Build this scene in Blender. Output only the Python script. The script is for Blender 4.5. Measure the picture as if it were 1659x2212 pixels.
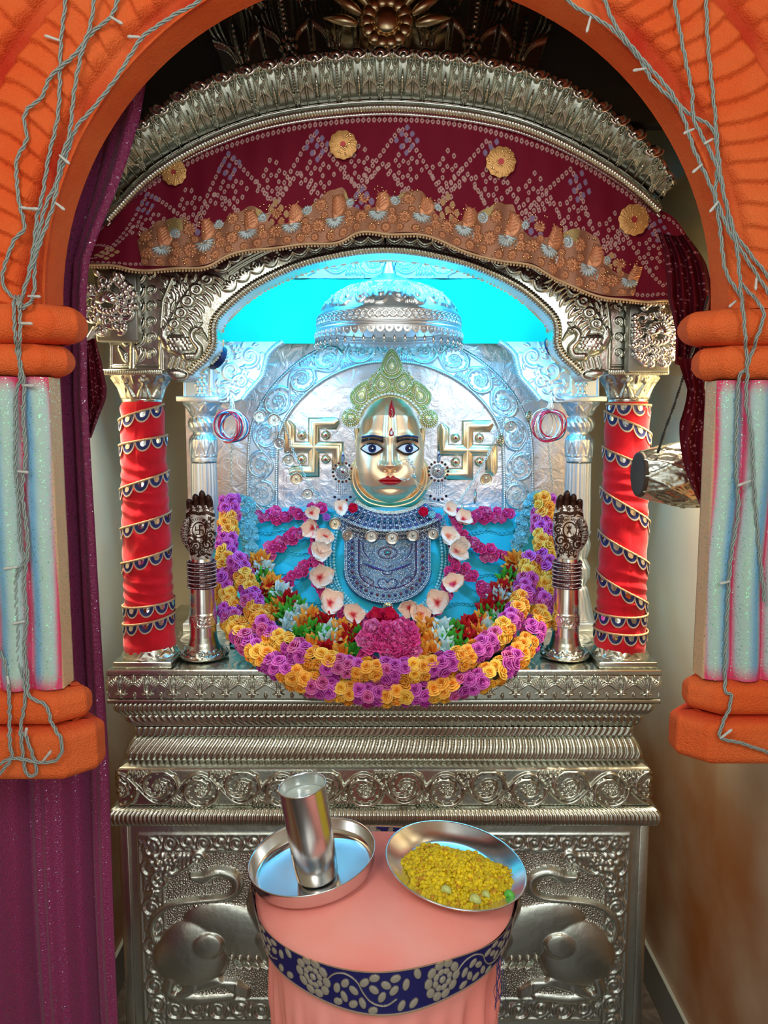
import bpy, math, random
import numpy as np
PI = math.pi
sc = bpy.context.scene
for o in list(bpy.data.objects):
    bpy.data.objects.remove(o)
COL = sc.collection
# ------------------------------------------------------------------ camera
EYE = 1.80
F = 1660.0
PITCH = math.radians(6.4)
cd = bpy.data.cameras.new('camera')
cam = bpy.data.objects.new('camera', cd)
COL.objects.link(cam)
cam.location = (0, 0, EYE)
cam.rotation_euler = (PI / 2 - PITCH, 0, 0)
cd.sensor_fit = 'VERTICAL'
cd.sensor_height = 24.0
cd.lens = F / 2212 * 24.0
cd.clip_start = 0.02
sc.camera = cam
# ------------------------------------------------------------------ view
sc.view_settings.view_transform = 'Standard'
sc.view_settings.look = 'None'
sc.view_settings.exposure = 0.0
sc.view_settings.gamma = 1.0
sc.view_settings.use_curve_mapping = False
# ------------------------------------------------------------------ world: a bright hall behind the camera
w = bpy.data.worlds.new('hall_light')
sc.world = w
w.use_nodes = True
nt = w.node_tree
nt.nodes.clear()
out = nt.nodes.new('ShaderNodeOutputWorld')
bg = nt.nodes.new('ShaderNodeBackground')
tc = nt.nodes.new('ShaderNodeTexCoord')
no = nt.nodes.new('ShaderNodeTexNoise')
no.inputs['Scale'].default_value = 2.6
no.inputs['Detail'].default_value = 2.0
cr = nt.nodes.new('ShaderNodeValToRGB')
e = cr.color_ramp.elements
e[0].position = 0.36; e[0].color = (0.10, 0.11, 0.10, 1)
e[1].position = 0.66; e[1].color = (1.55, 1.5, 1.35, 1)
m = e.new(0.50); m.color = (0.50, 0.55, 0.52, 1)
nt.links.new(tc.outputs['Generated'], no.inputs['Vector'])
nt.links.new(no.outputs['Fac'], cr.inputs['Fac'])
nt.links.new(cr.outputs['Color'], bg.inputs['Color'])
bg.inputs['Strength'].default_value = 0.66
nt.links.new(bg.outputs['Background'], out.inputs['Surface'])


def area(name, loc, target, size, power, color, sy=None, spread=None):
    l = bpy.data.lights.new(name, 'AREA')
    l.energy = power
    l.color = color
    l.size = size
    if sy:
        l.shape = 'RECTANGLE'
        l.size_y = sy
    if spread:
        l.spread = spread
    o = bpy.data.objects.new(name, l)
    COL.objects.link(o)
    o.location = loc
    d = np.array(target, float) - np.array(loc, float)
    from mathutils import Vector
    o.rotation_euler = Vector(d).to_track_quat('-Z', 'Y').to_euler()
    return o


# hall ceiling lamps and doorway daylight, behind and above the camera
area('hall_lamp', (-0.75, -0.5, 2.9), (0.0, 2.0, 1.2), 0.7, 17, (1.0, 0.95, 0.86))
area('hall_lamp', (0.8, -0.8, 2.6), (0.1, 2.0, 1.0), 0.6, 14, (0.92, 0.98, 1.0))
area('hall_doorway_light', (0.0, -2.2, 1.3), (0.0, 2.0, 1.0), 1.2, 10, (1.0, 0.97, 0.92), 2.0)
# cool LED tube above the idol, behind the silver arch
area('shrine_led_tube', (0.02, 2.06, 2.425), (0.02, 2.44, 1.90), 0.9, 20, (0.04, 0.50, 1.0), 0.06)
# the two small spot lamps behind the arch brackets
area('shrine_spot_lamp', (-0.43, 2.08, 1.94), (0.05, 2.36, 1.55), 0.05, 1.8, (0.12, 0.55, 1.0))
area('shrine_spot_lamp', (0.44, 2.08, 1.95), (-0.02, 2.36, 1.55), 0.05, 1.8, (0.12, 0.55, 1.0))


# unseen fill lights added behind the gate to brighten the side walls
area('aisle_fill_light', (0.765, 1.83, 2.12), (0.85, 1.92, 1.1), 0.08, 7.0, (1.0, 0.84, 0.58), spread=1.6)
area('aisle_fill_light', (-0.775, 1.90, 2.12), (-0.84, 2.02, 1.1), 0.08, 5.5, (1.0, 0.86, 0.62), spread=1.6)


# ------------------------------------------------------------------ pixel -> world helpers (photo frame 1659 x 2212)
CP, SP = math.cos(PITCH), math.sin(PITCH)


def P(px, py, Y):
    xc = (np.asarray(px, float) - 829.5) / F
    yc = (1106.0 - np.asarray(py, float)) / F
    dy = CP + yc * SP
    dz = -SP + yc * CP
    t = Y / dy
    return np.stack(np.broadcast_arrays(xc * t, Y + 0 * t, EYE + dz * t), -1)


def zpx(py, Y):
    return float(P(829.5, py, Y)[2])


def xpx(px, py, Y):
    return float(P(px, py, Y)[0])


# ------------------------------------------------------------------ mesh builder
class MB:
    def __init__(s):
        s.v = []; s.q = []; s.t = []; s.c = []; s.n = 0; s.qm = []; s.tm = []

    def add(s, v, q=None, t=None, col=None, mi=0):
        v = np.asarray(v, float).reshape(-1, 3)
        if q is not None and len(q):
            q = np.asarray(q, int).reshape(-1, 4); s.q.append(q + s.n); s.qm.append(np.full(len(q), mi))
        if t is not None and len(t):
            t = np.asarray(t, int).reshape(-1, 3); s.t.append(t + s.n); s.tm.append(np.full(len(t), mi))
        if col is None:
            c = np.ones((len(v), 3))
        else:
            c = np.broadcast_to(np.asarray(col, float), (len(v), 3)) if np.ndim(col) == 1 else np.asarray(col, float).reshape(-1, 3)
        s.c.append(c)
        s.v.append(v); s.n += len(v)
        return s

    def merge(s, o, M=None, mi=None):
        V, Q, T, C, QM, TM = o.arrays()
        if M is not None:
            V = V @ M[:3, :3].T + M[:3, 3]
        n = s.n
        s.v.append(V); s.c.append(C); s.n += len(V)
        if len(Q): s.q.append(Q + n); s.qm.append(QM if mi is None else np.full(len(Q), mi))
        if len(T): s.t.append(T + n); s.tm.append(TM if mi is None else np.full(len(T), mi))
        return s

    def arrays(s):
        V = np.concatenate(s.v) if s.v else np.zeros((0, 3))
        Q = np.concatenate(s.q) if s.q else np.zeros((0, 4), int)
        T = np.concatenate(s.t) if s.t else np.zeros((0, 3), int)
        C = np.concatenate(s.c) if s.c else np.zeros((0, 3))
        QM = np.concatenate(s.qm) if s.qm else np.zeros(0, int)
        TM = np.concatenate(s.tm) if s.tm else np.zeros(0, int)
        return V, Q, T, C, QM, TM


def mesh_from(mb, name, mats, off=(0, 0, 0), smooth=True):
    V, Q, T, C, QM, TM = mb.arrays()
    me = bpy.data.meshes.new(name)
    V = V - np.asarray(off)
    me.vertices.add(len(V))
    me.vertices.foreach_set('co', V.astype(np.float32).ravel())
    nl = len(Q) * 4 + len(T) * 3
    me.loops.add(nl)
    me.loops.foreach_set('vertex_index', np.concatenate([Q.ravel(), T.ravel()]).astype(np.int32))
    nf = len(Q) + len(T)
    me.polygons.add(nf)
    st = np.concatenate([np.arange(len(Q)) * 4, len(Q) * 4 + np.arange(len(T)) * 3]).astype(np.int32)
    me.polygons.foreach_set('loop_start', st)
    me.update(calc_edges=True)
    me.polygons.foreach_set('use_smooth', np.full(nf, bool(smooth)))
    me.polygons.foreach_set('material_index', np.concatenate([QM, TM]).astype(np.int32))
    ml = mats if isinstance(mats, (list, tuple)) else [mats]
    if len(C) and any(m_.name in ATTR for m_ in ml):
        ca = me.color_attributes.new('Col', 'FLOAT_COLOR', 'POINT')
        ca.data.foreach_set('color', np.concatenate([C, np.ones((len(C), 1))], 1).astype(np.float32).ravel())
    if not isinstance(mats, (list, tuple)):
        mats = [mats]
    for m_ in mats:
        me.materials.append(m_)
    me.validate()
    return me


def wloc(o):
    p = np.zeros(3)
    while o is not None:
        p = p + np.array(o.location); o = o.parent
    return p


def obj(name, mb, mats, parent=None, smooth=True, loc=None, label=None, angle=None):
    if loc is None:
        off = wloc(parent)
    else:
        off = np.array(loc, float)
    me = mesh_from(mb, name, mats, off, smooth)
    o = bpy.data.objects.new(name, me)
    COL.objects.link(o)
    if parent is not None:
        o.parent = parent
        if loc is not None:
            o.location = tuple(off - wloc(parent))
    elif loc is not None:
        o.location = tuple(off)
    if label: o['label'] = label
    if angle is not None:
        md = o.data
        try:
            md.set_sharp_from_angle(angle=math.radians(angle))
        except Exception:
            pass
    return o


def tag(o, label, cat, group=None, kind=None):
    o['label'] = label; o['category'] = cat
    if group: o['group'] = group
    if kind: o['kind'] = kind
    return o


def thing(name, loc, label, cat, group=None):
    o = bpy.data.objects.new(name, None)
    COL.objects.link(o)
    o.empty_display_size = 0.02
    o.location = tuple(float(x) for x in loc)
    return tag(o, label, cat, group)


def struct(name, mb, mats, smooth=False):
    o = obj(name, mb, mats, smooth=smooth)
    o['kind'] = 'structure'
    return o


# ------------------------------------------------------------------ materials
ATTR = set()


def mat(name, base, metal=0.0, rough=0.5, var=None, bump=None, attr=False, rnd=0.0, sheen=0.0, glit=None,
        emit=None, coat=0.0, sss=0.0, trans=0.0, spec=0.5, two=False):
    m_ = bpy.data.materials.new(name)
    m_.use_nodes = True
    t = m_.node_tree
    b = t.nodes['Principled BSDF']
    b.inputs['Metallic'].default_value = metal
    b.inputs['Roughness'].default_value = rough
    b.inputs['Specular IOR Level'].default_value = spec
    b.inputs['Coat Weight'].default_value = coat
    b.inputs['Sheen Weight'].default_value = sheen
    if trans: b.inputs['Transmission Weight'].default_value = trans
    if sss:
        b.inputs['Subsurface Weight'].default_value = sss
        b.inputs['Subsurface Radius'].default_value = (0.01, 0.006, 0.004)
        b.inputs['Subsurface Scale'].default_value = 0.5
    N = t.nodes.new; L = t.links.new
    rgb = N('ShaderNodeRGB'); rgb.outputs[0].default_value = (*base, 1)
    cur = rgb.outputs[0]
    tcn = N('ShaderNodeTexCoord')
    if attr:
        ATTR.add(m_.name)
        a = N('ShaderNodeAttribute'); a.attribute_name = 'Col'
        mx = N('ShaderNodeMix'); mx.data_type = 'RGBA'; mx.blend_type = 'MULTIPLY'
        mx.inputs['Factor'].default_value = 1
        L(cur, mx.inputs['A']); L(a.outputs['Color'], mx.inputs['B']); cur = mx.outputs['Result']
    if var:      # (scale, colour, lo, hi, detail)
        n = N('ShaderNodeTexNoise'); n.inputs['Scale'].default_value = var[0]
        n.inputs['Detail'].default_value = var[4] if len(var) > 4 else 4
        L(tcn.outputs['Object'], n.inputs['Vector'])
        r = N('ShaderNodeMapRange'); r.inputs['From Min'].default_value = var[2]; r.inputs['From Max'].default_value = var[3]
        L(n.outputs['Fac'], r.inputs['Value'])
        mx = N('ShaderNodeMix'); mx.data_type = 'RGBA'
        L(r.outputs[0], mx.inputs['Factor']); L(cur, mx.inputs['A']); mx.inputs['B'].default_value = (*var[1], 1)
        cur = mx.outputs['Result']
    if rnd:
        oi = N('ShaderNodeObjectInfo')
        r = N('ShaderNodeMapRange'); r.inputs['To Min'].default_value = 1 - rnd; r.inputs['To Max'].default_value = 1 + rnd
        L(oi.outputs['Random'], r.inputs['Value'])
        hs = N('ShaderNodeHueSaturation'); L(r.outputs[0], hs.inputs['Value']); L(cur, hs.inputs['Color']); cur = hs.outputs[0]
    if glit:     # (scale, threshold, colour)
        v = N('ShaderNodeTexVoronoi'); v.inputs['Scale'].default_value = glit[0]
        L(tcn.outputs['Object'], v.inputs['Vector'])
        s_ = N('ShaderNodeSeparateColor'); L(v.outputs['Color'], s_.inputs[0])
        g = N('ShaderNodeMath'); g.operation = 'GREATER_THAN'; g.inputs[1].default_value = glit[1]
        L(s_.outputs[0], g.inputs[0])
        mx = N('ShaderNodeMix'); mx.data_type = 'RGBA'
        L(g.outputs[0], mx.inputs['Factor']); L(cur, mx.inputs['A']); mx.inputs['B'].default_value = (*glit[2], 1)
        cur = mx.outputs['Result']
        L(g.outputs[0], b.inputs['Metallic'])
        r = N('ShaderNodeMapRange'); r.inputs['To Min'].default_value = rough; r.inputs['To Max'].default_value = 0.25
        L(g.outputs[0], r.inputs['Value']); L(r.outputs[0], b.inputs['Roughness'])
    L(cur, b.inputs['Base Color'])
    if bump:     # list of (kind, scale, strength, distance)
        prev = None
        for kd, s_, st_, dist in bump:
            if kd == 'noise':
                n = N('ShaderNodeTexNoise'); n.inputs['Scale'].default_value = s_; n.inputs['Detail'].default_value = 4; o_ = n.outputs['Fac']
            elif kd == 'vor':
                n = N('ShaderNodeTexVoronoi'); n.inputs['Scale'].default_value = s_; o_ = n.outputs['Distance']
            elif kd == 'crease':
                n = N('ShaderNodeTexNoise'); n.inputs['Scale'].default_value = s_; n.inputs['Detail'].default_value = 6
                n.inputs['Distortion'].default_value = 1.2; o_ = n.outputs['Fac']
            L(tcn.outputs['Object'], n.inputs['Vector'])
            bp = N('ShaderNodeBump'); bp.inputs['Strength'].default_value = st_; bp.inputs['Distance'].default_value = dist
            L(o_, bp.inputs['Height'])
            if prev is not None: L(prev, bp.inputs['Normal'])
            prev = bp.outputs[0]
        L(prev, b.inputs['Normal'])
    if emit:
        b.inputs['Emission Color'].default_value = (*emit[0], 1); b.inputs['Emission Strength'].default_value = emit[1]
    return m_


SILVI = mat('satin_silver', (0.84, 0.88, 0.90), 1, 0.40, bump=[('noise', 90, 0.2, 0.002), ('crease', 300, 0.2, 0.0006)])
SILVER = mat('embossed_silver', (0.63, 0.665, 0.58), 1, 0.24, var=(9, (0.50, 0.49, 0.42), 0.35, 0.75), bump=[('noise', 90, 0.25, 0.002), ('crease', 380, 0.25, 0.0006)])
SILVERP = mat('polished_silver', (0.86, 0.85, 0.82), 1, 0.20, bump=[('noise', 40, 0.12, 0.002)])
FOIL = mat('crinkled_silver_foil', (0.88, 0.85, 0.88), 1, 0.36, var=(7, (0.92, 0.80, 0.78), 0.35, 0.7), bump=[('crease', 26, 0.45, 0.008), ('crease', 110, 0.3, 0.002)])
BEASTM = mat('smooth_worn_silver', (0.64, 0.69, 0.62), 1, 0.32, bump=[('noise', 25, 0.3, 0.006)])
PEBBLE = mat('punched_silver', (0.60, 0.62, 0.55), 1, 0.28, bump=[('vor', 210, 0.9, 0.0022), ('noise', 60, 0.3, 0.003)])
GOLD = mat('pale_gold', (0.95, 0.74, 0.46), 1, 0.30, bump=[('noise', 30, 0.25, 0.003)])
BRASS = mat('rose_gold', (0.98, 0.70, 0.44), 0.8, 0.38, bump=[('noise', 60, 0.2, 0.002)])
STEEL = mat('stainless_steel', (0.74, 0.74, 0.73), 1, 0.20, bump=[('noise', 18, 0.06, 0.004)])
ORANGE = mat('orange_foam', (0.78, 0.105, 0.018), 0, 0.75, var=(5, (0.82, 0.165, 0.04), 0.38, 0.68), attr=True, bump=[('noise', 45, 0.35, 0.006), ('vor', 330, 0.55, 0.003)], spec=0.25)
PAINT = mat('sprayed_pillar_paint', (1, 1, 1), 0, 0.55, attr=True, glit=(720, 0.95, (0.35, 0.95, 0.55)), bump=[('noise', 160, 0.4, 0.002)])
WALLM = mat('cream_marble', (0.66, 0.60, 0.40), 0, 0.35, attr=True, var=(2.2, (0.66, 0.54, 0.38), 0.40, 0.75), bump=[('noise', 14, 0.08, 0.004)])
GREYST = mat('grey_skirting', (0.20, 0.21, 0.20), 0, 0.5, bump=[('noise', 60, 0.1, 0.002)])
FLOORM = mat('dark_granite', (0.05, 0.04, 0.035), 0, 0.35, var=(30, (0.10, 0.08, 0.07), 0.4, 0.7))
DARKCEIL = mat('dark_ceiling', (0.012, 0.011, 0.01), 0, 0.85)
WOOD = mat('dark_wood', (0.05, 0.032, 0.02), 0, 0.6)
VELVET = mat('red_velvet', (0.70, 0.006, 0.022), 0, 0.75, sheen=0.25, var=(22, (0.52, 0.003, 0.016), 0.4, 0.7), bump=[('noise', 40, 0.35, 0.006)], spec=0.2)
CURT = mat('purple_sequin_curtain', (0.30, 0.026, 0.125), 0, 0.45, sheen=0.2, glit=(420, 0.975, (0.60, 0.50, 0.75)), bump=[('vor', 240, 0.7, 0.003)])
MAROON = mat('maroon_bandhani', (1, 1, 1), 0, 0.75, attr=True, bump=[('noise', 240, 0.2, 0.001)], spec=0.2)
LACE = mat('copper_lace', (1, 1, 1), 0.45, 0.42, attr=True, bump=[('noise', 420, 0.5, 0.0012)])
NAVY = mat('navy_satin', (0.008, 0.012, 0.14), 0, 0.4, sheen=0.2)
BRAID = mat('gold_braid', (0.62, 0.42, 0.24), 0.35, 0.5)
MIRROR = mat('mirror_disc', (0.9, 0.9, 0.9), 1, 0.05)
CYAN = mat('cyan_board', (0.01, 0.80, 0.52), 0, 0.7, bump=[('crease', 18, 0.15, 0.004)])
CYANC = mat('turquoise_cloth', (0.01, 0.50, 0.66), 0, 0.6, bump=[('crease', 30, 0.4, 0.006)], sheen=0.2)
WIRE = mat('grey_light_wire', (0.30, 0.36, 0.34), 0, 0.45)
BULB = mat('clear_led_bulb', (0.75, 0.78, 0.74), 0, 0.2, trans=0.3)
BLUEPL = mat('navy_plastic', (0.004, 0.02, 0.12), 0, 0.35)
LENS = mat('lamp_lens', (0.5, 0.8, 1), 0, 0.3, emit=((0.4, 0.8, 1.0), 6))
TUBE = mat('led_tube', (0.5, 0.9, 1), 0, 0.3, emit=((0.35, 0.85, 1.0), 4))
WHITE = mat('white_enamel', (0.80, 0.86, 0.92), 0, 0.15, coat=0.5)
BLACK = mat('black_enamel', (0.006, 0.006, 0.012), 0, 0.15, coat=0.5)
BLUEE = mat('dark_blue_enamel', (0.01, 0.03, 0.12), 0, 0.15, coat=0.5)
RED = mat('red_enamel', (0.50, 0.004, 0.01), 0, 0.16, coat=0.6)
PINKC = mat('coral_pink_cloth', (0.95, 0.30, 0.25), 0, 0.65, var=(5, (0.97, 0.42, 0.37), 0.4, 0.7), bump=[('noise', 300, 0.12, 0.001), ('noise', 9, 0.2, 0.01)], spec=0.25)
EMB = mat('navy_embroidered_band', (1, 1, 1), 0.15, 0.5, attr=True, bump=[('noise', 500, 0.35, 0.001)])
HENNA = mat('hennaed_silver_hand', (1, 1, 1), 0.55, 0.32, attr=True)
PEARL = mat('turquoise_pearl', (0.30, 0.72, 0.76), 0.1, 0.2, coat=0.5)
CRYST = mat('crystal_stones', (1, 1, 1), 0.75, 0.16, attr=True)
CROWNM = mat('pearl_gold_crown', (1, 1, 1), 0.6, 0.25, attr=True)
MILK = mat('milky_water', (0.55, 0.66, 0.62), 0, 0.15)
FOOD = mat('yellow_poha', (0.74, 0.52, 0.03), 0, 0.5, attr=True, sss=0.0)
CHILI = mat('green_chilli', (0.10, 0.50, 0.06), 0, 0.3)
ONION = mat('onion_piece', (0.55, 0.62, 0.20), 0, 0.25)


# ------------------------------------------------------------------ shapes
def grid_faces(nv, nu, mask=None, flip=False, wrap=False):
    idx = np.arange(nv * nu).reshape(nv, nu)
    if wrap:
        idx = np.concatenate([idx, idx[:, :1]], 1)
    a, b, c, d = idx[:-1, :-1], idx[:-1, 1:], idx[1:, 1:], idx[1:, :-1]
    q = np.stack([a, b, c, d], -1)
    if mask is not None:
        q = q[mask]
    q = q.reshape(-1, 4)
    return q[:, ::-1] if flip else q


def addgrid(mb, V, col=None, flip=False, wrap=False, mask=None, mi=0):
    nv, nu = V.shape[:2]
    q = grid_faces(nv, nu, mask, flip, wrap)
    if mask is not None:
        used = np.unique(q); rm = -np.ones(nv * nu, int); rm[used] = np.arange(len(used))
        c = None if col is None else (col if np.ndim(col) == 1 else np.asarray(col).reshape(-1, 3)[used])
        mb.add(V.reshape(-1, 3)[used], rm[q], col=c, mi=mi)
    else:
        mb.add(V.reshape(-1, 3), q, col=(None if col is None else (col if np.ndim(col) == 1 else np.asarray(col).reshape(-1, 3))), mi=mi)
    return mb


def normals(V, wrap=False):
    if wrap:
        du = np.roll(V, -1, 1) - np.roll(V, 1, 1)
    else:
        du = np.gradient(V, axis=1)
    dv = np.gradient(V, axis=0)
    n = np.cross(du, dv)
    return n / (np.linalg.norm(n, axis=-1, keepdims=True) + 1e-12)


def relief(mb, V, H, sgn=1, wrap=False, col=None, mask=None, skirt=0, mi=0):
    """displace a grid surface along its own normal by H"""
    D = V + normals(V, wrap) * (H * sgn)[..., None]
    addgrid(mb, D, col, wrap=wrap, mask=mask, mi=mi)
    return D


def box(mb, c, s, col=None, bev=0.0, mi=0):
    x, y, z = c; a, b, d = s[0] / 2, s[1] / 2, s[2] / 2
    if bev <= 0:
        v = [(x + i * a, y + j * b, z + k * d) for k in (-1, 1) for j in (-1, 1) for i in (-1, 1)]
        q = [(0, 2, 3, 1), (4, 5, 7, 6), (0, 1, 5, 4), (2, 6, 7, 3), (0, 4, 6, 2), (1, 3, 7, 5)]
        mb.add(v, q, col=col, mi=mi); return mb
    # rounded: stacked outlines
    r = bev
    out_ = []
    for (dz, ins) in ((-d, r), (-d + r * .3, r * .3), (-d + r, 0), (d - r, 0), (d - r * .3, r * .3), (d, r)):
        A, B = a - ins, b - ins
        rr = max(r - ins * .6, r * .3)
        pts = []
        for cx, cy, a0 in ((A - rr, B - rr, 0), (-A + rr, B - rr, 90), (-A + rr, -B + rr, 180), (A - rr, -B + rr, 270)):
            for k in range(4):
                an = math.radians(a0 + 30 * k)
                pts.append((x + cx + rr * math.cos(an), y + cy + rr * math.sin(an), z + dz))
        out_.append(pts)
    V = np.array(out_)
    addgrid(mb, V, col, wrap=True, mi=mi)
    for i, fl in ((0, True), (-1, False)):
        ring = V[i]; c_ = ring.mean(0); n_ = len(ring)
        tri = [(k, (k + 1) % n_, n_) for k in range(n_)]
        if fl: tri = [t_[::-1] for t_ in tri]
        mb.add(np.vstack([ring, c_]), t=tri, col=col, mi=mi)
    return mb


def tube(mb, pts, r, n=8, col=None, caps=True, closed=False, mi=0):
    pts = np.asarray(pts, float); m_ = len(pts)
    r = np.broadcast_to(np.asarray(r, float), (m_,))
    if closed:
        tg = np.roll(pts, -1, 0) - np.roll(pts, 1, 0)
    else:
        tg = np.gradient(pts, axis=0)
    tg /= np.linalg.norm(tg, axis=1, keepdims=True) + 1e-12
    ref = np.array([0, 0, 1.0]) if abs(tg[0][2]) < 0.9 else np.array([0, 1.0, 0])
    u = np.cross(tg[0], ref); u /= np.linalg.norm(u)
    V = np.zeros((m_, n, 3))
    an = np.arange(n) * 2 * PI / n
    for i in range(m_):
        u = u - tg[i] * u.dot(tg[i]); u /= np.linalg.norm(u) + 1e-12
        w_ = np.cross(tg[i], u)
        V[i] = pts[i] + r[i] * (np.cos(an)[:, None] * u + np.sin(an)[:, None] * w_)
    if closed:
        V = np.concatenate([V, V[:1]], 0)
    addgrid(mb, V, col, wrap=True, mi=mi, flip=False)
    if caps and not closed:
        for i, fl in ((0, True), (-1, False)):
            tri = [(k, (k + 1) % n, n) for k in range(n)]
            if fl: tri = [t_[::-1] for t_ in tri]
            mb.add(np.vstack([V[i], pts[i]]), t=tri, col=col, mi=mi)
    return mb


def lathe(mb, prof, c, n=64, col=None, H=None, axis='z', sx=1, sy=1, mi=0, a0=0):
    """prof: list of (r, z). H: function (A, t) -> height added along radius"""
    prof = np.asarray(prof, float)
    an = a0 + np.arange(n) * 2 * PI / n
    R = np.repeat(prof[:, :1], n, 1); Z = np.repeat(prof[:, 1:2], n, 1); A = np.repeat(an[None], len(prof), 0)
    V = np.stack([R * np.cos(A) * sx, R * np.sin(A) * sy, Z], -1)
    if H is not None:
        N_ = normals(V, True)
        V = V + N_ * H[..., None]
    if axis == 'x':
        V = np.stack([V[..., 2], V[..., 0], V[..., 1]], -1)
    if axis == 'y':
        V = np.stack([V[..., 1], V[..., 2], V[..., 0]], -1)
    V = V + np.asarray(c, float)
    addgrid(mb, V, col, wrap=True, mi=mi)
    return V


_sph = {}


def sphere(mb, c, r, col=None, n=8, k=5, s=(1, 1, 1), mi=0):
    key = (n, k)
    if key not in _sph:
        V = [(0, 0, 1)]
        for i in range(1, k):
            t_ = PI * i / k
            for j in range(n):
                a = 2 * PI * j / n
                V.append((math.sin(t_) * math.cos(a), math.sin(t_) * math.sin(a), math.cos(t_)))
        V.append((0, 0, -1))
        q = []; t3 = []
        for j in range(n):
            t3.append((0, 1 + j, 1 + (j + 1) % n))
            for i in range(k - 2):
                a = 1 + i * n
                q.append((a + j, a + n + j, a + n + (j + 1) % n, a + (j + 1) % n))
            a = 1 + (k - 2) * n
            t3.append((a + j, len(V) - 1, a + (j + 1) % n))
        _sph[key] = (np.array(V), np.array(q), np.array(t3))
    V, q, t3 = _sph[key]
    mb.add(V * np.asarray(s) * r + np.asarray(c), q, t3, col=col, mi=mi)
    return mb


def smooth_path(pts, n=60):
    """Catmull-Rom resample, even by arc length"""
    p = np.asarray(pts, float)
    p = np.vstack([2 * p[0] - p[1], p, 2 * p[-1] - p[-2]])
    o_ = []
    for i in range(1, len(p) - 2):
        t_ = np.linspace(0, 1, 24, endpoint=False)[:, None]
        a, b, c, d = p[i - 1], p[i], p[i + 1], p[i + 2]
        o_.append(0.5 * ((2 * b) + (-a + c) * t_ + (2 * a - 5 * b + 4 * c - d) * t_ ** 2 + (-a + 3 * b - 3 * c + d) * t_ ** 3))
    o_ = np.vstack(o_ + [p[-2:-1]])
    s_ = np.r_[0, np.cumsum(np.linalg.norm(np.diff(o_, axis=0), axis=1))]
    tt = np.linspace(0, s_[-1], n)
    return np.stack([np.interp(tt, s_, o_[:, k]) for k in range(o_.shape[1])], 1)


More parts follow.
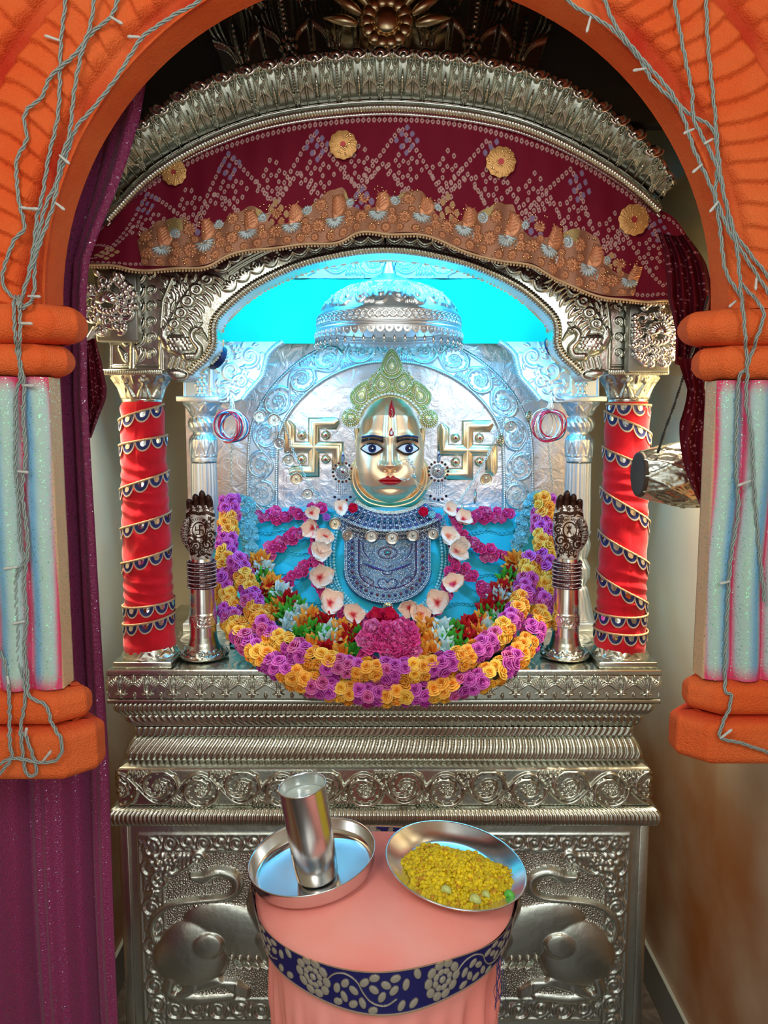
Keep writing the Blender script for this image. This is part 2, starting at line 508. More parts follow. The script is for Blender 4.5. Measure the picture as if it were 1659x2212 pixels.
# ------------------------------------------------------------------ relief canvas (height images drawn with strokes)
class Cv:
    def __init__(s, x0, x1, y0, y1, step):
        s.x0, s.y0, s.st = x0, y0, step
        s.nx = int(round((x1 - x0) / step)) + 1; s.ny = int(round((y1 - y0) / step)) + 1
        s.x1, s.y1 = x0 + (s.nx - 1) * step, y0 + (s.ny - 1) * step
        s.X, s.Y = np.meshgrid(np.linspace(x0, s.x1, s.nx), np.linspace(y0, s.y1, s.ny))
        s.H = np.zeros_like(s.X)

    def win(s, xa, xb, ya, yb):
        i0 = max(0, int((xa - s.x0) / s.st)); i1 = min(s.nx, int((xb - s.x0) / s.st) + 2)
        j0 = max(0, int((ya - s.y0) / s.st)); j1 = min(s.ny, int((yb - s.y0) / s.st) + 2)
        if i0 >= i1 or j0 >= j1: return None
        return slice(j0, j1), slice(i0, i1)

    def stroke(s, pts, w, h=1.0, base=0.0, groove=False):
        pts = np.asarray(pts, float); n = len(pts)
        w = np.broadcast_to(np.asarray(w, float), (n,))
        for i in range(n - 1):
            a, b = pts[i], pts[i + 1]; wm = max(w[i], w[i + 1])
            sl = s.win(min(a[0], b[0]) - wm, max(a[0], b[0]) + wm, min(a[1], b[1]) - wm, max(a[1], b[1]) + wm)
            if sl is None: continue
            X, Y = s.X[sl], s.Y[sl]
            d = b - a; L2 = d.dot(d) + 1e-12
            t_ = np.clip(((X - a[0]) * d[0] + (Y - a[1]) * d[1]) / L2, 0, 1)
            ds = np.hypot(X - a[0] - t_ * d[0], Y - a[1] - t_ * d[1])
            ww = w[i] + (w[i + 1] - w[i]) * t_
            k = 1 - (ds / (ww + 1e-9)) ** 2
            if groove:
                s.H[sl] -= 0
                g = np.where(k > 0, h * k, 0)
                s.H[sl] = np.where(k > 0, np.minimum(s.H[sl], base - g), s.H[sl])
            else:
                v = np.where(k > 0, base + h * np.sqrt(np.maximum(k, 0)) * np.minimum(1, ww / wm * 1.0), 0)
                s.H[sl] = np.maximum(s.H[sl], v)
        return s

    def ell(s, cx, cy, a, b, ang=0.0, h=1.0, base=0.0, p=0.5, ring=None):
        R = max(a, b); sl = s.win(cx - R, cx + R, cy - R, cy + R)
        if sl is None: return s
        X, Y = s.X[sl] - cx, s.Y[sl] - cy
        c_, s_ = math.cos(ang), math.sin(ang)
        q = ((X * c_ + Y * s_) / a) ** 2 + ((-X * s_ + Y * c_) / b) ** 2
        if ring is None:
            v = np.where(q < 1, base + h * np.maximum(1 - q, 0) ** p, 0)
        else:
            v = np.where(np.abs(np.sqrt(q) - 1 + ring) < ring, base + h * np.sqrt(np.maximum(0, 1 - ((np.sqrt(q) - 1 + ring) / ring) ** 2)), 0)
        s.H[sl] = np.maximum(s.H[sl], v)
        return s

    def leaf(s, x, y, ang, L, W, curl=0.0, h=1.0, base=0.0, n=9):
        """tapering curved lobe starting at x,y"""
        t_ = np.linspace(0, 1, n); a = ang + curl * t_
        dx = np.cumsum(np.cos(a)) * L / n; dy = np.cumsum(np.sin(a)) * L / n
        pts = np.stack([x + np.r_[0, dx[:-1]], y + np.r_[0, dy[:-1]]], 1)
        w_ = W * (0.25 + 0.75 * np.sin(PI * np.clip(t_ * 0.85 + 0.12, 0, 1)))
        s.stroke(pts, w_, h, base)
        return s

    def spiral(s, cx, cy, r0, r1, a0, turns, w, h=1.0, base=0.0, n=40):
        t_ = np.linspace(0, 1, n); r = r0 + (r1 - r0) * t_ ** 0.85; a = a0 + turns * 2 * PI * t_
        s.stroke(np.stack([cx + r * np.cos(a), cy + r * np.sin(a)], 1), np.linspace(w, w * 0.7, n), h, base)
        return s

    def flower(s, cx, cy, r, n=8, h=1.0, base=0.0, a0=0.0):
        for k in range(n):
            a = a0 + 2 * PI * k / n
            s.ell(cx + r * .62 * math.cos(a), cy + r * .62 * math.sin(a), r * .36, r * (2.0 / n), a, h * .7, base)
        s.ell(cx, cy, r * .30, r * .30, 0, h, base + h * .2)
        return s

    def at(s, X, Y, wrapx=False):
        fx = (X - s.x0) / s.st; fy = (Y - s.y0) / s.st
        if wrapx:
            fx = np.mod(fx, s.nx - 1)
        fx = np.clip(fx, 0, s.nx - 1.001); fy = np.clip(fy, 0, s.ny - 1.001)
        i = fx.astype(int); j = fy.astype(int); a = fx - i; b = fy - j
        H = s.H
        return (H[j, i] * (1 - a) + H[j, i + 1] * a) * (1 - b) + (H[j + 1, i] * (1 - a) + H[j + 1, i + 1] * a) * b


def make_tile(W, fn, step=0.008):
    c = Cv(0, W, 0, 1, step)
    for ox in (-W, 0, W):
        fn(c, ox)
    return c


def rinceau(c, ox):
    x = np.linspace(-0.1, 2.1, 50)
    c.stroke(np.stack([ox + x, 0.5 + 0.40 * np.cos(PI * x)], 1), 0.046, 0.8)
    for cx, sg in ((0, 1), (1, -1)):
        cy = 0.5 - 0.06 * sg
        for side in ((1,) if sg > 0 else (1,)):
            t_ = np.linspace(0, 1, 46)
            a = -sg * (t_ * 2 * PI * 1.45 - 0.12); r = 0.40 * (1 - t_) ** 0.75 + 0.07
            pts = np.stack([ox + cx + r * np.cos(a), cy + r * np.sin(a)], 1)
            c.stroke(pts, 0.062 - 0.02 * t_, 1.0)
            for k in (3, 6, 9, 12, 15, 18, 21, 24, 27, 30, 33):
                aa = a[k]
                c.leaf(pts[k][0], pts[k][1], aa - sg * 0.9, 0.20 - .003 * k, 0.050, -sg * 1.6, 0.8)
                c.leaf(pts[k][0], pts[k][1], aa + PI - sg * .3, 0.12, 0.035, sg * 1.2, 0.65)
        c.flower(ox + cx, cy, 0.17, 6, 1.2)
        # side bays
        for s2 in (-1, 1):
            X0 = ox + cx + 0.5 * s2 * 1.0
        c.leaf(ox + cx + 0.42, 0.5 + sg * 0.20, sg * 1.3, 0.26, 0.045, -sg * 1.6, 0.8)
        c.leaf(ox + cx + 0.56, 0.5 + sg * 0.14, sg * 0.9, 0.26, 0.045, sg * 1.4, 0.8)
        c.leaf(ox + cx + 0.50, 0.5 + sg * 0.30, sg * 1.57, 0.18, 0.04, 0, 0.8)
        for dx in (.30, .40, .60, .70):
            c.leaf(ox + cx + dx, 0.5 + sg * 0.46, -sg * 1.57 + (dx - .5) * 2, 0.20, 0.045, 0, 0.9)
        for dx, dy in ((.28, .30), (.35, .38), (.66, .36)):
            c.ell(ox + cx + dx + .05, 0.5 + sg * dy, 0.04, 0.04, 0, 0.8)


def palmette(c, ox):
    # hanging acanthus: y runs 0 bottom .. 1 top
    cx = ox + 0.5
    for sd in (-1, 1):
        for k in range(5):
            t_ = np.linspace(0, 1, 14)
            R = 0.13 + 0.085 * k
            a = PI * 0.5 * (1.25 - 1.35 * t_)          # lobes rise and roll outwards
            xs = cx + sd * (0.045 + R * t_ ** 0.75 + 0.02 * k * t_)
            ys = 0.22 + 0.035 * k + (0.70 - 0.10 * k) * np.sin(t_ * PI * 0.55)
            c.stroke(np.stack([xs, ys], 1), 0.014 + 0.034 * np.sin(PI * np.clip(t_ * .9 + .12, 0, 1)), 0.9)
        c.leaf(cx + sd * 0.05, 0.27, PI / 2 - sd * 2.2, 0.18, 0.05, sd * 1.0, 1.0)
    c.leaf(cx, 0.36, -PI / 2, 0.32, 0.062, 0, 1.1)
    c.ell(cx, 0.90, 0.07, 0.07, 0, 0.9, ring=0.35)
    c.leaf(cx, 0.84, -PI / 2, 0.42, 0.032, 0, 0.8)
    for x in (0, 1):
        c.leaf(ox + x, 0.97, -PI / 2, 0.34, 0.05, 0, 0.9)
        c.leaf(ox + x, 0.28, -PI / 2, 0.24, 0.045, 0, 0.9)


def crownleaf(c, ox):
    # y 0 bottom .. 1 top; W = 2 : rosette column at 0.5, plain column at 1.5
    for cx, fl in ((0.5, 1), (1.5, 0)):
        for sd in (-1, 1):
            for k in range(4):
                t_ = np.linspace(0, 1, 16)
                xs = ox + cx + sd * (0.12 + (0.10 + 0.09 * k) * np.sin(t_ * PI * 0.72))
                ys = 0.14 + 0.05 * k + (0.66 - 0.12 * k) * t_
                c.stroke(np.stack([xs, ys], 1), 0.016 + 0.040 * np.sin(PI * np.clip(t_, 0.06, 1)), 0.9)
            c.spiral(ox + cx + sd * 0.33, 0.80, 0.13, 0.03, -PI / 2, sd * 1.1, 0.05, 1.0)
        if fl:
            c.flower(ox + cx, 0.18, 0.20, 8, 1.3)
            c.stroke([(ox + cx, 0.36), (ox + cx, 0.72)], 0.05, 1.0)
            for k in range(7):
                c.ell(ox + cx, 0.38 + k * .055, 0.055, 0.022, 0, 0.5, base=1.0)
        else:
            c.leaf(ox + cx, 0.08, PI / 2, 0.60, 0.10, 0, 1.1)
        c.ell(ox + cx, 0.88, 0.16, 0.12, 0, 1.6)
    for x in (0, 1, 2):
        c.leaf(ox + x, 0.03, PI / 2, 0.6, 0.07, 0, 1.2)
        c.ell(ox + x, 0.88, 0.13, 0.11, 0, 1.4)


def guilloche(c, ox):
    x = np.linspace(-.1, 1.1, 30)
    for ph in (0, PI):
        for dy in (-.07, .07):
            c.stroke(np.stack([ox + x, 0.5 + 0.26 * np.sin(2 * PI * x + ph) + dy], 1), 0.055, 1.0)
    c.ell(ox + .25, .5, .07, .07, 0, 1.0); c.ell(ox + .75, .5, .07, .07, 0, 1.0)
    c.stroke([(ox - .1, .04), (ox + 1.1, .04)], .05, .8); c.stroke([(ox - .1, .96), (ox + 1.1, .96)], .05, .8)


T_RIN = make_tile(2.0, rinceau)
T_PAL = make_tile(1.0, palmette)
T_CRN = make_tile(2.0, crownleaf)
T_GUI = make_tile(1.0, guilloche)


def gad(U, V, slant=0.0, curve=0.0):
    """slanted gadroons: U in lobes, V 0..1"""
    ph = U + slant * V + curve * V * V
    f = np.abs(np.sin(PI * ph)) ** 0.6
    e_ = np.clip(np.minimum(V, 1 - V) / 0.12, 0, 1) ** 0.5
    return f * e_


def noise2(X, Y, s, seed=0):
    r = np.random.RandomState(seed)
    o_ = 0
    for k in range(6):
        a, b, p, q = r.uniform(-1, 1, 2).tolist() + r.uniform(0, 6.28, 2).tolist()
        f = s * (0.6 + 0.9 * k / 5)
        o_ = o_ + np.sin(X * f * (a + .3) + Y * f * b + p) * np.cos(Y * f * (a - .2) - X * f * b * .7 + q)
    return o_ / 6
# ================================================================== THE ROOM
WX = 0.858
mb = MB(); box(mb, (0, 1.45, -0.03), (2 * WX + .2, 3.0, 0.06)); struct('floor', mb, FLOORM)


def wallgrid(x, y0, y1, z0, z1, sgn):
    ny, nz = 150, 220
    Y, Z = np.meshgrid(np.linspace(y0, y1, ny), np.linspace(z0, z1, nz))
    V = np.stack([np.full_like(Y, x), Y, Z], -1)
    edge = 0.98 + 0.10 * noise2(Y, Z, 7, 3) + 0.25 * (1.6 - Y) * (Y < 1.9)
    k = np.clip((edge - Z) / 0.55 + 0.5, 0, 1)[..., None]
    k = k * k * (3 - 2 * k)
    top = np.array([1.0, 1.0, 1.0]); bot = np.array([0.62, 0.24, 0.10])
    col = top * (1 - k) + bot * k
    # fine tile joints, every 0.45 m
    j = ((np.abs(((Z - .1) % 0.45) - 0.225) > 0.2235) | (np.abs(((Y) % 0.45) - 0.225) > 0.2235))
    col = np.where(j[..., None], col * 0.82, col)
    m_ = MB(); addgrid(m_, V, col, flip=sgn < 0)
    V2 = V[::nz - 1, ::ny - 1] + np.array([sgn * 0.06, 0, 0]); addgrid(m_, V2)
    return m_


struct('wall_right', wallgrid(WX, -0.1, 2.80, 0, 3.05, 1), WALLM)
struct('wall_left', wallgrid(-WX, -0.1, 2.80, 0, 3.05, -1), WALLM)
mb = MB(); box(mb, (0, 2.83, 1.525), (2 * WX + .12, 0.06, 3.05)); struct('wall_back', mb, WALLM)
mb = MB(); box(mb, (0, 2.15, 3.08), (2 * WX + .12, 1.42, 0.06)); struct('ceiling', mb, DARKCEIL)
mb = MB(); box(mb, (WX - .006, 1.45, 0.065), (0.012, 2.7, 0.13), bev=.002); struct('baseboard_right', mb, GREYST)
mb = MB(); box(mb, (-WX + .006, 1.45, 0.065), (0.012, 2.7, 0.13), bev=.002); struct('baseboard_left', mb, GREYST)


# ================================================================== THE PAINTED GATE
def YG(px):     # the gate stands very slightly askew
    return 1.42 + 0.045 * (np.asarray(px, float) - 140) / 1380


GC = (836.0, 628.0)


def gate_arch():
    mb = MB()
    nth, nr = 760, 200
    th, r = np.meshgrid(np.linspace(math.radians(-3), math.radians(183), nth), np.linspace(739, 1500, nr))
    px = GC[0] + r * np.cos(th); py = GC[1] - r * np.sin(th)
    B = P(px, py, YG(px))
    # relief towards the camera
    H = np.zeros_like(r); col = np.ones(r.shape + (3,))
    red = np.array([0.62, 0.13, 0.25])

    def ring(r0, r1, N, sk):
        w_ = (r > r0) & (r < r1)
        t_ = np.clip((r - r0) / (r1 - r0), 0, 1)
        edge = np.clip(np.minimum(t_, 1 - t_) / 0.10, 0, 1) ** 0.5
        ph = th * N / PI + sk * t_ + 0.5 * np.sin(t_ * 2.4) + 0.10 * np.sin(th * 17)
        ph = np.where(np.cos(th) > 0, -ph, ph)
        s_ = np.mod(ph, 1.0)
        saw = s_ ** 0.8 * np.clip((1 - s_) / 0.16, 0, 1)
        return w_, edge, saw
    for r0, r1, N, sk in ((776, 940, 54, 0.1), (966, 1130, 56, -0.5), (1156, 1420, 60, 0.2)):
        w_, edge, saw = ring(r0, r1, N, sk)
        H = np.where(w_, edge * (0.014 + 0.0125 * saw), H)
        k = np.clip(1 - edge, 0, 1) * 0.9 * w_
        rib_shade = np.clip((0.10 - np.mod(saw, 1)) / 0.10, 0, 1) * w_ * 0.75  # rib troughs: mostly shade, put into the colour as red
        kk = np.clip(k + rib_shade * 1.0, 0, 1)[..., None]
        col = col * (1 - kk) + red * kk
    out_ = ((r <= 776) & (r > 745)) | ((r >= 940) & (r <= 966)) | ((r >= 1130) & (r <= 1156))
    soft = np.where(out_, 0.85, 0)[..., None]
    col = col * (1 - soft) + red * soft
    V = B.copy(); V[..., 1] -= H + 0.002 * noise2(px / 100, py / 100, 3, 5)
    mask = (np.abs(V[:-1, :-1, 0]) < WX - .004) & (V[:-1, :-1, 2] < 3.04)
    V[..., 0] = np.clip(V[..., 0], -WX + .002, WX - .002); V[..., 2] = np.clip(V[..., 2], 0, 3.045)
    addgrid(mb, V, col, flip=False, mask=mask)
    # soffit
    arr = V[0]; d_ = np.linspace(0, 0.08, 14)
    S = np.stack([arr + np.array([0, k, 0]) + np.array([0, 0, 0]) for k in d_], 0)
    c0 = GC; cen = P(GC[0], GC[1], 1.44)
    rad = S - np.array([cen[0], 0, cen[2]]); rad[..., 1] = 0
    rad /= np.linalg.norm(rad, axis=-1, keepdims=True)
    bul = np.sin(np.linspace(0, PI, 14))[:, None, None] * 0.0012
    S = S - rad * bul
    cs = np.ones(S.shape[:2] + (3,)); cs[:2] = red * 0.6 + 0.4
    addgrid(mb, S, cs, flip=True)
    Bk = V[::12, ::12].copy(); Bk[..., 1] = (B[::12, ::12, 1] + 0.08)
    Bk[0] = S[-1, ::12]
    addgrid(mb, Bk, flip=True)
    return mb


g = obj('orange_arch', gate_arch(), ORANGE, loc=(0, 1.44, 2.5))
tag(g, 'orange foam arch with fan ribs and red painted grooves framing the whole shrine', 'arch')


def slab_mb(cx, cy, hx, hy, ch, z0, z1, rd=0.02, redtop=False, wob=0.0, seed=0):
    mb = MB()
    n = 10
    zs = []; ins = []
    for k in range(n + 1):
        a = PI / 2 * k / n
        zs.append(z0 + rd * (1 - math.sin(a)) if False else z0 + rd * (1 - math.cos(a))); ins.append(rd * (1 - math.sin(a)))
    mid = np.linspace(z0 + rd, z1 - rd, 8)[1:-1]
    zz = [z0 + rd * (1 - math.cos(PI / 2 * k / n)) for k in range(n + 1)]
    ii = [rd * (1 - math.sin(PI / 2 * k / n)) for k in range(n + 1)]
    zz = zz + list(mid) + [z1 - (z_ - z0) for z_ in zz[::-1]]
    ii = ii + [0] * len(mid) + ii[::-1]

    def outline(i_):
        a, b = hx - i_, hy - i_; c = ch
        cor = [(a, -b + c), (a, b - c), (a - c, b), (-a + c, b), (-a, b - c), (-a, -b + c), (-a + c, -b), (a - c, -b)]
        pts = []
        for k in range(8):
            p, q = np.array(cor[k]), np.array(cor[(k + 1) % 8])
            for t_ in np.linspace(0, 1, 12, endpoint=False):
                pts.append(p + (q - p) * t_)
        return np.array(pts)
    V = []
    for z_, i_ in zip(zz, ii):
        o_ = outline(i_)
        V.append(np.c_[o_[:, 0] + cx, o_[:, 1] + cy, np.full(len(o_), z_)])
    V = np.array(V)
    V[..., :2] += wob * noise2(V[..., 0] * 30 + V[..., 1] * 40, V[..., 2] * 60, 1, seed)[..., None]
    n_ = V.shape[1]
    col = np.ones(V.shape)
    red = np.array([0.75, 0.16, 0.35])
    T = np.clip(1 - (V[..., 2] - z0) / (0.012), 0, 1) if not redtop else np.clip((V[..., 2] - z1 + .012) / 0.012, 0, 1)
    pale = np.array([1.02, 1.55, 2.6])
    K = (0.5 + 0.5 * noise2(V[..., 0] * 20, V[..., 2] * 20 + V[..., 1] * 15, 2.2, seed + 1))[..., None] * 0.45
    ed = np.clip((V[..., 1] > cy - hy + 0.01) * 1.0, 0, 1)[..., None] * 0.35  # chamfers and sides paler: their highlight is put into the colour
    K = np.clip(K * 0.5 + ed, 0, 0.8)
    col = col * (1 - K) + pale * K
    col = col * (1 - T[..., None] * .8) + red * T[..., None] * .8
    addgrid(mb, V, col, wrap=True)
    for i, fl in ((0, True), (-1, False)):
        ring = V[i]; c_ = ring.mean(0)
        tri = [(k, (k + 1) % n_, n_) for k in range(n_)]
        if fl: tri = [t_[::-1] for t_ in tri]
        mb.add(np.vstack([ring, c_]), t=tri, col=red if (fl != redtop) else (1, 1, 1))
    return mb


def shaft_mb(cx, cy, hx, hy, z0, z1, sd, seed):
    """clustered shaft: three half-round lobes on the front, sprayed blue / white with pink grooves"""
    mb = MB()
    inner = -sd    # direction towards the opening
    pts = []; lob = []
    # front lobes from the outer edge to the inner edge
    x_out, x_in = cx - inner * hx, cx + inner * hx
    widths = [0.25, 0.28, 0.25, 0.22]
    cur = x_out
    for wd in widths:
        w_ = (x_in - x_out) * wd
        for k in range(26):
            t_ = k / 26
            a = PI * t_
            pts.append((cur + w_ * t_, cy - hy - 0.020 * math.sin(a) ** 0.8 * (1 if wd > .23 else .6))); lob.append(t_)
        cur += w_
    nfront = len(pts)
    for k in range(10):
        pts.append((x_in, cy - hy + 2 * hy * k / 9)); lob.append(-1)
    for k in range(1, 6):
        pts.append((x_in + (x_out - x_in) * k / 5, cy + hy)); lob.append(-1)
    for k in range(1, 5):
        pts.append((x_out, cy + hy - 2 * hy * k / 5)); lob.append(-1)
    pts = np.array(pts); lob = np.array(lob)
    nz = 240
    zs = np.linspace(z0, z1, nz)
    V = np.zeros((nz, len(pts), 3)); V[..., 0] = pts[:, 0]; V[..., 1] = pts[:, 1]; V[..., 2] = zs[:, None]
    wv = 0.0022 * np.sin(zs * 17 + seed)[:, None] + 0.0015 * noise2(V[..., 0] * 50, V[..., 2] * 10, 1.5, seed)
    V[..., 0] += np.where(lob[None] >= 0, wv, 0); V[..., 1] += 0.0016 * noise2(V[..., 0] * 90, V[..., 2] * 30, 2, seed + 2)
    L = np.broadcast_to(lob[None], V.shape[:2]); Z = V[..., 2]
    pink = np.array([0.72, 0.05, 0.16]); blue = np.array([0.16, 0.42, 0.68]); pale = np.array([0.44, 0.60, 0.62]); grn = np.array([0.42, 0.62, 0.46]); crm = np.array([0.75, 0.50, 0.28])
    wob = 0.07 * np.sin(Z * 9 + seed) + 0.05 * noise2(Z * 6, L * 3, 3, seed)
    x = np.clip(L + wob, 0, 1)
    kp = np.exp(-((x) / 0.13) ** 2) + np.exp(-((1 - x) / 0.10) ** 2)
    kb = np.exp(-((x - 0.28) / 0.20) ** 2) * 0.95
    kg = np.exp(-((x - 0.62) / 0.16) ** 2) * (0.5 + 0.5 * noise2(Z * 8, L, 2, seed + 4))
    col = np.ones(V.shape) * pale
    col = col * (1 - kb[..., None]) + blue * kb[..., None]
    col = col * (1 - np.clip(kg, 0, 1)[..., None]) + grn * np.clip(kg, 0, 1)[..., None]
    kp = np.clip(kp + np.clip(1 - (Z - z0) / 0.035, 0, 1) ** 1.5 + np.clip(1 - (z1 - Z) / 0.030, 0, 1) ** 1.5, 0, 1)[..., None]
    col = col * (1 - kp) + pink * kp
    col = np.where((L < 0)[..., None], crm, col)
    order = inner > 0
    addgrid(mb, V, col, wrap=True, flip=not order)
    return mb


def pillar(sd, Yf, ys, inn, label):
    """ys: pixel rows (cap top, cap mid, cap bottom, base top, base mid, base bottom) on the front plane"""
    t_, m1, m2, b0, b1, b2 = [zpx(y, Yf) for y in ys]
    hy = 0.060; cy = Yf + hy

    def span(xi, xo): return (xi + xo) / 2 * sd, abs(xo - xi) / 2
    root = thing('painted_pillar', (0.70 * sd, cy, b2), label, 'pillar')
    c, h = span(inn[0], 0.852)
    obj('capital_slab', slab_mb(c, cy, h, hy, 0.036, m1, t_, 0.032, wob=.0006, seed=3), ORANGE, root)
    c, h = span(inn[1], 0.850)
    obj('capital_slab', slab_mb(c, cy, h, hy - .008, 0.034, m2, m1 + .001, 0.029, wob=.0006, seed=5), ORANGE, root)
    c, h = span(inn[2], 0.84)
    obj('shaft', shaft_mb(c, cy - .004, h, 0.024, b0, m2, sd, 3 + sd), PAINT, root)
    c, h = span(inn[3], 0.850)
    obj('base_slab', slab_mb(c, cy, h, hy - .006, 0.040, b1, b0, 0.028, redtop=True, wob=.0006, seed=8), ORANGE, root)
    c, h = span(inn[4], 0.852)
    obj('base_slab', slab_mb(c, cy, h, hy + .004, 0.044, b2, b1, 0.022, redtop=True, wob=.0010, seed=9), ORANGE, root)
    return root


PL = pillar(-1, 1.355, (650, 738, 812, 1500, 1578, 1690), (0.543, 0.566, 0.597, 0.561, 0.542),
            'painted fluted pillar on the left, tangled light wires hanging down its front')
PR = pillar(1, 1.400, (662, 742, 820, 1478, 1556, 1656), (0.555, 0.582, 0.612, 0.590, 0.570),
            'painted fluted pillar on the right, with pale highlights painted on its slab corners')
# ------------------------------------------------------------------ string lights
def twisted(mb, pts3, n=3, R=0.0021, r=0.00155, pitch=0.045):
    d = np.r_[0, np.cumsum(np.linalg.norm(np.diff(pts3, axis=0), axis=1))]
    m_ = max(8, int(d[-1] / 0.005)); s_ = np.linspace(0, d[-1], m_)
    C = np.stack([np.interp(s_, d, pts3[:, k]) for k in range(3)], 1)
    tg = np.gradient(C, axis=0); tg /= np.linalg.norm(tg, axis=1, keepdims=True)
    yv = np.array([0, 1.0, 0]); u = np.cross(tg, yv); u /= np.linalg.norm(u, axis=1, keepdims=True) + 1e-9
    v = np.cross(tg, u)
    for k in range(n):
        a = 2 * PI * (s_ / pitch + k / n)
        tube(mb, C + R * (np.cos(a)[:, None] * u + np.sin(a)[:, None] * v), r, 5)


def string_light(path, yoff, label, bulbs, strands=3):
    path = list(path)
    if path[0][1] == -8:     # the wires go on up the arch, above the frame
        (x0, y0), (x1, y1) = path[0], path[1]
        path.insert(0, (x0 + (x0 - x1) / (y0 - y1) * -170 * (1 if abs(x0 - x1) < 30 else .6), -178))
    p = smooth_path(np.array(path, float), max(40, len(path) * 14))
    wob = 1.2 * np.sin(np.arange(len(p)) * .9)
    Y = np.where(p[:, 1] < 648, YG(p[:, 0]) - 0.026, 0)
    left = p[:, 0] < 830
    yf = np.where(left, 1.355, 1.40)
    # follow the pillar: slabs stand proud of the shaft
    def prof(y, Lf):
        a = [(0, .045), (640, .045), (655, 0), (735, 0), (750, .016), (815, .020), (830, .024), (1470, .024), (1500, .012), (1560, .008), (1585, -.006), (2300, -.006)]
        return np.interp(y, [q[0] for q in a], [q[1] for q in a])
    Yp = yf + prof(p[:, 1], left) - 0.008
    k = np.clip((p[:, 1] - 600) / 50, 0, 1)
    Yv = np.where(p[:, 1] < 600, YG(p[:, 0]) - 0.026, (YG(p[:, 0]) - .026) * (1 - k) + Yp * k) + yoff
    W_ = P(p[:, 0] + wob, p[:, 1], Yv)
    root = thing('string_light', W_[0], label, 'string light', 'fairy light wires on the orange gate')
    mb = MB(); twisted(mb, W_, strands)
    obj('wire', mb, WIRE, root)
    for (bx, by, ang, L_) in bulbs:
        yb = float(np.interp(0, [0], [0])) + float(Yv[np.argmin((p[:, 0] - bx) ** 2 + (p[:, 1] - by) ** 2)]) - 0.003
        a = P(bx, by, yb); a = np.array(a); ca = math.radians(ang)
        d = np.array([math.cos(ca), -0.15, -math.sin(ca)]); d /= np.linalg.norm(d)
        Lm = L_ * 0.00082
        b = MB()
        ts = np.linspace(0, 1, 9)
        tube(b, a + d * Lm * ts[:, None], [.0016, .0022, .0024, .0024, .0024, .0026, .0030, .0028, .0012], 8)
        obj('bulb', b, BULB, root)
    return root


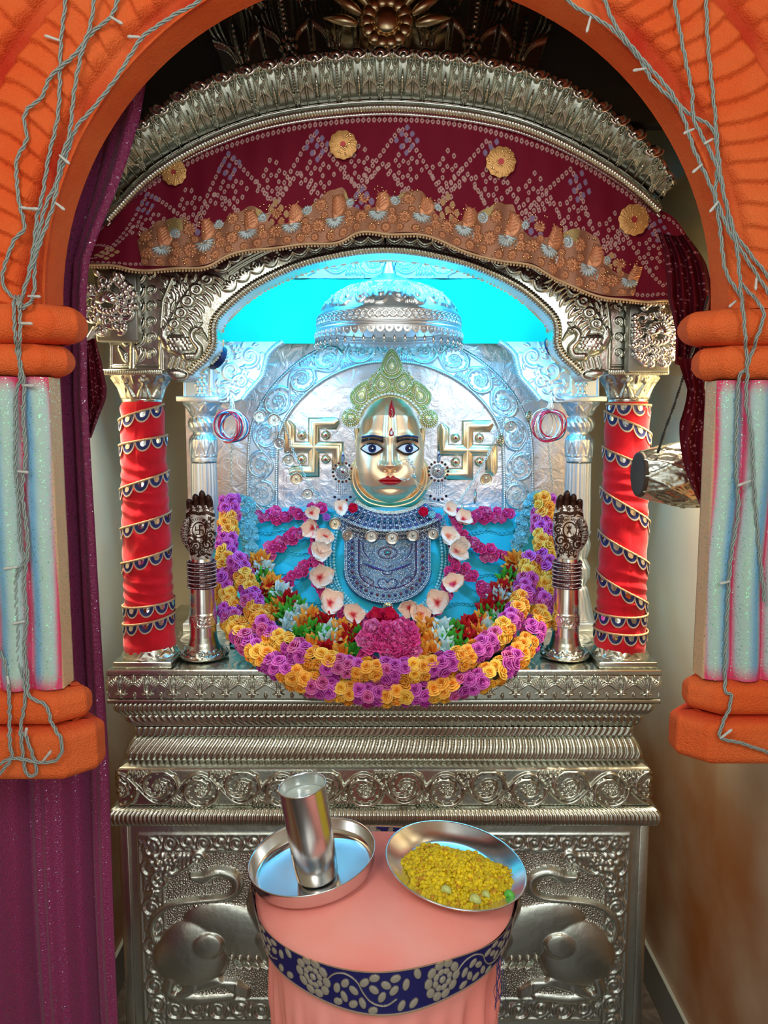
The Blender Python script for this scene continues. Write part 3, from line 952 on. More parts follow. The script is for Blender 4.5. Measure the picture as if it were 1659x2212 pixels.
SL = [
    ([(143, -8), (132, 85), (130, 150), (125, 250), (105, 340), (92, 420), (80, 470), (72, 540), (55, 620), (38, 660)], 0,
     'thin wire running down the left arch face from the top, with two side bulbs', [(130, 88, 195, 32), (80, 455, 190, 34)]),
    ([(258, -8), (240, 35), (200, 70), (160, 120), (110, 165), (90, 210), (60, 235), (52, 260), (58, 300), (40, 335), (35, 360), (40, 430), (52, 480), (50, 500), (30, 520), (6, 590), (12, 625), (48, 657)], -.004,
     'kinked wire looping out to the left frame edge across the ribbed arch', [(238, 36, 32, 32), (55, 450, 5, 30)]),
    ([(205, -8), (195, 55), (175, 120), (160, 200), (150, 290), (130, 350), (118, 430), (95, 500), (60, 600), (42, 665)], -.008,
     'straighter middle wire down the left side of the arch', [(128, 335, 40, 30), (120, 438, 38, 26)]),
    ([(440, -8), (380, 30), (320, 70), (300, 90), (250, 170), (200, 235), (165, 275), (145, 330), (125, 390), (100, 440), (85, 500), (75, 570), (72, 640), (48, 668)], -.002,
     'wire following the inner red groove of the arch on the left', [(303, 80, 178, 26), (60, 640, 3, 30)]),
    ([(32, 640), (30, 664), (34, 735), (44, 809), (34, 856), (34, 937), (33, 1005), (40, 1072), (44, 1173), (54, 1210), (36, 1240), (35, 1300), (39, 1360), (38, 1421), (51, 1466), (54, 1512), (45, 1572), (48, 1617), (56, 1668), (70, 1676), (79, 1660), (60, 1602), (52, 1580)], 0,
     'wires hanging down the front of the left pillar with a loop at its foot', [(40, 698, 3, 32), (48, 832, 3, 28), (38, 1225, 175, 30), (54, 1342, 170, 28)]),
    ([(40, 640), (44, 700), (42, 770), (52, 830), (50, 900), (55, 980), (48, 1060), (56, 1130), (60, 1190), (52, 1260), (58, 1330), (52, 1400), (60, 1460), (63, 1503), (99, 1524), (111, 1560), (133, 1602), (126, 1638), (90, 1647), (27, 1638), (-8, 1655)], -.003,
     'wire swinging out in a wide curve over the base of the left pillar', [(92, 1645, -50, 36), (55, 1590, -75, 22), (38, 1018, 5, 26)]),
    ([(-6, 1400), (12, 1436), (20, 1512), (21, 1602), (24, 1638), (-8, 1680)], -.004,
     'short wire at the left frame edge over the lower pillar base', [(16, 1460, 80, 20)]),
    ([(1218, -8), (1280, 35), (1325, 65), (1380, 125), (1410, 175), (1465, 225), (1495, 250), (1540, 280), (1550, 350), (1545, 425), (1555, 490), (1565, 575), (1580, 610), (1600, 640), (1606, 668)], 0,
     'wire following the inner red groove of the arch on the right', [(1276, 36, 105, 36), (1395, 148, 168, 30), (1500, 278, 155, 28)]),
    ([(1302, -8), (1330, 55), (1385, 125), (1450, 200), (1475, 250), (1500, 325), (1530, 390), (1555, 450), (1575, 500), (1610, 555), (1665, 640)], -.004,
     'wire crossing the ribbed face towards the right frame edge', [(1517, 355, 140, 30), (1552, 435, 130, 32), (1634, 600, 95, 28)]),
    ([(1455, -8), (1475, 100), (1495, 200), (1500, 260), (1545, 350), (1565, 425), (1590, 525), (1600, 625), (1608, 700), (1610, 735), (1614, 800), (1612, 870), (1622, 930), (1626, 1000), (1628, 1045), (1640, 1190), (1652, 1300)], -.007,
     'long wire from the top edge down the face of the right pillar', [(1540, 300, 150, 24), (1622, 1038, 160, 34)]),
    ([(1525, -8), (1530, 100), (1545, 250), (1553, 350), (1570, 450), (1585, 500), (1665, 605)], -.003,
     'straight outer wire on the right of the arch', [(1590, 650, 140, 22)]),
    ([(1598, 610), (1648, 670), (1635, 730), (1610, 800), (1596, 820), (1590, 1000), (1595, 1100), (1580, 1200), (1572, 1300), (1566, 1480), (1580, 1500), (1575, 1530), (1555, 1590), (1600, 1605), (1668, 1628)], -.002,
     'wire hanging down the right pillar and ending along its base slab', [(1556, 1595, -45, 34), (1577, 1256, 170, 26)]),
]
for path, yo, lb, bl in SL:
    string_light(path, yo, lb, bl)

# ================================================================== SILVER PEDESTAL
ZT = zpx(1447, 1.90)           # top of the pedestal
HX = 0.705; PB = 2.62          # half width, back
ped = thing('silver_pedestal', (0, 2.2, 0), 'tall stepped silver pedestal embossed with leaf friezes and two tailed beasts', 'pedestal')


def moulding(name, prof, tile, nu_rep, amp, n=None, nv=40, parent=ped, mat_=SILVER, gadp=None, hx=HX, yf=1.90, yb=PB, label=None, res=0.0016):
    """prof: list of (recess, z) top->bottom.  front + both sides, mitred."""
    pr = np.array(prof, float)
    d = np.r_[0, np.cumsum(np.linalg.norm(np.diff(pr, axis=0), axis=1))]
    s_ = np.linspace(0, d[-1], nv)
    rc = np.interp(s_, d, pr[:, 0]); z = np.interp(s_, d, pr[:, 1])
    tv = s_ / d[-1]
    mb = MB()
    for face in ('front', 'left', 'right'):
        Lf = 2 * hx if face == 'front' else yb - yf
        nu = int(Lf / res) if face == 'front' else int(Lf / 0.004)
        U = np.linspace(0, 1, nu)[None].repeat(nv, 0); R = rc[:, None].repeat(nu, 1); Z = z[:, None].repeat(nu, 1); T = tv[:, None].repeat(nu, 1)
        if face == 'front':
            V = np.stack([(U * 2 - 1) * (hx - R), yf + R, Z], -1)
            A = U * nu_rep
        elif face == 'right':
            V = np.stack([hx - R, yf + R + U * (yb - yf - R), Z], -1); A = U * nu_rep * Lf / (2 * hx)
        else:
            V = np.stack([-hx + R, yb - U * (yb - yf - R), Z], -1); A = U * nu_rep * Lf / (2 * hx)
        if tile is not None:
            H = tile.at(A * (tile.x1 - tile.x0), 1 - T, wrapx=True) * amp
        elif gadp is not None:
            H = gad(A, T, *gadp) * amp
        else:
            H = np.zeros_like(A)
        e_ = np.clip(np.minimum(T, 1 - T) / 0.04, 0, 1) * np.clip(np.minimum(U, 1 - U) / 0.004, 0, 1)
        relief(mb, V, H * e_, sgn=-1)
    return obj(name, mb, mat_, parent, label=label)


def Z_(y): return zpx(y, 1.90)


# core
mb = MB(); box(mb, (0, (1.97 + PB) / 2, (ZT - 0.005) / 2), (2 * (HX - .07), PB - 1.975, ZT - 0.008)); obj('core', mb, WOOD, ped)
# top plate with engraved sheet
nu, nv = 420, 220
U, W_ = np.meshgrid(np.linspace(-1, 1, nu), np.linspace(0, 1, nv))
V = np.stack([U * HX, 1.90 + W_ * (PB - 1.90), np.full_like(U, ZT)], -1)
Ht = T_RIN.at((V[..., 0] + 3) * 14, np.mod(V[..., 1] * 7, 1), True) * 0.0012
V[..., 2] += Ht - 0.0012 + .0006 * noise2(V[..., 0] * 10, V[..., 1] * 10, 2, 4)
mb = MB(); addgrid(mb, V)
obj('top_plate', mb, SILVER, ped)
moulding('nail_strip', [(0.0, ZT), (-.002, ZT - .004), (-.002, Z_(1458)), (0, Z_(1459))], None, 1, 0, nv=8)
moulding('leaf_frieze', [(0.002, Z_(1459)), (0.0, Z_(1461)), (0.0, Z_(1509)), (0.002, Z_(1511))], T_PAL, 21, 0.0085, nv=90)
moulding('flat_fillet', [(0.0, Z_(1511)), (-.003, Z_(1512)), (-.003, Z_(1519)), (0.014, Z_(1520))], None, 1, 0, nv=10)
moulding('gadroon_moulding', [(0.014, Z_(1520)), (0.008, Z_(1526)), (0.010, Z_(1537)), (0.020, Z_(1547)), (0.034, Z_(1551))], None, 112, 0.0035, gadp=(1.3, 0), nv=26)
moulding('fluted_cove', [(0.030, Z_(1553)), (0.030, Z_(1557)), (0.033, Z_(1567)), (0.042, Z_(1577)), (0.052, Z_(1584))], None, 78, 0.0045, gadp=(-0.2, -1.1), nv=28)
moulding('bead_moulding', [(0.052, Z_(1586)), (0.049, Z_(1588)), (0.049, Z_(1604)), (0.053, Z_(1608))], None, 84, 0.003, gadp=(0.0, 1.0), nv=20)
moulding('slanted_gadroon_moulding', [(0.053, Z_(1608)), (0.046, Z_(1614)), (0.036, Z_(1626)), (0.030, Z_(1638)), (0.030, Z_(1648)), (0.036, Z_(1655))], None, 86, 0.0055, gadp=(0.6, 0.9), nv=40)
moulding('sloping_ledge', [(0.036, Z_(1655)), (0.034, Z_(1657)), (0.016, Z_(1664)), (0.012, Z_(1667))], None, 1, 0.0, nv=10)
moulding('scroll_frieze', [(0.012, Z_(1667)), (0.011, Z_(1670)), (0.011, Z_(1742)), (0.013, Z_(1746))], T_RIN, 6.5, 0.0095, nv=100)
moulding('rope_moulding', [(0.012, Z_(1746)), (-.004, Z_(1750)), (-.012, Z_(1757)), (-.013, Z_(1766)), (-.010, Z_(1775)), (-.002, Z_(1781)), (0.012, Z_(1783))], None, 128, 0.0035, gadp=(-0.5, 0.5), nv=34)

# ---- the base panel: canvas in millimetres of the front plane, x from -693..693, y up from 0
zP1 = Z_(1784); hP = 0.693
PXS = 2 * hP / 1128.0            # metre per photo pixel on this plane (approx.)
c = Cv(-hP, hP, 0.0, zP1, 0.0019)


def pp(x, y):
    q = P(x, y, 1.90); return float(q[0]), float(q[2])


def ppl(l): return [pp(*q) for q in l]


zb = pp(830, 2230)[1]
# frames
xl, zt1 = pp(300, 1808); xl2, zt2 = pp(318, 1842)
fr = []
for (i, x_) in enumerate(((-0.645), (-0.585))):
    c.stroke([(x_, 0.0), (x_, zt1 if i == 0 else zt2)], 0.0035, 0.004)
    c.stroke([(-x_, 0.0), (-x_, zt1 if i == 0 else zt2)], 0.0035, 0.004)
c.stroke([(-0.645, zt1), (0.645, zt1)], 0.0035, 0.004); c.stroke([(-0.585, zt2), (0.585, zt2)], 0.0035, 0.004)
zb1 = pp(830, 2165)[1]; zb2 = pp(830, 2208)[1]
c.stroke([(-0.585, zb1), (0.585, zb1)], 0.0035, 0.004); c.stroke([(-0.585, zb2), (0.585, zb2)], 0.0035, 0.004)
# scroll bands between frames
X, Yc = c.X, c.Y


def band(msk, uu, vv, amp=0.0055):
    h_ = T_RIN.at(uu, np.clip(vv, 0, 1), True) * amp
    c.H[msk] = np.maximum(c.H, h_)[msk]


bw = zt1 - zt2
band((Yc > zt2 + .004) & (Yc < zt1 - .004) & (np.abs(X) < .645), (X + 3) / bw, (Yc - zt2) / bw)
band((np.abs(X) > .589) & (np.abs(X) < .641) & (Yc < zt1 - .003), (Yc + 3) / .056, (np.abs(X) - .589) / .052)
band((Yc > zb2) & (Yc < zb1) & (np.abs(X) < .585), (X + 3) / (zb1 - zb2), (Yc - zb2) / (zb1 - zb2))
for sx in (-1, 1):
    def M_(l): return [(sx * -q[0] if sx > 0 else q[0], q[1]) for q in ppl(l)]
    def E(x, y, a, b, ang=0, h=.02, base=0, p=.5):
        q = pp(x, y); c.ell(q[0] * (1 if sx < 0 else -1), q[1], a * PXS, b * PXS, ang * (1 if sx < 0 else -1), h, base, p)
    # torso + haunch
    E(520, 2022, 130, 62, -0.32, 0.016)
    E(600, 1985, 66, 120, 0.1, 0.020)
    c.stroke(M_([(575, 2030), (592, 2080), (606, 2130), (618, 2200)]), np.array([36, 24, 16, 16]) * PXS, 0.020)
    E(412, 2066, 84, 80, 0.4, 0.024)
    E(448, 2042, 36, 28, 0.3, 0.007, 0.019)
    # hind foot
    c.stroke(M_([(368, 2118), (362, 2145), (380, 2158)]), np.array([14, 14, 10]) * PXS, 0.016)
    for k in range(4):
        c.stroke(M_([(378, 2156), (420, 2142 - k * 6), (470, 2126 - k * 2), (510, 2128 + k * 6), (534, 2142 + k * 5)]), np.array([7, 8, 9, 8, 5]) * PXS, 0.014)
    c.stroke(M_([(372, 2160), (430, 2165), (500, 2158)]), np.array([10, 12, 8]) * PXS, 0.010)
    # tail: rises from the haunch, curls over the back to a tuft
    tl = smooth_path([(333, 2038), (326, 2005), (340, 1975), (375, 1955), (430, 1948), (485, 1942), (510, 1925), (508, 1900), (480, 1888), (450, 1890), (428, 1898), (408, 1893)], 60)
    tlp = [(q[0], q[1]) for q in tl]
    wd_ = np.interp(np.linspace(0, 1, 60), [0, .3, .6, .72, .85, 1], [5, 7, 8, 12, 13, 2])
    c.stroke(M_(tlp), wd_ * PXS, 0.016)
    for k in range(4):
        c.stroke(M_([(470 - 6 * k, 1886 + k * 5), (440, 1893 + k * 5), (412, 1893 + k * 2)]), 3.2 * PXS, 0.008, 0.010)
    # ribs lines
    for k in range(4):
        c.stroke(M_([(500 + 18 * k, 2068), (508 + 18 * k, 2085), (525 + 18 * k, 2092)]), 3 * PXS, 0.004, 0.018)
    # corner flower sprays
    def Ss(x, y, r0, r1, a0, tn, w_):
        q = pp(x, y); f = 1 if sx < 0 else -1
        c.spiral(q[0] * f, q[1], r0 * PXS, r1 * PXS, a0 if f > 0 else PI - a0, tn * f, w_ * PXS, .010)
    for (x, y, r) in ((340, 1868, 26), (338, 1900, 18), (360, 1880, 20), (375, 1862, 17), (330, 1930, 13)):
        q = pp(x, y); c.flower(q[0] * (1 if sx < 0 else -1), q[1], r * PXS, 6, .012)
    Ss(425, 1858, 16, 3, 0, 1.4, 5); Ss(345, 1905, 26, 6, 1, 1.2, 6)
    c.stroke(M_([(352, 1895), (380, 1890), (405, 1875), (420, 1860)]), 4 * PXS, .010)
    for k in range(5):
        c.stroke(M_([(375 + 9 * k, 1880 - 3 * k), (378 + 9 * k, 1862 - 2 * k), (386 + 9 * k, 1850)]), 4 * PXS, .009)
sub = 2
H = c.H
# smooth once for rounded joints
for _ in range(3):
    H = (H + np.roll(H, 1, 0) + np.roll(H, -1, 0) + np.roll(H, 1, 1) + np.roll(H, -1, 1)) / 5
V = np.stack([c.X, 1.912 - H, c.Y], -1)
Hq = H[:-1, :-1]; inp = (np.abs(c.X[:-1, :-1]) < .583) & (c.Y[:-1, :-1] > zb1 + .004) & (c.Y[:-1, :-1] < zt2 - .004)
flat = inp & (Hq < .0035)
mb = MB(); addgrid(mb, V, mask=flat, mi=0); addgrid(mb, V, mask=~flat, mi=1)
for sx in (-1, 1):
    S = np.array([[[sx * hP, 1.912, 0], [sx * hP, PB, 0]], [[sx * hP, 1.912, zP1], [sx * hP, PB, zP1]]]); addgrid(mb, S, flip=sx < 0)
obj('beast_panel', mb, [PEBBLE, BEASTM], ped, label='punched silver base panel with two seated tailed beasts')
mb = MB()
for sx in (-1, 1):
    box(mb, (sx * (hP - .012), 1.908, zP1 / 2), (0.026, 0.012, zP1), bev=.003)
    obj('corner_strip', mb, SILVER, ped); mb = MB()
# ================================================================== SHRINE COLUMNS (front, red velvet)
def cyl(cx, cy, phi, r, z):
    return np.stack([cx + r * np.sin(phi), cy - r * np.cos(phi), z + 0 * phi], -1)


def velvet_column(sd, label):
    cx, cy = 0.622 * sd + (.003), 1.985
    zb = ZT; root = thing('shrine_column', (cx, cy, zb), label, 'column')
    zc = zpx(868, cy); zt = zpx(797, cy - .05)
    # plinth
    mb = MB(); box(mb, (cx, cy, zb + .008), (0.150, 0.150, 0.016), bev=.002)
    obj('plinth', mb, SILVER, root)
    prof = [(0.073, zb + .016), (0.072, zb + .020), (0.066, zb + .030), (0.060, zb + .045), (0.056, zb + .060)]
    A = np.linspace(0, 2 * PI, 96, endpoint=False)[None].repeat(30, 0); T = np.linspace(0, 1, 30)[:, None].repeat(96, 1)
    pr = np.array(prof); t5 = np.linspace(0, 1, 5)
    prf = np.stack([np.interp(np.linspace(0, 1, 30), t5, pr[:, 0]), np.interp(np.linspace(0, 1, 30), t5, pr[:, 1])], 1)
    mb = MB(); lathe(mb, prf, (cx, cy, 0), 96, H=T_PAL.at(A / (2 * PI) * 9, T, True) * .003)
    obj('foot', mb, SILVER, root)
    # velvet shaft
    nz, na = 260, 110
    z = np.linspace(zb + .022, zc + .004, nz); phi = np.linspace(0, 2 * PI, na, endpoint=False)
    t_ = (z - z[0]) / (z[-1] - z[0])
    base = np.interp(t_, [0, .04, .14, .3, .6, .9, .97, 1], [.064, .067, .0625, .062, .0585, .0545, .053, .046])
    Z = z[:, None].repeat(na, 1); PH = phi[None].repeat(nz, 0)
    W_ = noise2(PH * 2 * 1.0, Z * 42 + sd * np.sin(PH) * 2.5, 1.3, 11 + sd) * .0030 + .0016 * np.sin(Z * 150 + 3 * np.sin(PH - .8 * sd) + 4 * np.sin(Z * 23))
    R = base[:, None] + W_
    lowcut = 0.012 * np.maximum(0, np.sin(PH * 1 + (0.6 if sd < 0 else 3.4))) ** 2
    Z = Z + (1 - np.clip(t_ / .05, 0, 1))[:, None] * lowcut
    V = np.stack([cx + R * np.sin(PH), cy - R * np.cos(PH), Z], -1)
    mb = MB(); addgrid(mb, V, wrap=True)
    obj('velvet_wrap', mb, VELVET, root)

    def rad(zz): return np.interp((zz - z[0]) / (z[-1] - z[0]), t_, base) + .0022
    # trims: list of (y at phi=-90deg, y at phi=+90deg)
    if sd < 0:
        bands = [(912, 872), (965, 940), (1062, 1018), (1147, 1108), (1222, 1184), (1312, 1298), (1352, 1328)]
    else:
        bands = [(872, 876), (888, 945), (966, 1022), (1056, 1136), (1150, 1226), (1238, 1312), (1326, 1328), (1362, 1366)]
    tr = MB(); mir = MB(); br = MB()
    for bi, (yl, yr) in enumerate(bands):
        zl, zr = zpx(yl, cy - .03), zpx(yr, cy - .03)
        full = (bi >= len(bands) - 2) or (sd > 0 and bi == 0)
        nxt = bands[bi + 1] if bi + 1 < len(bands) else None
        ph = np.linspace(-PI / 2 - .5, PI / 2 + .5, 60) if not full else np.linspace(-PI, PI, 90)
        zz = zl + (zr - zl) * (0.5 + 0.5 * np.sin(np.clip(ph, -PI / 2, PI / 2)) * .35 + .325 * np.clip(ph / (PI / 2), -1, 1))
        c_ = cyl(cx, cy, ph, rad(zz) + .002, zz)
        # braid: two intertwined cords
        d = np.r_[0, np.cumsum(np.linalg.norm(np.diff(c_, axis=0), axis=1))]
        sN = np.linspace(0, d[-1], int(d[-1] / .0016)); phN = np.interp(sN, d, ph); zN = np.interp(sN, d, zz)
        for k in (0, PI):
            tube(br, cyl(cx, cy, phN, rad(zN) + .0028 + .0010 * np.cos(sN / .0058 * 2 * PI + k), zN + .0022 * np.sin(sN / .0058 * 2 * PI + k)), .0014, 5)
        # scallops
        step = 0.0405
        for k in range(int(d[-1] / step)):
            s0 = (k + .5) * step; p0 = float(np.interp(s0, d, ph)); 
            ds = .01; z0 = float(np.interp(s0, d, zz)); sl = float(np.interp(s0 + ds, d, zz) - np.interp(s0 - ds, d, zz)) / (2 * ds)
            r0 = float(rad(z0))
            aa = np.linspace(PI, 2 * PI, 19); rr = np.array([0, .34, .40, .43, .84, .87, 1.0])
            RR, AA = np.meshgrid(rr, aa, indexing='ij')
            sx = RR * np.cos(AA) * .0195; sz = RR * np.sin(AA) * .028 - .001
            lift = np.interp(RR, [0, .34, .40, .6, .84, .87, 1], [.0012, .0012, .0010, .0026, .0016, .0022, .0012])
            V = cyl(cx, cy, p0 + sx / r0, r0 + lift + .0008, z0 + sl * sx + sz)
            col = np.zeros(RR.shape + (3,)); nav = np.array([.010, .016, .13]); crm = np.array([.62, .50, .36])
            col[:] = nav; col[RR > .86] = crm; col[RR < .41] = crm * .9
            addgrid(tr, V, col)
            # mirror disc
            q = np.linspace(0, 2 * PI, 14, endpoint=False)
            cxs = np.r_[.0066 * np.cos(q), 0]; czs = np.r_[.0066 * np.sin(q), 0] - .0095
            Vm = cyl(cx, cy, p0 + cxs / r0, r0 + .0036, z0 + sl * cxs + czs)
            mir.add(Vm, t=[(i, (i + 1) % 14, 14) for i in range(14)])
    obj('scalloped_trim', tr, EMB, root, label='navy scalloped trim with cream edges')
    obj('mirror_work', mir, MIRROR, root, smooth=False)
    obj('braid', br, BRAID, root)
    # capital
    pr = np.array([(0.046, zc - .004), (.050, zc), (.047, zc + .006), (0.048, zc + .012), (0.053, zc + .03), (0.060, zc + .046), (0.070, zt - .018), (.072, zt - .015)])
    tt = np.linspace(0, 1, 36); t8 = np.linspace(0, 1, len(pr))
    prf = np.stack([np.interp(tt, t8, pr[:, 0]), np.interp(tt, t8, pr[:, 1])], 1)
    A = np.linspace(0, 2 * PI, 128, endpoint=False)[None].repeat(36, 0); T = tt[:, None].repeat(128, 1)
    mb = MB(); V = lathe(mb, prf, (cx, cy, 0), 128, H=T_PAL.at(A / (2 * PI) * 8, 1 - T, True) * .0055 * np.clip((T - .2) * 6, 0, 1))
    obj('capital', mb, SILVER, root)
    mb = MB(); box(mb, (cx, cy, zt - .009), (0.150, 0.150, 0.014), bev=.003)
    A = MB()
    for k in range(26):
        sphere(mb, (cx - .07 + .0056 * k, cy - .0755, zt - .009), .0036, n=6, k=4, s=(.55, .7, 1.3))
    obj('abacus', mb, SILVER, root)
    return root


velvet_column(-1, 'red velvet wrapped silver column on the left with navy mirror-work trim rising rightwards')
velvet_column(1, 'red velvet wrapped silver column on the right with navy mirror-work trim sloping down rightwards')


def back_column(sd, label):
    cy = 2.33
    cx = xpx(443 if sd < 0 else 1247, 1100, cy)
    root = thing('inner_column', (cx, cy, ZT), label, 'column')
    def z(y): return zpx(y, cy)
    mb = MB(); box(mb, (cx, cy, ZT + .012), (0.125, 0.125, 0.024), bev=.002); obj('plinth', mb, SILVI, root)
    pr = np.array([(.058, ZT + .024), (.056, ZT + .03), (.045, z(1300)), (.036, z(1270)), (.030, z(1262)), (.034, z(1255)), (.042, z(1245)), (.042, z(1225)), (.032, z(1210)), (.029, z(1205)),
                   (.033, z(1200)), (.040, z(1185)), (.041, z(1172)), (.034, z(1158)), (.040, z(1152)), (.041, z(1148)), (.036, z(1144))])
    tt = np.linspace(0, 1, 120); tk = np.linspace(0, 1, len(pr)); prf = np.stack([np.interp(tt, tk, pr[:, k]) for k in (0, 1)], 1)
    A = np.linspace(0, 2 * PI, 120, endpoint=False)[None].repeat(120, 0); T = tt[:, None].repeat(120, 1)
    mb = MB(); lathe(mb, prf, (cx, cy, 0), 120, H=.0022 * np.abs(np.sin(A * 8 + T * 14)) + T_PAL.at(A / (2 * PI) * 7, np.clip(T * 4, 0, 1), True) * .002 * (T < .25))
    obj('baluster', mb, SILVI, root)
    nz = 60; zz = np.linspace(z(1144), z(1000), nz)
    A = np.linspace(0, 2 * PI, 160, endpoint=False)[None].repeat(nz, 0)
    mb = MB(); lathe(mb, np.stack([np.linspace(.0365, .034, nz), zz], 1), (cx, cy, 0), 160, H=.0042 * np.abs(np.sin(A * 9)) ** .7)
    obj('fluted_shaft', mb, SILVI, root)
    pr = np.array([(.034, z(1000)), (.039, z(996)), (.039, z(990)), (.038, z(988)), (.039, z(980)), (.0405, z(965)), (.040, z(950)), (.033, z(942)), (.030, z(938)), (.029, z(934)), (.032, z(931)), (.040, z(922)), (.041, z(913)), (.036, z(905)), (.030, z(902)), (.032, z(898)),
                   (.036, z(892)), (.045, z(880)), (.054, z(871)), (.056, z(868))])
    tt = np.linspace(0, 1, 140); tk = np.linspace(0, 1, len(pr)); prf = np.stack([np.interp(tt, tk, pr[:, k]) for k in (0, 1)], 1)
    A = np.linspace(0, 2 * PI, 140, endpoint=False)[None].repeat(140, 0); T = tt[:, None].repeat(140, 1)
    Hh = T_PAL.at(A / (2 * PI) * 8, np.clip((T - .12) / .28, 0, 1), True) * .003 * (T < .42) + .0035 * np.abs(np.sin(A * 7 + T * 20)) * ((T > .52) & (T < .75)) + T_PAL.at(A / (2 * PI) * 8, 1 - np.clip((T - .78) / .22, 0, 1), True) * .004 * (T > .78)
    mb = MB(); lathe(mb, prf, (cx, cy, 0), 140, H=Hh); box(mb, (cx, cy, z(868) + .007), (.125, .125, .016), bev=.002)
    obj('capital', mb, SILVI, root)
    return root


back_column(-1, 'fluted silver column inside the shrine on the left, behind the raised hand')
back_column(1, 'fluted silver column inside the shrine on the right, behind the raised hand')

# ================================================================== FRONT SILVER ARCH
arch = thing('silver_arch', (0, 1.95, zpx(797, 1.95)), 'silver front arch embossed with peacocks, cyan light glowing below its ribbed edge', 'arch')
inner = [(398, 822), (409, 814), (418, 797), (440, 779), (458, 760), (466, 735), (464, 712), (472, 691), (500, 660), (545, 625), (600, 596), (660, 573), (720, 558), (780, 549), (832, 546)]
inn = smooth_path(inner, 90)
c = Cv(228, 836, 505, 832, 1.0)


def poly_in(X, Y, poly):
    ins = np.zeros(X.shape, bool); n = len(poly)
    for i in range(n):
        x1, y1 = poly[i]; x2, y2 = poly[(i + 1) % n]
        cnd = ((y1 > Y) != (y2 > Y)) & (X < (x2 - x1) * (Y - y1) / (y2 - y1 + 1e-12) + x1)
        ins ^= cnd
    return ins


nrm = np.gradient(inn, axis=0); nrm = np.stack([nrm[:, 1], -nrm[:, 0]], 1); nrm /= np.linalg.norm(nrm, axis=1, keepdims=True)
nrm = -nrm if nrm[-1, 1] > 0 else nrm
for off, w_ in ((58, 3), (64, 2)):
    c.stroke((inn + nrm * off)[38:], w_, 3)
for k in range(36, 90, 5):
    p = inn[k] + nrm[k] * 24; a = math.atan2(nrm[k, 1], nrm[k, 0])
    for da in (-.9, -.45, 0, .45, .9):
        c.leaf(p[0], p[1], a + da, 26, 5.5, 0, 3.2)
for k in range(38, 90, 4):
    p = inn[k] + nrm[k] * 68; a = math.atan2(nrm[k, 1], nrm[k, 0])
    for da in (-.9, -.45, 0, .45, .9):
        c.leaf(p[0], p[1], a + da, 26, 6, 0, 3.2)
# left block: leaf scrolls
for k in range(6):
    y = 780 - 34 * k
    for sd2, x0 in ((1, 300), ):
        for j in range(4):
            c.leaf(x0 - 4, y - 6 * j, -0.5 - .35 * j, 34 - 3 * j, 5.5, -1.2, 3.8)
        c.spiral(x0 + 28, y - 18, 10, 2, 2.2, 1.2, 3.5, 3.5)
    for j in range(3):
        c.leaf(272, y - 8 * j, -2.2 - .3 * j, 26, 5, 1.0, 3.2)
c.stroke([(286, 800), (287, 700), (290, 600)], np.array([7, 3.5, 3]), 5)
c.stroke([(348, 800), (346, 720), (352, 650), (372, 600)], 4, 4)
c.stroke([(238, 798), (238, 590)], 4, 4)
c.stroke([(238, 790), (346, 790)], 3, 3)
for k in range(36, 90, 2):
    p = inn[k] + nrm[k] * (44 if k % 4 else 96); a = math.atan2(nrm[k, 1], nrm[k, 0])
    c.spiral(p[0], p[1], 9, 2, a + 2, 1.2, 3, 2.6)
for k in range(60):
    q = random.Random(k); c.leaf(q.uniform(352, 420), q.uniform(600, 700), q.uniform(-2.6, -1.0), 22, 4.2, q.uniform(-1, 1), 2.4)
# peacock
c.ell(386, 745, 34, 24, 0.35, 9)
for i in range(5):
    for j in range(4):
        c.ell(368 + 9 * i + (j % 2) * 4, 733 + 7 * j, 5.5, 4.5, .4, 2.5, base=6.5)
c.stroke(smooth_path([(404, 770), (424, 768), (430, 752), (418, 736), (414, 722), (422, 712), (431, 714)], 24), np.r_[np.linspace(11, 7, 16), np.linspace(7, 8, 8)], 9)
c.stroke([(430, 714), (440, 722), (448, 734)], np.array([7, 4, 1.5]), 8)
c.ell(430, 716, 3.4, 3.4, 0, 3, base=8)
for k in range(3):
    c.stroke([(424 + 3 * k, 706), (427 + 5 * k, 697)], 1.6, 5)
c.stroke([(362, 742), (352, 726), (352, 712)], np.array([14, 12, 8]), 7)
pl = [(376, 700, 15), (391, 676, 16), (405, 651, 17), (424, 626, 17), (446, 604, 16)]
for x, y, r in pl:
    c.ell(x, y, r, r * .9, 0, 7, ring=.42); c.ell(x, y, 5, 5, 0, 8)
    c.stroke(smooth_path([(x - r, y + 4), (x - r - 6, y + 16), (x - r - 4, y + 34)], 10), 5, 5)
    for j in range(3):
        c.leaf(x + r - 2, y - 8 + 9 * j, 0.3 + .25 * j, 34, 5, .5, 3.5)
for k in range(7):
    c.stroke([(372 + 12 * k, 772 + 2 * k), (366 + 13 * k, 792)], 3, 2.5)
for k in range(9):
    c.leaf(364 + 5 * k, 716 - 9 * k + (k % 2) * 6, -2.5, 16, 4, .3, 3)
c.ell(378, 808, 26, 12, .1, 8)
outline = [(237, 796), (236, 590), (236, 505), (836, 505)] + [tuple(q) for q in inn[::-1]] + [(378, 822), (358, 804), (348, 798)]
ins = poly_in(c.X, c.Y, outline)
H = c.H * 0.0011
H = (H * 2 + np.roll(H, 1, 0) + np.roll(H, 1, 1)) / 4


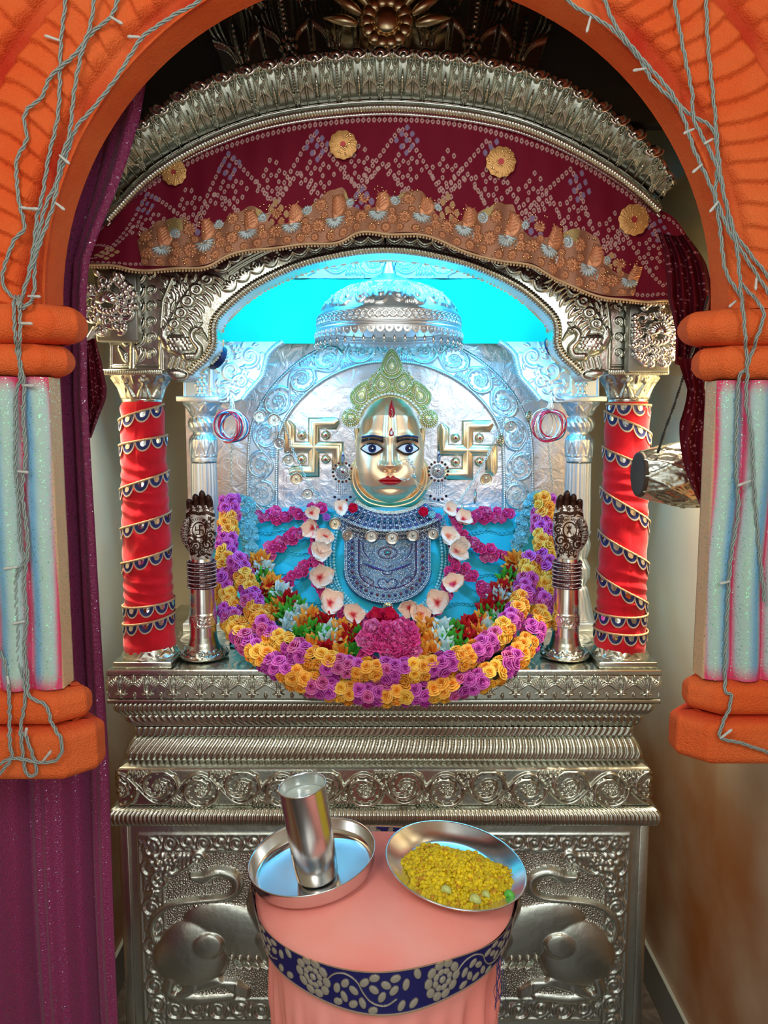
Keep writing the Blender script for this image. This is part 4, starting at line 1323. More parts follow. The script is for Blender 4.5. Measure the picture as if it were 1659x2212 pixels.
def plate_px(mb, c, H, ins, Y0, thick, mirror=None, matcol=None):
    m_ = ins[:-1, :-1] & ins[1:, :-1] & ins[:-1, 1:] & ins[1:, 1:]
    X = c.X if mirror is None else mirror - c.X
    V = P(X, c.Y, Y0)
    V[..., 1] -= H
    addgrid(mb, V, mask=m_, flip=(mirror is None))
    Vb = P(X, c.Y, Y0)[::4, ::4]; Vb[..., 1] += thick; mm = m_[::4, ::4][:Vb.shape[0] - 1, :Vb.shape[1] - 1]
    addgrid(mb, Vb, mask=mm, flip=(mirror is not None))


def side_wall(mb, pts_px, Y0, thick, flip=False, n=None):
    A = P(pts_px[:, 0], pts_px[:, 1], Y0); B = A.copy(); B[:, 1] += thick
    addgrid(mb, np.stack([A, B]), flip=flip)


SHX = 1664.0
for mir, nm in ((None, 'left'), (SHX, 'right')):
    mb = MB(); plate_px(mb, c, H, ins, 1.93, 0.09, mir)
    bd = np.array([(237, 505), (237, 796), (348, 798), (358, 804), (378, 822), (398, 822)], float)
    ed = np.vstack([bd, inn])
    if mir: ed = ed * [-1, 1] + [mir, 0]
    side_wall(mb, ed, 1.93, 0.09, flip=bool(mir))
    obj('spandrel_plate', mb, SILVER, arch)


def ribbed_rim(path_px, Y, r, nrib, amp=.25, sl=0.0, sides=14):
    p = smooth_path(path_px, 1100)
    W_ = P(p[:, 0], p[:, 1], Y)
    mb = MB()
    tg = np.gradient(W_, axis=0); tg /= np.linalg.norm(tg, axis=1, keepdims=True)
    u = np.cross(tg, [0, 1.0, 0]); u /= np.linalg.norm(u, axis=1, keepdims=True)
    a = np.linspace(0, 2 * PI, sides, endpoint=False)
    s_ = np.linspace(0, nrib, len(p))
    R = r * (1 - amp + amp * np.abs(np.sin(PI * (s_[:, None] + sl * a[None]))) ** .6)
    V = W_[:, None] + R[..., None] * (np.cos(a)[None, :, None] * u[:, None] + np.sin(a)[None, :, None] * np.array([0, 1.0, 0]))
    addgrid(mb, V, wrap=True)
    return mb


full = [(408, 806), (424, 790), (446, 770), (460, 745), (460, 712), (468, 686), (497, 655), (543, 619), (598, 590), (658, 566), (719, 551), (779, 541), (832, 538)]
full = full + [(SHX - x, y) for x, y in full[::-1][1:]]
obj('ribbed_rim', ribbed_rim(full, 1.925, 0.0125, 170), SILVER, arch)
# roof slab + upper boards closing the shrine above the arch; unseen sides lengthened to block LED spill
mb = MB(); zr = zpx(505, 1.93)
box(mb, (0, 2.28, 2.52), (1.30, 0.56, 0.03)); obj('roof_board', mb, WOOD, arch)
for sd in (-1, 1):
    mb = MB(); box(mb, (sd * .668, 2.29, (zpx(800, 2.03) + 2.5) / 2), (0.03, 0.54, 2.5 - zpx(800, 2.03))); obj('side_spill_blocker', mb, SILVER, arch)
mb = MB(); box(mb, (0, 2.035, (zr + 2.52) / 2 + .02), (1.30, 0.03, 2.52 - zr + .03)); obj('front_board', mb, WOOD, arch)

# ================================================================== CORNICE (leaf crown above the cloth)
cor = thing('silver_cornice', (0, 1.9, zpx(450, 1.9)), 'curved silver cornice of upright leaves, rosettes and knobs above the red cloth', 'cornice')
arc = [(232, 474), (300, 402), (360, 356), (440, 312), (540, 273), (640, 250), (740, 238), (835, 233), (930, 238), (1030, 251), (1130, 275), (1230, 318), (1320, 370), (1380, 414), (1425, 455)]
obj('rope_edge', ribbed_rim(arc, 1.855, 0.0125, 210, .22, .12), SILVER, cor)
mb = MB()
tube(mb, P(*(smooth_path(arc, 120) + [0, 13]).T, 1.862), .0045, 8)
tube(mb, P(*(smooth_path(arc, 120) + [0, -14]).T, 1.868), .004, 8); obj('thin_moulding', mb, SILVERP, cor)


def crown_band(off0, off1, Y0, Y1, per, amp, tile, lo, hi, name, taper=True, matr=SILVER, ns=1500, nv=90):
    p = smooth_path(arc, ns)
    tg = np.gradient(p, axis=0); n_ = np.stack([tg[:, 1], -tg[:, 0]], 1); n_ /= np.linalg.norm(n_, axis=1, keepdims=True)
    n_[n_[:, 1] > 0] *= -1
    d = np.r_[0, np.cumsum(np.linalg.norm(np.diff(p, axis=0), axis=1))]; d -= d[-1] / 2
    t_ = np.linspace(0, 1, nv)
    u01 = np.linspace(0, 1, ns)
    tp = np.clip(np.minimum(u01, 1 - u01) / .22, 0, 1) ** .5 if taper else np.ones(ns)
    tp = .30 + .70 * tp
    sel = (u01 >= lo) & (u01 <= hi)
    O = (off0 + (off1 - off0) * t_[:, None] * tp[None])
    scal = 1 + 0.05 * np.abs(np.sin(PI * d / per * 2))
    XY = p[None] + n_[None] * (O * (1 + (scal - 1) * t_[:, None]))[..., None]
    Y = Y0 + (Y1 - Y0) * (1 - (1 - t_) ** 1.6)[:, None] + 0 * O
    V = P(XY[..., 0], XY[..., 1], Y)
    H_ = tile.at((d / per * (tile.x1 - tile.x0))[None].repeat(nv, 0) + 0.5, t_[:, None].repeat(ns, 1), True) * amp
    V, H_ = V[:, sel], H_[:, sel]
    mb = MB(); relief(mb, V, H_, sgn=1)
    return obj(name, mb, matr, cor)


crown_band(20, 122, 1.870, 1.815, 88, 0.0125, T_CRN, 0.01, 0.99, 'leaf_crown', ns=2200, nv=130)
crown_band(118, 300, 1.93, 1.965, 176, 0.008, T_CRN, 0.27, 0.73, 'upper_crown', ns=1100)
# knobs along the crown's top edge
mb = MB(); p = smooth_path(arc, 1500); d = np.r_[0, np.cumsum(np.linalg.norm(np.diff(p, axis=0), axis=1))]; d -= d[-1] / 2
for k in range(-13, 14):
    i = int(np.argmin(np.abs(d - k * 44)))
    if i < 60 or i > 1440: continue
    u_ = i / 1499; tp = .30 + .70 * min(1, min(u_, 1 - u_) / .22) ** .5
    tg = p[min(i + 1, 1499)] - p[i - 1]; n_ = np.array([tg[1], -tg[0]]); n_ /= np.linalg.norm(n_)
    if n_[1] > 0: n_ = -n_
    q = p[i] + n_ * (22 + 97 * tp)
    w3 = P(q[0], q[1], 1.812)
    sphere(mb, w3, .0165, n=18, k=10, s=(1, .8, .8))
    tube(mb, np.array(w3) + [(.019 * math.cos(a), -.006, .012 * math.sin(a)) for a in np.linspace(PI, 2 * PI, 12)], .004, 6)
obj('knob_row', mb, SILVERP, cor)
mb = MB()
q = P(835, 48, 1.93); r = .058
for k in range(14):
    a = 2 * PI * k / 14
    sphere(mb, q + np.array([r * .8 * math.cos(a), -.006, r * .8 * math.sin(a)]), .018, n=10, k=6, s=(1, .6, 1))
sphere(mb, q + np.array([0, -.01, 0]), .032, n=16, k=8, s=(1, .5, 1))
for k in range(9):
    a = PI * (k + .5) / 9
    tube(mb, [q + np.array([math.cos(a) * t_, -.004 - .01 * math.sin(PI * (t_ - .06) / .10), -.02 + math.sin(a) * t_ * 1.0]) for t_ in np.linspace(.07, .15, 9)], [.006, .010, .012, .013, .012, .011, .009, .006, .002], 8)
obj('crest_medallion', mb, GOLD, cor, label='darkened golden crest flower')
mb = MB(); box(mb, (0, 2.03, 2.80), (1.45, 0.06, 0.50)); obj('shade_black_board', mb, DARKCEIL, cor)  # near-black sheet: shade of the unlit recess put into its colour
# plain bulging silver facets behind the crown
V = []
U, T = np.meshgrid(np.linspace(-1, 1, 160), np.linspace(0, 1, 40))
V = np.stack([U * .66, 1.985 + .03 * T + .05 * U ** 2, 2.25 + .45 * T - .30 * U ** 2 * (1 - T * .3)], -1)
Hh = .02 * np.abs(np.sin(U * PI * 2.5)) ** .6
V[..., 1] -= Hh * .6
mb = MB(); addgrid(mb, V); obj('domed_facets', mb, SILVER, cor)


# ================================================================== CLOTH VALANCE
def bandhani(PX, PY, u, t_):
    """tie-dye dot rings: zig-zag lines, diamonds and borders on maroon.  u in px along, t 0 top..1 bottom"""
    base = np.array([0.165, 0.003, 0.020])
    col = np.ones(PX.shape + (3,)) * base
    pts = []
    L = u.max()
    hgt = 190.0
    def line(us, vs, sp=11):
        q = np.stack([us, vs], 1); d_ = np.r_[0, np.cumsum(np.linalg.norm(np.diff(q, axis=0), axis=1))]
        n = max(2, int(d_[-1] / sp)); s_ = np.linspace(0, d_[-1], n)
        pts.extend(zip(np.interp(s_, d_, q[:, 0]), np.interp(s_, d_, q[:, 1]), [4.2] * n, [0] * n))
    uu = np.linspace(0, L, 500)
    line(uu, 0 * uu + 10); line(uu, 0 * uu + hgt * .93 * 1.0)
    per = 185.0
    line(uu, 70 + 48 * (2 / PI) * np.arcsin(np.sin(2 * PI * uu / per)))
    line(uu, 118 + 40 * (2 / PI) * np.arcsin(np.sin(2 * PI * uu / per + 1.2)), 11)
    k = 0
    x = 40
    while x < L:
        big = (k % 2 == 0)
        for i in range(-3, 4):
            for j in range(-3, 4):
                if abs(i) + abs(j) <= 3 and (i + j) % 2 == 0:
                    pts.append((x + i * 11, (140 if big else 42) + j * 10, 6.2 if big else 5, 1 if k % 4 == 0 else 2))
        for a in np.linspace(0, 2 * PI, 15, endpoint=False):
            rr_ = 30 * (1 + .25 * math.cos(4 * a))
            pts.append((x + 92 + rr_ * math.cos(a), 88 + rr_ * math.sin(a), 4.2, 0))
        for a in np.linspace(0, 2 * PI, 7, endpoint=False):
            pts.append((x + 92 + 13 * math.cos(a), 88 + 13 * math.sin(a), 4, 0))
        x += per / 2 * 1.03; k += 1
    v = t_ * hgt
    V0 = v[:, 0]; U0 = u[0]
    fill = [np.array([.50, .32, .30]), np.array([.46, .28, .14]), np.array([.24, .17, .30])]
    for (a, b, r, kd) in pts:
        i0, i1 = np.searchsorted(U0, a - r - 2), np.searchsorted(U0, a + r + 2)
        j0, j1 = np.searchsorted(V0, b - r - 2), np.searchsorted(V0, b + r + 2)
        if i0 >= i1 or j0 >= j1: continue
        dd = (np.abs(u[j0:j1, i0:i1] - a) ** 1.5 + np.abs(v[j0:j1, i0:i1] - b) ** 1.5) ** (1 / 1.5)
        ring = (dd < r) & ((dd > r * .42) | (kd > 0))
        col[j0:j1, i0:i1] = np.where(ring[..., None], fill[kd], col[j0:j1, i0:i1])
    return col


TOPL = [(205, 508), (255, 452), (300, 410), (440, 324), (640, 262), (835, 245), (1030, 262), (1230, 328), (1330, 388), (1400, 440), (1455, 470), (1492, 520)]
BOTL = [(186, 570), (250, 576), (300, 582), (430, 578), (500, 550), (600, 533), (720, 524), (775, 503), (835, 506), (905, 506), (1000, 540), (1080, 565), (1150, 572), (1210, 608), (1300, 640), (1385, 652), (1440, 648), (1482, 668)]


def curve_n(pts, n): return smooth_path(pts, n)


def valance_Y(px, t_):
    return 1.868 - .012 * t_ + .0035 * np.sin(px * .035 + 2 * t_) * t_ + .002 * np.sin(px * .11)


val = thing('cloth_valance', P(835, 380, 1.87), 'maroon tie-dyed cloth valance dotted with white diamonds, hung under the silver cornice', 'valance')
nu, nv = 1150, 190
Tp, Bt = curve_n(TOPL, nu), curve_n(BOTL, nu)
t_ = np.linspace(0, 1, nv)[:, None]
PX = Tp[None, :, 0] * (1 - t_) + Bt[None, :, 0] * t_; PY = Tp[None, :, 1] * (1 - t_) + Bt[None, :, 1] * t_
uL = np.r_[0, np.cumsum(np.linalg.norm(np.diff((Tp + Bt) / 2, axis=0), axis=1))][None].repeat(nv, 0)
V = P(PX, PY, valance_Y(PX, t_))
mb = MB(); addgrid(mb, V, bandhani(PX, PY, uL, t_.repeat(nu, 1)), flip=True)
Vb = V[::6, ::6].copy(); Vb[..., 1] += .003; addgrid(mb, Vb, np.array([.2, .005, .02]))
obj('cloth', mb, MAROON, val)
# beaded cord along its lower edge
mb = MB(); be = curve_n(BOTL, 900); be[:, 1] += 2.0 * np.sin(be[:, 0] * .045)
W_ = P(be[:, 0], be[:, 1], valance_Y(be[:, 0], 1.0) - .006)
tube(mb, W_, .0032, 6)
dW = np.r_[0, np.cumsum(np.linalg.norm(np.diff(W_, axis=0), axis=1))]
for s0 in np.arange(0, dW[-1], .0075):
    sphere(mb, [np.interp(s0, dW, W_[:, k]) - (.0055 if k == 2 else 0) for k in range(3)], .0030, n=6, k=4)
obj('beaded_cord', mb, BRAID, val)
# copper lace border
LT = [(292, 500), (330, 482), (400, 470), (480, 452), (580, 441), (650, 425), (720, 410), (790, 404), (850, 401), (920, 414), (1000, 432), (1080, 440), (1150, 456), (1230, 486), (1300, 520), (1350, 548), (1390, 572)]
LB = [(308, 574), (430, 574), (500, 548), (600, 530), (720, 521), (775, 500), (835, 503), (905, 503), (1000, 537), (1080, 562), (1150, 569), (1210, 604), (1300, 636), (1368, 640)]
nu, nv = 1500, 150
Tp, Bt = curve_n(LT, nu), curve_n(LB, nu)
t_ = np.linspace(0, 1, nv)[:, None]
d = np.r_[0, np.cumsum(np.linalg.norm(np.diff(Tp, axis=0), axis=1))]
Tp[:, 1] -= 3.5 * np.abs(np.sin(PI * d / 34))
PX = Tp[None, :, 0] * (1 - t_) + Bt[None, :, 0] * t_; PY = Tp[None, :, 1] * (1 - t_) + Bt[None, :, 1] * t_
c = Cv(0, 98, 0, 110, 0.8); cc = Cv(0, 98, 0, 110, 0.8)   # one repeat, 98 px
for ox in (-98, 0, 98):
    c.stroke([(ox + 52 + 10 * math.sin(a * PI) , 58 - 44 * a) for a in np.linspace(0, 1, 9)], 16 * np.sin(PI * np.linspace(.12, 1, 9)) + .5, 4)
    for j in range(5):
        c.stroke([(ox + 56, 54 - 7 * j), (ox + 48 + 0 * j, 46 - 8 * j)], 1.3, 1.5, base=3.6); c.stroke([(ox + 57, 52 - 7 * j), (ox + 68, 44 - 7 * j)], 1.3, 1.5, base=3.6)
    for a in np.linspace(0.1, PI - .1, 9):
        c.leaf(ox + 50 + 5 * math.cos(a), 62 + 5 * math.sin(a), a, 20, 3.4, 0, 3.5)
    for (x, y, r) in ((14, 72, 15), (84, 76, 13), (20, 28, 14), (86, 34, 10), (4, 96, 9), (40, 98, 10), (70, 96, 11), (28, 52, 8), (82, 58, 8)):
        for a in np.linspace(0, 2 * PI, 10, endpoint=False):
            c.ell(ox + x + r * .62 * math.cos(a), y + r * .62 * math.sin(a), r * .42, r * .24, a, 2.6)
        c.ell(ox + x, y, r * .28, r * .28, 0, 4)
dd = d[None].repeat(nv, 0); TT = t_.repeat(nu, 1) * 109
H = c.at(dd, TT, True) * .0011
V = P(PX, PY, valance_Y(PX, t_) - .005)
cu = np.array([.50, .21, .10]); ol = np.array([.36, .26, .10]); sv = np.array([.42, .50, .52]); lf = np.array([.62, .26, .13])
xm = np.mod(dd, 98)
col = np.ones(V.shape) * cu
col = np.where((H < .0004)[..., None], np.array([.30, .13, .07]), col)
col = np.where(((TT < 28) & (np.abs(xm - 52) > 20) & (np.abs(xm - 20) > 13))[..., None], ol, col)
col = np.where(((TT > 60) & (TT < 84) & (np.abs(xm - 50) < 22) & (H > .001))[..., None], sv, col)
col = np.where(((np.hypot(xm - 86, TT - 34) < 11))[..., None], sv, col)
col = np.where(((np.abs(xm - 55) < 14) & (TT > 10) & (TT < 58) & (H > .002))[..., None], lf, col)
mb = MB(); relief(mb, V, H, sgn=-1 if normals(V[:4, :4])[0, 0, 1] > 0 else 1, col=col)
obj('lace_border', mb, LACE, val)
mb = MB(); rs = np.random.RandomState(4)
for k in range(330):
    i, j = rs.randint(4, nu - 4), rs.randint(6, nv - 6)
    sphere(mb, V[j, i] + [0, -.005, 0], .0021, n=6, k=4, s=(1, .5, 1))
o = obj('sequins', mb, mat('gold_sequin', (1, .72, .35), 1, .15), val); o['kind'] = 'stuff'
# gold sequinned roundels sewn on the cloth
for x, y, r, lb in ((376, 373, 26, 'dim gold roundel sewn at the left end of the maroon valance'), (741, 313, 29, 'gold roundel sewn left of centre, near the top of the maroon valance'),
                    (1082, 350, 31, 'gold roundel sewn right of centre on the maroon valance'), (1369, 475, 32, 'gold roundel sewn at the right end of the maroon valance')):
    o3 = P(x, y, 1.855); R_ = r * 1.83 / F
    n1 = 40; rr = np.linspace(0, 1, 22)[:, None]; aa = np.linspace(0, 2 * PI, n1 * 2, endpoint=False)[None]
    edge = R_ * (1 + .035 * np.sin(aa * 11 + x)) * rr
    yy = -.0045 * (1 - rr ** 3) - .0016 * np.abs(np.sin(aa * 12 + rr * 5)) * rr
    V = np.stack([edge * np.cos(aa), yy + 0 * aa, edge * np.sin(aa)], -1) + o3
    mb = MB(); cl = np.ones(V.shape) * np.array([.66, .36, .12]); cl = np.where((rr < .2)[..., None] & np.ones(V.shape, bool), np.array([.45, .05, .05]), cl)
    addgrid(mb, V, cl, wrap=True)
    for k in range(26):
        a = rs.uniform(0, 6.28); q = R_ * rs.uniform(.2, .95)
        sphere(mb, o3 + np.array([q * math.cos(a), -.006, q * math.sin(a)]), .0022, n=6, k=4, s=(1, .5, 1), mi=1)
    tag(obj('sequin_roundel', mb, [LACE, bpy.data.materials['gold_sequin']], loc=o3), lb, 'roundel', 'gold roundels on the valance')


# ---------------- hanging maroon cloth ends
def ribbon_cloth(name, path, widths, Y, label, folds=3, amp=.010, seed=0, parts=None):
    p = smooth_path(path, 200); w_ = np.interp(np.linspace(0, 1, 200), np.linspace(0, 1, len(widths)), widths)
    nu = 60; s_ = np.linspace(-1, 1, nu)
    PX = p[:, None, 0] + s_[None] * w_[:, None] / 2; PY = p[:, None, 1] + 4 * np.sin(s_ * 2 + seed)[None]
    Yv = Y + amp * np.sin(s_[None] * PI * folds + p[:, None, 1] * .012 + seed) + .004 * noise2(PX / 20, PY / 60, 2, seed)
    V = P(PX, PY, Yv)
    u = (s_[None] * 60 + 60).repeat(200, 0); 
    col = np.ones(V.shape) * np.array([.11, .002, .012])
    rs = np.random.RandomState(seed)
    for k in range(110):
        a, b = rs.randint(4, 194), rs.randint(3, nu - 4)
        col[a:a + 2, b:b + 3] = np.array([.45, .20, .24])
    mb = MB(); addgrid(mb, V, col); V2 = V[::-1].copy(); V2[..., 1] += .003; addgrid(mb, V2, col[::-1])
    o = obj(name, mb, MAROON, loc=V.reshape(-1, 3).mean(0))
    tag(o, label, 'cloth')
    return o


ribbon_cloth('hanging_cloth', [(1452, 505), (1478, 560), (1492, 640), (1495, 720), (1488, 790)], [60, 90, 100, 70, 58], 1.74, 'gathered maroon tie-dyed cloth bunched behind the right side of the orange arch', 4, .014, 1)
ribbon_cloth('hanging_cloth', [(1494, 770), (1505, 860), (1498, 940), (1503, 1010), (1520, 1080), (1531, 1125)], [62, 36, 62, 52, 34, 6], 1.62, 'pointed maroon cloth end hanging in front of the silver drum', 2, .008, 2)
ribbon_cloth('hanging_cloth', [(190, 735), (200, 800), (208, 860), (200, 900), (190, 950)], [30, 42, 46, 30, 12], 1.66, 'small dark maroon cloth end beside the left silver lotus bud', 2, .008, 3)


# ================================================================== CURTAIN
def curtain():
    yl = [140, 250, 340, 420, 500, 560, 640, 850, 1150, 1450, 1560, 1650, 2300]
    xl = [322, 303, 276, 246, 212, 190, 183, 186, 205, 221, 228, 234, 258]
    nv, nu = 420, 260
    Y0 = 1.64
    py = np.linspace(60, 2300, nv)
    # world columns: fix z rows, interpolate edge X from the photo at this depth
    z = np.array([zpx(y, Y0) for y in py]); ex = np.array([xpx(np.interp(y, yl, xl), y, Y0) for y in py])
    z = np.clip(z, 0.006, 3.04)
    s_ = np.linspace(0, 1, nu)
    outx = -WX + .018
    X = outx + (ex[:, None] - outx) * s_[None]
    ph = s_[None] ** 1.1 * 3.9 * PI + 2.2 + .25 * np.sin(z * 2.3)[:, None]
    fold = .5 + .5 * np.sin(ph); fold = fold ** .45
    Y = Y0 - .115 * (1 - s_[None]) ** 2 + .060 * (1 - fold) + .004 * np.sin(ph * 4.1) + .003 * np.sin(z * 7)[:, None] - .02 * np.exp(-((s_[None] - .98) / .05) ** 2) * 0
    V = np.stack([X, Y, z[:, None].repeat(nu, 1)], -1)
    mb = MB(); addgrid(mb, V, flip=True)
    V2 = V.copy(); V2[..., 1] += .004; addgrid(mb, V2[::4, ::2])
    return mb


o = obj('curtain', curtain(), CURT, loc=(-.74, 1.65, 0)); tag(o, 'purple sequinned curtain hanging in folds behind the left pillar', 'curtain')

# ================================================================== corner ornaments
def corner_ornament(cx, cy_, Y, mir, label):
    root = thing('corner_ornament', P(cx, cy_, Y), label, 'ornament')
    s = Y / F * 1.0
    o3 = P(cx, cy_, Y)
    def T(x, y, d=0): return o3 + np.array([x * s * mir, -d, -y * s])
    mb = MB()
    # lobed melon flower
    for k in range(9):
        a = PI * (k / 8) + PI
        tube(mb, [T(25 * math.cos(a) * t_, -2 + 22 * math.sin(a) * t_, .012 + .018 * math.sqrt(max(0, 1 - t_ * t_))) for t_ in np.linspace(0, 1, 8)], [.003, .0058, .0075, .0082, .0082, .0078, .006, .003], 8)
    for k in range(8):
        a = PI * k / 7
        sphere(mb, T(18 * math.cos(a), 9 + 10 * math.sin(a), .016), .010, n=10, k=6)
    obj('flower', mb, SILVERP, root)
    mb = MB()
    rs_ = np.random.RandomState(int(cx))
    for (x, y, r, a0, tn) in ((-34, -26, 17, 0, 1.3), (32, -30, 16, 2, -1.2), (-38, 24, 15, 1, 1.2), (36, 20, 17, 3, -1.3), (0, 38, 14, 1, 1.2), (22, 52, 12, 2, -1.1), (-20, 55, 13, 0, 1.1), (44, -2, 12, 1, 1.1), (-8, -44, 14, 0, 1.2)):
        t_ = np.linspace(0, 1, 22)
        tube(mb, [T(x + r * (1 - .75 * q) * math.cos(a0 + tn * 6.28 * q), y + r * (1 - .75 * q) * math.sin(a0 + tn * 6.28 * q), .006 + .006 * q) for q in t_], np.linspace(.0066, .0036, 22), 8)
    for k in range(46):
        a = rs_.uniform(0, 6.28); r = rs_.uniform(24, 58); x, y = r * math.cos(a) * .85, r * math.sin(a) * 1.05
        b = a + rs_.uniform(-.8, .8)
        tube(mb, [T(x + 16 * q * math.cos(b), y + 16 * q * math.sin(b), .004 + .010 * math.sin(PI * q)) for q in np.linspace(0, 1, 7)], [.002, .006, .0082, .0088, .0078, .005, .001], 8)
    for k in range(10):
        sphere(mb, T(rs_.uniform(-44, 44), rs_.uniform(-50, 60), .012), .0095, n=8, k=5)
    obj('openwork_scrolls', mb, SILVERP, root)
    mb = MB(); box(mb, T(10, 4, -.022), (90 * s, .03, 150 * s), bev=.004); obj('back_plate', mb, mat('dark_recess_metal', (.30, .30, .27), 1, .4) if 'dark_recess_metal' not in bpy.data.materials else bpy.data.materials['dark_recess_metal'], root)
    return root


corner_ornament(238, 655, 1.88, 1, 'openwork silver flower ornament at the left corner of the silver arch, behind the capital')
corner_ornament(1416, 722, 1.88, -1, 'openwork silver flower ornament under the beaded cord at the right corner')
# lotus bud behind the left capital
root = thing('lotus_bud', P(163, 830, 1.75), 'silver lotus bud finial half hidden behind the left capital', 'ornament')
mb = MB(); o3 = P(163, 822, 1.75)
for ringn, (n_, zz, rr, hh) in enumerate(((7, -.03, .020, .05), (7, -.012, .026, .045), (6, .008, .024, .045))):
    for k in range(n_):
        a = 2 * PI * (k + .5 * ringn) / n_
        tube(mb, [o3 + np.array([rr * math.sin(PI * (.15 + .7 * q)) * math.cos(a), rr * math.sin(PI * (.15 + .7 * q)) * math.sin(a), zz + hh * (q - .5)]) for q in np.linspace(0, 1, 8)], [.003, .009, .012, .013, .012, .010, .006, .001], 8)
tube(mb, smooth_path([o3 + np.array([0, 0, .02]), o3 + np.array([.004, .02, .06]), P(205, 712, 1.868)], 12), .009, 8)
obj('petals', mb, SILVERP, root)

# ---------------- silver drum on a cord
dx0, dx1 = xpx(1387, 1025, 1.72), .835
root = thing('silver_drum', ((dx0 + dx1) / 2, 1.74, zpx(1028, 1.72)), 'embossed silver barrel drum hanging on a cord behind the right pillar', 'drum')
zc = zpx(1026, 1.72); n = 80; t_ = np.linspace(0, 1, n)
x = dx0 + (dx1 - dx0) * t_
R = .047 + .026 * np.sin(PI * t_) ** .8
A = np.linspace(0, 2 * PI, 140, endpoint=False)[None].repeat(n, 0); T = t_[:, None].repeat(140, 1)
Hh = .0022 * (np.abs(np.mod(A * 8 / (2 * PI) + T * 2.5, 1) - .5) > .42) + .0022 * (np.abs(np.mod(A * 8 / (2 * PI) - T * 2.5, 1) - .5) > .42) + T_RIN.at(A * 2.5, np.mod(T * 3, 1), True) * .0014
mb = MB(); V = lathe(mb, np.stack([R, x], 1), (0, 0, 0), 140, H=-Hh * -1, axis='x')
for g_ in mb.v: g_ += np.array([0, 1.74, zc])
obj('barrel', mb, SILVER, root)
mb = MB()
lathe(mb, [(.001, dx0 - .002), (.042, dx0 - .002), (.050, dx0 - .004), (.052, dx0 + .004), (.047, dx0 + .006)], (0, 0, 0), 60, axis='x')
for g_ in mb.v: g_ += np.array([0, 1.74, zc])
obj('drum_head', mb, WOOD, root)
mb = MB(); pth = P(*np.array([(1421, 978), (1436, 930), (1455, 880), (1474, 822), (1500, 745), (1530, 640)]).T, 1.70)
twisted(mb, pth, 2, .0022, .0021, .012)
obj('cord', mb, mat('black_cord', (.02, .02, .022), 0, .6), root)

# ---------------- two small navy spot lamps behind the brackets
for cx_, cy_, sd, lb in ((462, 768, 1, 'small navy spot lamp peeping out behind the left peacock bracket'), (1204, 748, -1, 'small navy spot lamp peeping out behind the right peacock bracket')):
    Yc = 2.06; o3 = P(cx_, cy_, Yc)
    root = thing('spot_lamp', o3, lb, 'lamp', None)
    from mathutils import Vector, Matrix
    ax = Vector((0.50 * sd, .72, -.42)).normalized(); M = np.array(ax.to_track_quat('Z', 'Y').to_matrix().to_4x4()); M[:3, 3] = o3
    a = MB(); lathe(a, [(.001, -.05), (.024, -.05), (.027, -.045), (.027, -.012), (.033, -.010), (.035, -.006), (.035, .012), (.030, .014), (.029, .006), (.001, .006)], (0, 0, 0), 40)
    for k in range(16):
        q = 2 * PI * k / 16
        box(a, (.028 * math.cos(q), .028 * math.sin(q), -.028), (.005, .005, .034))
    mb = MB(); mb.merge(a, M); obj('housing', mb, BLUEPL, root)
    a = MB(); lathe(a, [(.0005, .008), (.028, .008), (.028, .0075)], (0, 0, 0), 30); mb = MB(); mb.merge(a, M); obj('lens', mb, LENS, root)
# LED tube under the roof
mb = MB(); tube(mb, [(-.45, 2.055, 2.47), (.49, 2.055, 2.47)], .012, 12); o = obj('led_tube', mb, TUBE, loc=(.02, 2.055, 2.47)); tag(o, 'cool blue LED tube fixed behind the silver front arch', 'light')
# ================================================================== INSIDE THE SHRINE
YB = 2.50
# silver back sheet behind everything
bs = MB()
U, T = np.meshgrid(np.linspace(-.66, .68, 200), np.linspace(ZT, 2.50, 200))
V = np.stack([U, 2.575 + .0015 * noise2(U * 20, T * 20, 1.5, 7), T], -1); addgrid(bs, V)
back = thing('silver_backdrop', (0.01, 2.575, ZT), 'crinkled silver sheeting covering the rear of the shrine', 'backdrop')
obj('foil_sheet', bs, FOIL, back)
# cyan board and engraved silver strip above it
mb = MB(); a, b = P(415, 742, 2.455), P(1245, 742, 2.455); zt_ = zpx(603, 2.455)
U, T = np.meshgrid(np.linspace(a[0], b[0], 120), np.linspace(a[2], zt_, 30))
mb = MB(); addgrid(mb, np.stack([U, 2.455 + .002 * np.sin(U * 40), T], -1)); addgrid(mb, np.stack([U, 2.461 + .002 * np.sin(U * 40), T], -1), flip=True)
for r_ in range(0): pass
o = obj('cyan_cloth_band', mb, CYAN, loc=((a[0] + b[0]) / 2, 2.455, a[2])); tag(o, 'bright cyan cloth band stretched behind the silver canopy', 'cloth')
mb = MB(); zb_ = zpx(601, 2.45); zt2_ = zpx(520, 2.45)
U, T = np.meshgrid(np.linspace(a[0], b[0], 900), np.linspace(zb_, zt2_, 90))
V = np.stack([U, 2.45 + 0 * U, T], -1)
tv = (T - zb_) / (zt2_ - zb_)
V[..., 1] -= T_RIN.at((U + 2) / .135 * 2 * .62, np.clip((tv - .05) / .9, 0, 1), True) * .005
addgrid(mb, V); o = obj('engraved_silver_strip', mb, SILVI, loc=(0.02, 2.45, zb_)); tag(o, 'scroll engraved silver strip glowing cyan above the cyan cloth band', 'frieze')

